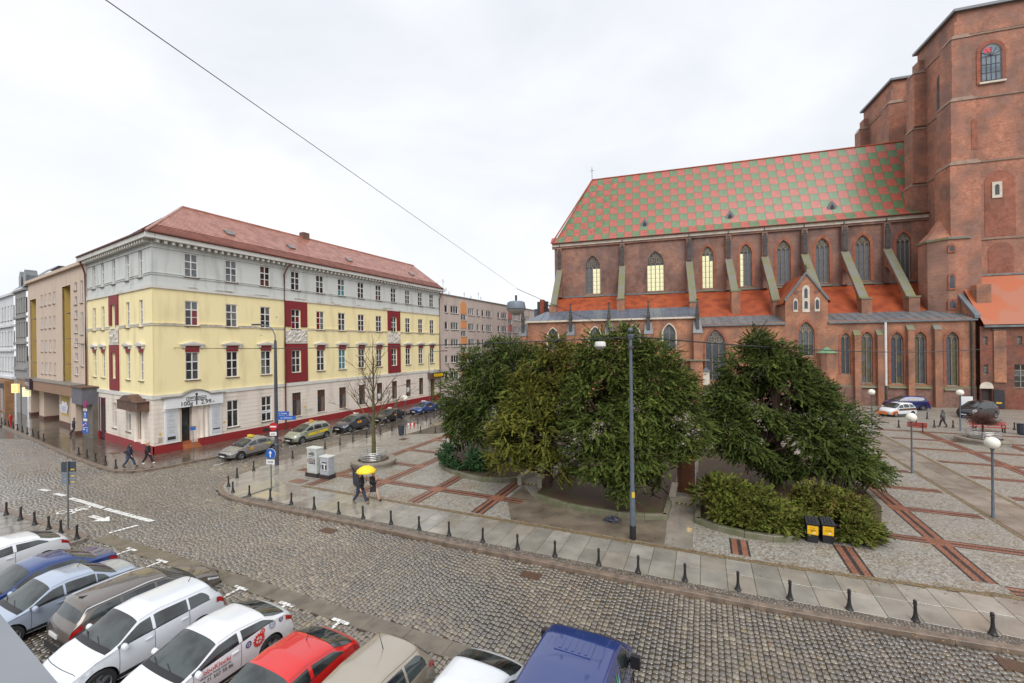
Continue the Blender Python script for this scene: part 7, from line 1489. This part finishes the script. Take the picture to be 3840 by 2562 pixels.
c2=cabinet('shorter grey cabinet with a black and white poster','' or (-12.68,28.96),.78,.5,1.5,M_cab2,.2); pb=MB().box(-.2,.22,-.018,-.013,.52,1.12).build('poster',M_ink,c2); MB().box(-.17,.19,-.022,-.018,.95,1.03).build('poster_stripe',M_sw,c2); MB().box(-.03,.07,-.022,-.018,.65,.93).build('poster_figure',M_sw,c2); MB().box(-.17,.19,-.022,-.018,.56,.62).build('poster_stripe',M_sw,c2)
# round planters with steel hoops
M_conc=mat('planter_stone',G_(142,134,122),.45,var=.18,vs=2,bump=.2,rvar=.1); M_steel=mat('steel_hoop',G_(196,198,198),.25,metal=.6,var=.08)
def planter(label,p,Ro,ri,h=.42):
    t=thing('round_planter',label,'planter',(p[0],p[1],0)); MB().lathe([(Ro-.1,0),(Ro-.1,h-.16),(Ro,h-.14),(Ro,h),(ri+.15,h),(ri+.15,h-.25)],40,cap=False).build('stone_ring',M_conc,t,smooth=True); MB().lathe([(0.01,h-.12),(ri+.16,h-.12)],30,cap=False).build('soil',M_soil,t)
    for k in range(5):
        z=h+.1+.13*k; MB().tube([(ri*(.94+.02*k)*math.cos(2*PI*i/30),ri*(.94+.02*k)*math.sin(2*PI*i/30),z) for i in range(31)],.022,6,cap=False).build('hoop',M_steel,t,smooth=True)
    for k in range(4):
        a=PI/4+k*PI/2; MB().tube([(ri*.96*math.cos(a),ri*.96*math.sin(a),h-.15),(ri*1.03*math.cos(a),ri*1.03*math.sin(a),h+.62)],.025,6).build('hoop_post',M_steel,t,smooth=True)
planter('round stone planter with steel hoops behind the umbrella couple','' or (-10.45,32.3),1.65,.97); planter('round stone planter with steel hoops before the red bench','' or (40.1,36.9),1.75,1.05)
# litter bins
M_bin=mat('bin_slate',G_(66,72,86),.5,var=.12)
def bin_(label,p,h=.95,w=.5):
    t=thing('litter_bin',label,'bin',(p[0],p[1],0),rnd.random()); MB().lathe([(w*.42,.04),(w*.5,.1),(w*.55,h-.12),(w*.55,h-.02)],16).build('body',M_bin,t,smooth=True); MB().lathe([(w*.57,h-.06),(w*.6,h-.03),(w*.6,h),(w*.5,h+.01),(w*.45,h-.1)],16,cap=False).build('rim',M_trim,t,smooth=True)
    for k in range(10):
        a=2*PI*k/10; MB().tube([(w*.5*math.cos(a),w*.5*math.sin(a),.1),(w*.56*math.cos(a),w*.56*math.sin(a),h-.13)],.014,4).build('rib',M_trim,t)
    return t
bin_('dark litter bin at the foot of the globe lamp by the taxis','' or (-11.1,42.9)); bin_('dark litter bin beside the red bench at the right edge','' or (46.9,39.8),1.0,.6)
lb=bin_('dark blue litter bin with a broken umbrella behind the couple','' or (-9.95,27.6),1.0,.55); MB().tube([(-.1,0,.8),(-.35,-.05,1.2),(-.42,-.05,1.32)],.03,6).build('umbrella_handle',M_trim,lb); MB().tube([(.1,.05,.8),(.25,.05,1.15),(.32,.05,1.12)],.06,6).build('umbrella_cloth',mat('dark_cloth',G_(52,58,72),.6),lb)
M_blk=mat('black_plastic',G_(38,38,42),.4,var=.15); M_ylab=mat('label_yellow',G_(240,186,24),.45,var=.04)
for i,(u,y,l) in enumerate(((6.78,6.35,'left one of two black grit bins with yellow labels'),(7.36,6.5,'right one of two black grit bins with yellow labels'))):
    p=kw(u,y); t=thing('grit_bin',l,'bin',p,KA+R(-2+3*i),'black grit bins'); MB().add([(-.19,-.2,.02),(.19,-.2,.02),(.19,.2,.02),(-.19,.2,.02),(-.235,-.25,.84),(.235,-.25,.84),(.235,.25,.84),(-.235,.25,.84)],[(3,2,1,0),(0,1,5,4),(1,2,6,5),(2,3,7,6),(3,0,4,7)]).build('body',M_blk,t)
    MB().add([(-.26,-.29,.84),(.26,-.29,.84),(.26,.29,.84),(-.26,.29,.84),(-.25,-.28,.9),(.25,-.28,.9),(.22,.2,1.02),(-.22,.2,1.02),(.25,.28,.95),(-.25,.28,.95)],[(0,1,5,4),(4,5,6,7),(7,6,8,9),(1,2,8,6,5),(3,0,4,7,9),(2,3,9,8)]).build('lid',M_blk,t)
    for x in (-.12,0,.12): MB().cbox((x,-.05,.985),(.03,.4,.02),M=Matrix.Rotation(R(14),4,'X')).build('lid_rib',M_blk,t)
    fr=Matrix.Translation((0,-.232,.56))@Matrix.Rotation(R(3.5),4,'X'); MB(fr).box(-.2,.2,-.012,0,-.19,.2).build('yellow_label',M_ylab,t); o=text('lettering','A-Z',.1,mat('label_ink',G_(110,84,20),.5),t,(0,-.25,.68),(R(86),0,0),.002); text('lettering','PIASEK',.085,MATS['label_ink'],t,(0,-.247,.57),(R(86),0,0),.002); MB(fr).box(.0,.1,-.015,-.012,-.12,-.08).build('label_box',M_sw,t)
    for s in (-1,1): MB().lathe([(.09,-.025),(.09,.025)],12).build('wheel',M_tyre,t,loc=(s*.2,.22,.09),rot=(0,R(90),0))
# benches
M_slat=mat('bench_red',G_(168,52,44),.45,var=.15,vs=4)
def bench(label,p,rz,L=2.2,double=False):
    t=thing('park_bench',label,'bench',(p[0],p[1],0),rz)
    for k in range(4): MB().box(-L/2,L/2,-.2+k*.11,-.11+k*.11,.42,.46).build('seat_slat',M_slat,t)
    for k in range(3): MB(Matrix.Translation((0,.27,.5))@Matrix.Rotation(R(-12),4,'X')).box(-L/2,L/2,0,.035,.06+k*.14,.17+k*.14).build('back_slat',M_slat,t)
    for x in (-L/2+.3,L/2-.3):
        MB().box(x-.03,x+.03,-.24,.3,.36,.42).build('bearer',M_trim,t); MB().box(x-.04,x+.04,-.22,-.14,0,.36).build('leg',M_trim,t); MB().box(x-.04,x+.04,.18,.26,0,.36).build('leg',M_trim,t); MB(Matrix.Translation((x,.3,.42))@Matrix.Rotation(R(-12),4,'X')).box(-.03,.03,0,.04,0,.5).build('back_support',M_trim,t)
        MB().tube([(x,-.22,.42),(x-.0,-.28,.62),(x,.1,.66),(x,.34,.62)],.025,6).build('arm_rest',M_trim,t)
    return t
bench('red slatted bench facing the round planter near the church','' or (45.4,41.2),R(-68+90-48),2.6); bench('red slatted bench seen end-on behind the walkway lamp','' or (39.0,41.7),R(137),1.4); bench('small red bench seen through the gap between the yews','' or (18.85,37.0),R(20),1.7)
# poster stand, hydrant, plastic bag, traffic barrier
pb=thing('poster_stand','white advertising stand with a gold motif before the church wall','poster',(53.9,51.3,0),R(-17)); MB().box(-.6,.6,-.06,.06,.25,2.15).build('frame',M_trim,pb); MB().box(-.55,.55,-.075,-.06,.3,2.1).build('poster_sheet',M_sw,pb); MB().poly([(-.2,-.08,.95),(.1,-.08,.9),(.25,-.08,1.1),(.15,-.08,1.3),(-.1,-.08,1.35),(-.25,-.08,1.15)]).build('gold_motif',mat('gold_print',G_(176,140,70),.5,var=.3,vs=8),pb)
for x in (-.5,.5): MB().box(x-.04,x+.04,-.2,.2,0,.25).build('foot',M_trim,pb)
hy=thing('red_hydrant','red street hydrant on the left pavement among the bollards','hydrant',(-60.0,51.6,0)); MB().lathe([(.16,0),(.16,.06),(.1,.1),(.1,.9),(.15,.94),(.15,1.04),(.11,1.2),(.0,1.28)],12).build('barrel',M_sred,hy,smooth=True); MB().tube([(-.22,0,.85),(.22,0,.85)],.06,8).build('outlet',M_sred,hy,smooth=True)
pg=kw(-1.75,5.2); r3=np.random.default_rng(4); k=24; V=[];F=[]
for i in range(7):
    for j in range(k):
        a=2*PI*j/k; ph=PI/2*i/6; rr_=.3*math.cos(ph)*(1+r3.normal(0,.13)); V.append((rr_*1.3*math.cos(a),rr_*math.sin(a),.02+.2*math.sin(ph)*(1+r3.normal(0,.2))))
for i in range(6):
    for j in range(k): F.append((i*k+j,i*k+(j+1)%k,(i+1)*k+(j+1)%k,(i+1)*k+j))
tag(MB().add(V,F).build('plastic_bag',mat('bag_black',G_(52,54,64),.25,var=.2),None,loc=(pg[0],pg[1],0)),'crumpled black plastic bag lying at the bed kerb left of the tall pole','bag')
bar_=thing('striped_barrier','fallen red and white striped barrier near the globe lamp','barrier',(-11.3,48.0,0),.4)
for k in range(4): MB().box(-.4+k*.2,-.2+k*.2,-.05,.05,.05,.3).build('board_stripe',M_sred if k%2 else M_sw,bar_)
for x in (-.35,.35): MB().box(x-.03,x+.03,-.2,.2,0,.05).build('foot',M_trim,bar_)
# cellar stairs: low walls, threshold with hazard stripes
M_cst=mat('stair_stone',G_(156,148,132),.5,var=.15,vs=2)
def stair(label,u0,u1,y0,y1,deep):
    t=thing('cellar_stair',label,'stairs',(KO[0],KO[1],0),KA)
    for a,b in ((u0-.26,u0),(u1,u1+.26)): MB().box(a,b,y0-.1,y1,0,.46).build('side_wall',M_cst,t); MB().box(a-.04,b+.04,y0-.16,y1+.03,.46,.54).build('wall_coping',M_cst,t)
    MB().box(u0,u1,y0+.25,y0+.7,0,.3).build('threshold',M_cst,t); MB().box(u0,u1,y0+.22,y0+.25,.01,.29).build('riser',M_cst,t)
    for i in range(8):
        x=u0+.04+(u1-u0-.08)*i/8; MB().add([(x,y0+.214,.03),(x+.07,y0+.214,.03),(x+.12,y0+.214,.11),(x+.05,y0+.214,.11)],[(0,1,2,3)]).build('hazard_stripe',M_yplate if i%2 else M_trim,t)
    if deep:
        MB().box(u0,u1,y1,y1+.1,0,2.3).build('door_wall',mat('stair_brick',G_(92,62,48),.7),t); MB().box(u0+.2,u1-.2,y1-.06,y1,.05,2.0).build('brown_door',mat('brown_door',G_(96,54,30),.5,var=.15),t); MB().box(u1-.45,u1-.15,y1-.2,y1-.06,2.0,2.2).build('door_lamp',mat('door_lamp',G_(255,206,96),.4,emit=2.5),t)
        MB().tube([(u1+.12,y0+.3,.5),(u1+.12,y0+.3,1.3),(u1+.12,y1,1.3),(u1+.12,y1,.5)],.025,6).build('handrail',M_trim,t)
stair('stone-walled cellar stair with hazard stripe left of the olive yew',-8.05,-6.95,8.6,11.4,False); stair('stone-walled cellar stair with brown door and warm lamp',.98,1.95,8.6,10.9,True)
# overhead wires and hanging lamps
M_wire=mat('black_wire',G_(44,44,46),.5)
def wire(label,a,b,sag,r=.018,n=24):
    a=Vector(a); b=Vector(b); P=[a.lerp(b,i/n)-Vector((0,0,sag*4*(i/n)*(1-i/n))) for i in range(n+1)]; tag(MB().tube(P,r,5).build('overhead_wire',M_wire,None),label,'wire'); return P
wire('thin span wire running down from the upper left to the hanging lamp',(-1.97,2,10.5),(.15,12.2,10.42),.0,.0028)
wire('black wire from the tall pole across to the beige building',(5.35,19.49,8.65+.45),(-47.6,47,9.6),.55,.026); wire('black wire from the tall pole towards the right over the square',(5.35,19.49,9.15),(63.5,53.2,8.3),.9,.032)
wire('thin wire from the hanging lamp to the tall pole',(.15,12.2,10.4),(5.35,19.49,9.2),.05,.008); wire('thin wire carrying the white lamp above the yews',(5.35,19.49,9.1),(7.4,71.6,11.5),.4,.012)
def hlamp(label,p,m,s=1.):
    t=thing('hanging_lamp',label,'lamp',p); MB().lathe([(.36*s,.0),(.37*s,.02),(.33*s,.26*s),(.25*s,.3*s),(.05*s,.31*s)],16).build('housing',m,t,smooth=True); MB().lathe([(.01,-.24*s),(.14*s,-.22*s),(.28*s,-.12*s),(.36*s,-.01)],16,cap=False).build('lens',mat('lamp_lens',G_(176,172,162),.2,var=.2,vs=6),t,smooth=True); MB().tube([(0,0,.3*s),(0,0,.52*s)],.03,6).build('hanger',M_trim,t); MB().cbox((0,0,.45*s),(.06,.06,.12)).build('clamp',M_trim,t)
hlamp('large grey hanging street lamp in front of the church, nearest','' or (.13,12.2,9.82),M_back,.74); hlamp('white hanging lamp above the yews beside the tall pole','' or (3.47,17.0,8.72),mat('lamp_white',G_(222,222,218),.4),.62); hlamp('small grey hanging lamp on the wire before the yellow facade','' or (-35.3,40.6,8.45),M_back)
for p,l in (((2.2,20.9,9.0),'small black camera hanging from the wire left of the pole'),((-1.4,23.0,8.85),'small black floodlight on the wire above the left yew')):
    t=thing('wire_camera',l,'camera',p,.6); MB().lathe([(.07,-.16),(.07,.1),(.05,.14)],10).build('housing',M_trim,t,rot=(R(70),0,0)); MB().tube([(0,0,0),(0,0,.2)],.015,5).build('bracket',M_trim,t); MB().lathe([(.055,-.165),(.055,-.158)],10).build('lens',GL[2],t,rot=(R(70),0,0))
# sill of the window the view is taken from
tag(MB().add([(-2.2,1.69,8.0),(-.9,.92,8.0),(-.9,.15,8.0),(-2.2,.15,8.0),(-2.2,1.69,7.93),(-.9,.92,7.93),(-.9,.15,7.93),(-2.2,.15,7.93)],[(0,3,2,1),(0,1,5,4),(1,2,6,5),(4,5,6,7)]).build('window_ledge',mat('ledge_sheet',G_(132,136,142),.5,var=.08),None),'out-of-focus grey metal window ledge in the lower left corner','window ledge')
# ================================================================ people
def skinmesh(name,parent,m,joints,edges,root=0,sub=2):
    """joints {key:(pos,radius)}; grown with Skin + Subdivision"""
    keys=list(joints); me=bpy.data.meshes.new(name); me.from_pydata([tuple(joints[k][0]) for k in keys],[(keys.index(a),keys.index(b)) for a,b in edges],[]); me.update()
    o=link(name,me,m,parent); md=o.modifiers.new('skin','SKIN'); md.use_smooth_shade=True; sv=me.skin_vertices[0].data
    for i,k in enumerate(keys):
        r=joints[k][1]; sv[i].radius=r if isinstance(r,tuple) else (r,r)
    sv[root].use_root=True; s=o.modifiers.new('sub','SUBSURF'); s.levels=sub; s.render_levels=sub; return o
SKIN=mat('skin',G_(206,160,136),.5,var=.06)
def person(label,pos,rz,H,coat,legs,shoes,hair,stride=.28,coatlen=.5,skirt=None,arms='walk',hood=False,bag=None,hat=None):
    t=thing('person',label,'person',(pos[0],pos[1],pos[2] if len(pos)>2 else .012),rz); k=H/1.75; V=lambda x,y,z:Vector((x*k,y*k,z*k))
    # local: +x is the walking direction, y left
    s=stride; J={'pel':(V(0,0,.95),(.13*k,.11*k)),'bel':(V(.01,0,1.1),(.14*k,.11*k)),'che':(V(.02,0,1.3),(.16*k,.12*k)),'nk0':(V(.02,0,1.46),.07*k),'nk':(V(.035,0,1.53),.055*k),'hd':(V(.05,0,1.62),(.085*k,.075*k)),'hd2':(V(.055,0,1.70),(.075*k,.07*k)),'nos':(V(.15,0,1.63),.012*k)}
    E=[('pel','bel'),('bel','che'),('che','nk0'),('nk0','nk'),('nk','hd'),('hd','hd2'),('hd','nos')]
    for sd,y in (('l',1),('r',-1)):
        f=1 if sd=='l' else -1; kx=.5*s*f+.04; ax=s*f*1.05; az=.09 if f>0 else .16
        J['hip'+sd]=(V(0,.09*y,.9),.095*k); J['kne'+sd]=(V(kx,.1*y,.5),.062*k); J['ank'+sd]=(V(ax-(.05 if f<0 else 0),.1*y,az),.042*k); J['toe'+sd]=(V(ax+.16-(.03 if f<0 else 0),.11*y,.035 if f>0 else .04),.032*k)
        E+=[('pel','hip'+sd),('hip'+sd,'kne'+sd),('kne'+sd,'ank'+sd),('ank'+sd,'toe'+sd)]
        if arms=='hold' and sd=='r': el,wr=V(.16,-.24,1.12),V(.3,-.1,1.32)
        elif arms=='out': el,wr=V(.06,.3*y,1.16),V(.2,.38*y,1.02)
        else: el,wr=V(-.1*f-.02,.25*y,1.14),V(-.12*f+.1,.24*y,.9)
        J['sh'+sd]=(V(.01,.175*y,1.41),.068*k); J['elb'+sd]=(el,.048*k); J['wri'+sd]=(wr,.033*k); d=(wr-el).normalized(); J['pal'+sd]=(wr+d*.07*k,.03*k); E+=[('che','sh'+sd),('sh'+sd,'elb'+sd),('elb'+sd,'wri'+sd),('wri'+sd,'pal'+sd)]
        sdv=d.cross(Vector((0,0,1))); sdv=sdv.normalized() if sdv.length>.1 else Vector((1,0,0))
        for q in range(4): kk='f%d%s'%(q,sd); J[kk]=(wr+d*(.145-.012*abs(q-1.5))*k+sdv*(q-1.5)*.018*k+Vector((.02*k,0,-.01*k)),.009*k); E.append(('pal'+sd,kk))
        J['th'+sd]=(wr+d*.08*k+sdv*.05*k,.010*k); E.append(('wri'+sd,'th'+sd))
    skinmesh('body',t,SKIN,J,E)
    g=lambda key,dr:(J[key][0],tuple(a+dr*k for a in J[key][1]) if isinstance(J[key][1],tuple) else J[key][1]+dr*k)
    C={q:g(q,.05) for q in ('pel','bel','che')}; C['nk0']=g('nk0',.02); C['hem']=(V(0,0,.95-coatlen*.45),(.2*k,.17*k)); CE=[('pel','bel'),('bel','che'),('che','nk0'),('pel','hem')]
    for sd in 'lr': C['sh'+sd]=g('sh'+sd,.035); C['elb'+sd]=g('elb'+sd,.035); C['wri'+sd]=g('wri'+sd,.028); CE+=[('che','sh'+sd),('sh'+sd,'elb'+sd),('elb'+sd,'wri'+sd)]
    skinmesh('coat',t,coat,C,CE)
    if legs is not None:
        T={'pel':g('pel',.012)}; TE=[]
        for sd in 'lr': T['hip'+sd]=g('hip'+sd,.018); T['kne'+sd]=g('kne'+sd,.02); T['ank'+sd]=g('ank'+sd,.028); TE+=[('pel','hip'+sd),('hip'+sd,'kne'+sd),('kne'+sd,'ank'+sd)]
        skinmesh('trousers',t,legs,T,TE)
    for sd in 'lr':
        a,b=J['ank'+sd][0],J['toe'+sd][0]; skinmesh('shoe',t,shoes,{'a':(a-Vector((.03*k,0,.03*k)),.062*k),'b':(b+Vector((.02*k,0,.01*k)),.056*k)},[('a','b')])
    hp=J['hd2'][0]; hm=MB().lathe([(.001,-.05*k)]+[(.105*k*math.cos(PI/2*i/6),.0+.11*k*math.sin(PI/2*i/6)) for i in range(7)],14,cap=False).build('hair' if not hat else 'hat',hair,t,smooth=True); hm.location=hp-Vector((.015*k,0,.03*k)); hm.scale=(1.08,.95,1)
    hb=MB().lathe([(.07*k,-.16*k),(.1*k,-.1*k),(.1*k,0)],12,cap=False).build('hair_back',hair,t,smooth=True); hb.location=hp-Vector((.045*k,0,.02*k)); hb.scale=(.7,.9,1)
    for y in (-.03,.03): MB().lathe([(.001,-.008),(.009,0),(.001,.008)],6).build('eye',M_trim,t,loc=J['hd'][0]+Vector((.083*k,y*k,.03*k)))
    if hood: o=MB().lathe([(.08*k,-.1*k),(.12*k,-.05*k),(.11*k,.02*k)],12,cap=False).build('hood',coat,t,smooth=True); o.location=J['nk'][0]-Vector((.05*k,0,-.0))
    if skirt: MB().lathe([(.2*k,.56*k),(.185*k,.75*k),(.15*k,1.0*k)],14,cap=False).build('skirt',skirt,t,smooth=True)
    return t,J,k
cl=lambda n,c,r=.7:mat('cloth_'+n,G_(*c),r,var=.15,vs=9,bump=.15,bs=60)
NAVY=cl('navy',(40,46,62)); BLK=cl('black',(38,38,44)); JEAN=cl('jeans',(58,70,98)); JEAN2=cl('dark_jeans',(50,58,80)); GREYC=cl('grey_camo',(88,88,90)); WSH=cl('white_shoe',(206,204,200)); DSH=cl('dark_shoe',(52,40,40)); BRN=cl('shoe_brown',(112,98,88)); HBR=cl('hair_brown',(72,52,40)); HBL=cl('hair_blonde',(196,160,110)); HOR=cl('hair_ginger',(196,110,52)); SCF=cl('scarf',(214,160,132))
mr=R(-22)
person('man in black jacket and dark jeans walking under the yellow umbrella','' or (-8.62,24.25),mr,1.80,BLK,JEAN2,BRN,HOR,stride=.33,coatlen=.3,arms='walk')
t,J,k=person('woman in dark skirt and pale scarf walking under the yellow umbrella','' or (-8.05,24.72),mr,1.68,BLK,None,DSH,HBL,stride=.34,coatlen=.6,skirt=BLK,arms='hold')
sk=MB().tube([J['nk'][0]+Vector((.06,.05,-.02)),J['che'][0]+Vector((.17,.03,.05)),J['bel'][0]+Vector((.19,.0,.03))],[.06,.055,.04],8).build('scarf',SCF,t,smooth=True)
um=thing('yellow_umbrella','open bright yellow umbrella over the walking couple','umbrella',(-8.3,24.35,0),mr); n=8; V=[(0,0,2.12)]
for j,(r_2,z) in enumerate(((.2,2.09),(.38,2.0),(.52,1.87),(.58,1.76))):
    for i in range(n*2):
        a=2*PI*i/(n*2); kk=1. if i%2==0 else .955; V.append((r_2*kk*math.cos(a),r_2*kk*math.sin(a),z+(.0 if i%2==0 else .018*j/2)))
F=[(0,1+i,1+(i+1)%(2*n)) for i in range(2*n)]
for j in range(3):
    for i in range(2*n): a=1+j*2*n; F.append((a+i,a+2*n+i,a+2*n+(i+1)%(2*n),a+(i+1)%(2*n)))
o=MB().add(V,F).build('canopy',mat('umbrella_yellow',G_(246,212,44),.5,var=.05),um,smooth=True); s_=o.modifiers.new('th','SOLIDIFY'); s_.thickness=.006
MB().tube([(0,0,2.18),(0,0,1.28)],.011,6).build('shaft',M_zinc,um); MB().tube([(0,0,1.3),(0,0,1.16)],.02,8).build('handle',M_trim,um)
for i in range(n):
    a=2*PI*i/n; MB().tube([(0,0,2.1),(.38*math.cos(a),.38*math.sin(a),1.985),(.575*math.cos(a),.575*math.sin(a),1.755)],.006,4).build('rib',M_zinc,um)
t,J,k=person('man in navy hooded jacket walking past the red plinth corner','' or (-28.75,32.35),R(20),1.76,NAVY,JEAN,DSH,HBR,stride=.3,coatlen=.35,hood=True); skinmesh('backpack',t,NAVY,{'a':(J['che'][0]+Vector((-.2,-.12,.0)),.13),'b':(J['bel'][0]+Vector((-.2,-.12,-.05)),.13)},[('a','b')])
t,J,k=person('blonde woman in black coat with white bag beside the corner building','' or (-28.1,33.2),R(15),1.68,BLK,BLK,WSH,HBL,stride=.28,coatlen=.5); skinmesh('white_bag',t,WSH,{'a':(Vector((-.12,.32,1.0)),.1),'b':(Vector((-.1,.32,.72)),.13)},[('a','b')])
person('man in dark clothes stepping into the arcade of the beige building','' or (-45.6,44.9),R(70),1.8,NAVY,BLK,DSH,HBR,stride=.36,coatlen=.4,arms='out')
person('person in grey patterned jacket walking towards the church','' or (43.5,43.7,.0),R(110),1.74,GREYC,BLK,DSH,GREYC,stride=.22,coatlen=.45,hood=True)
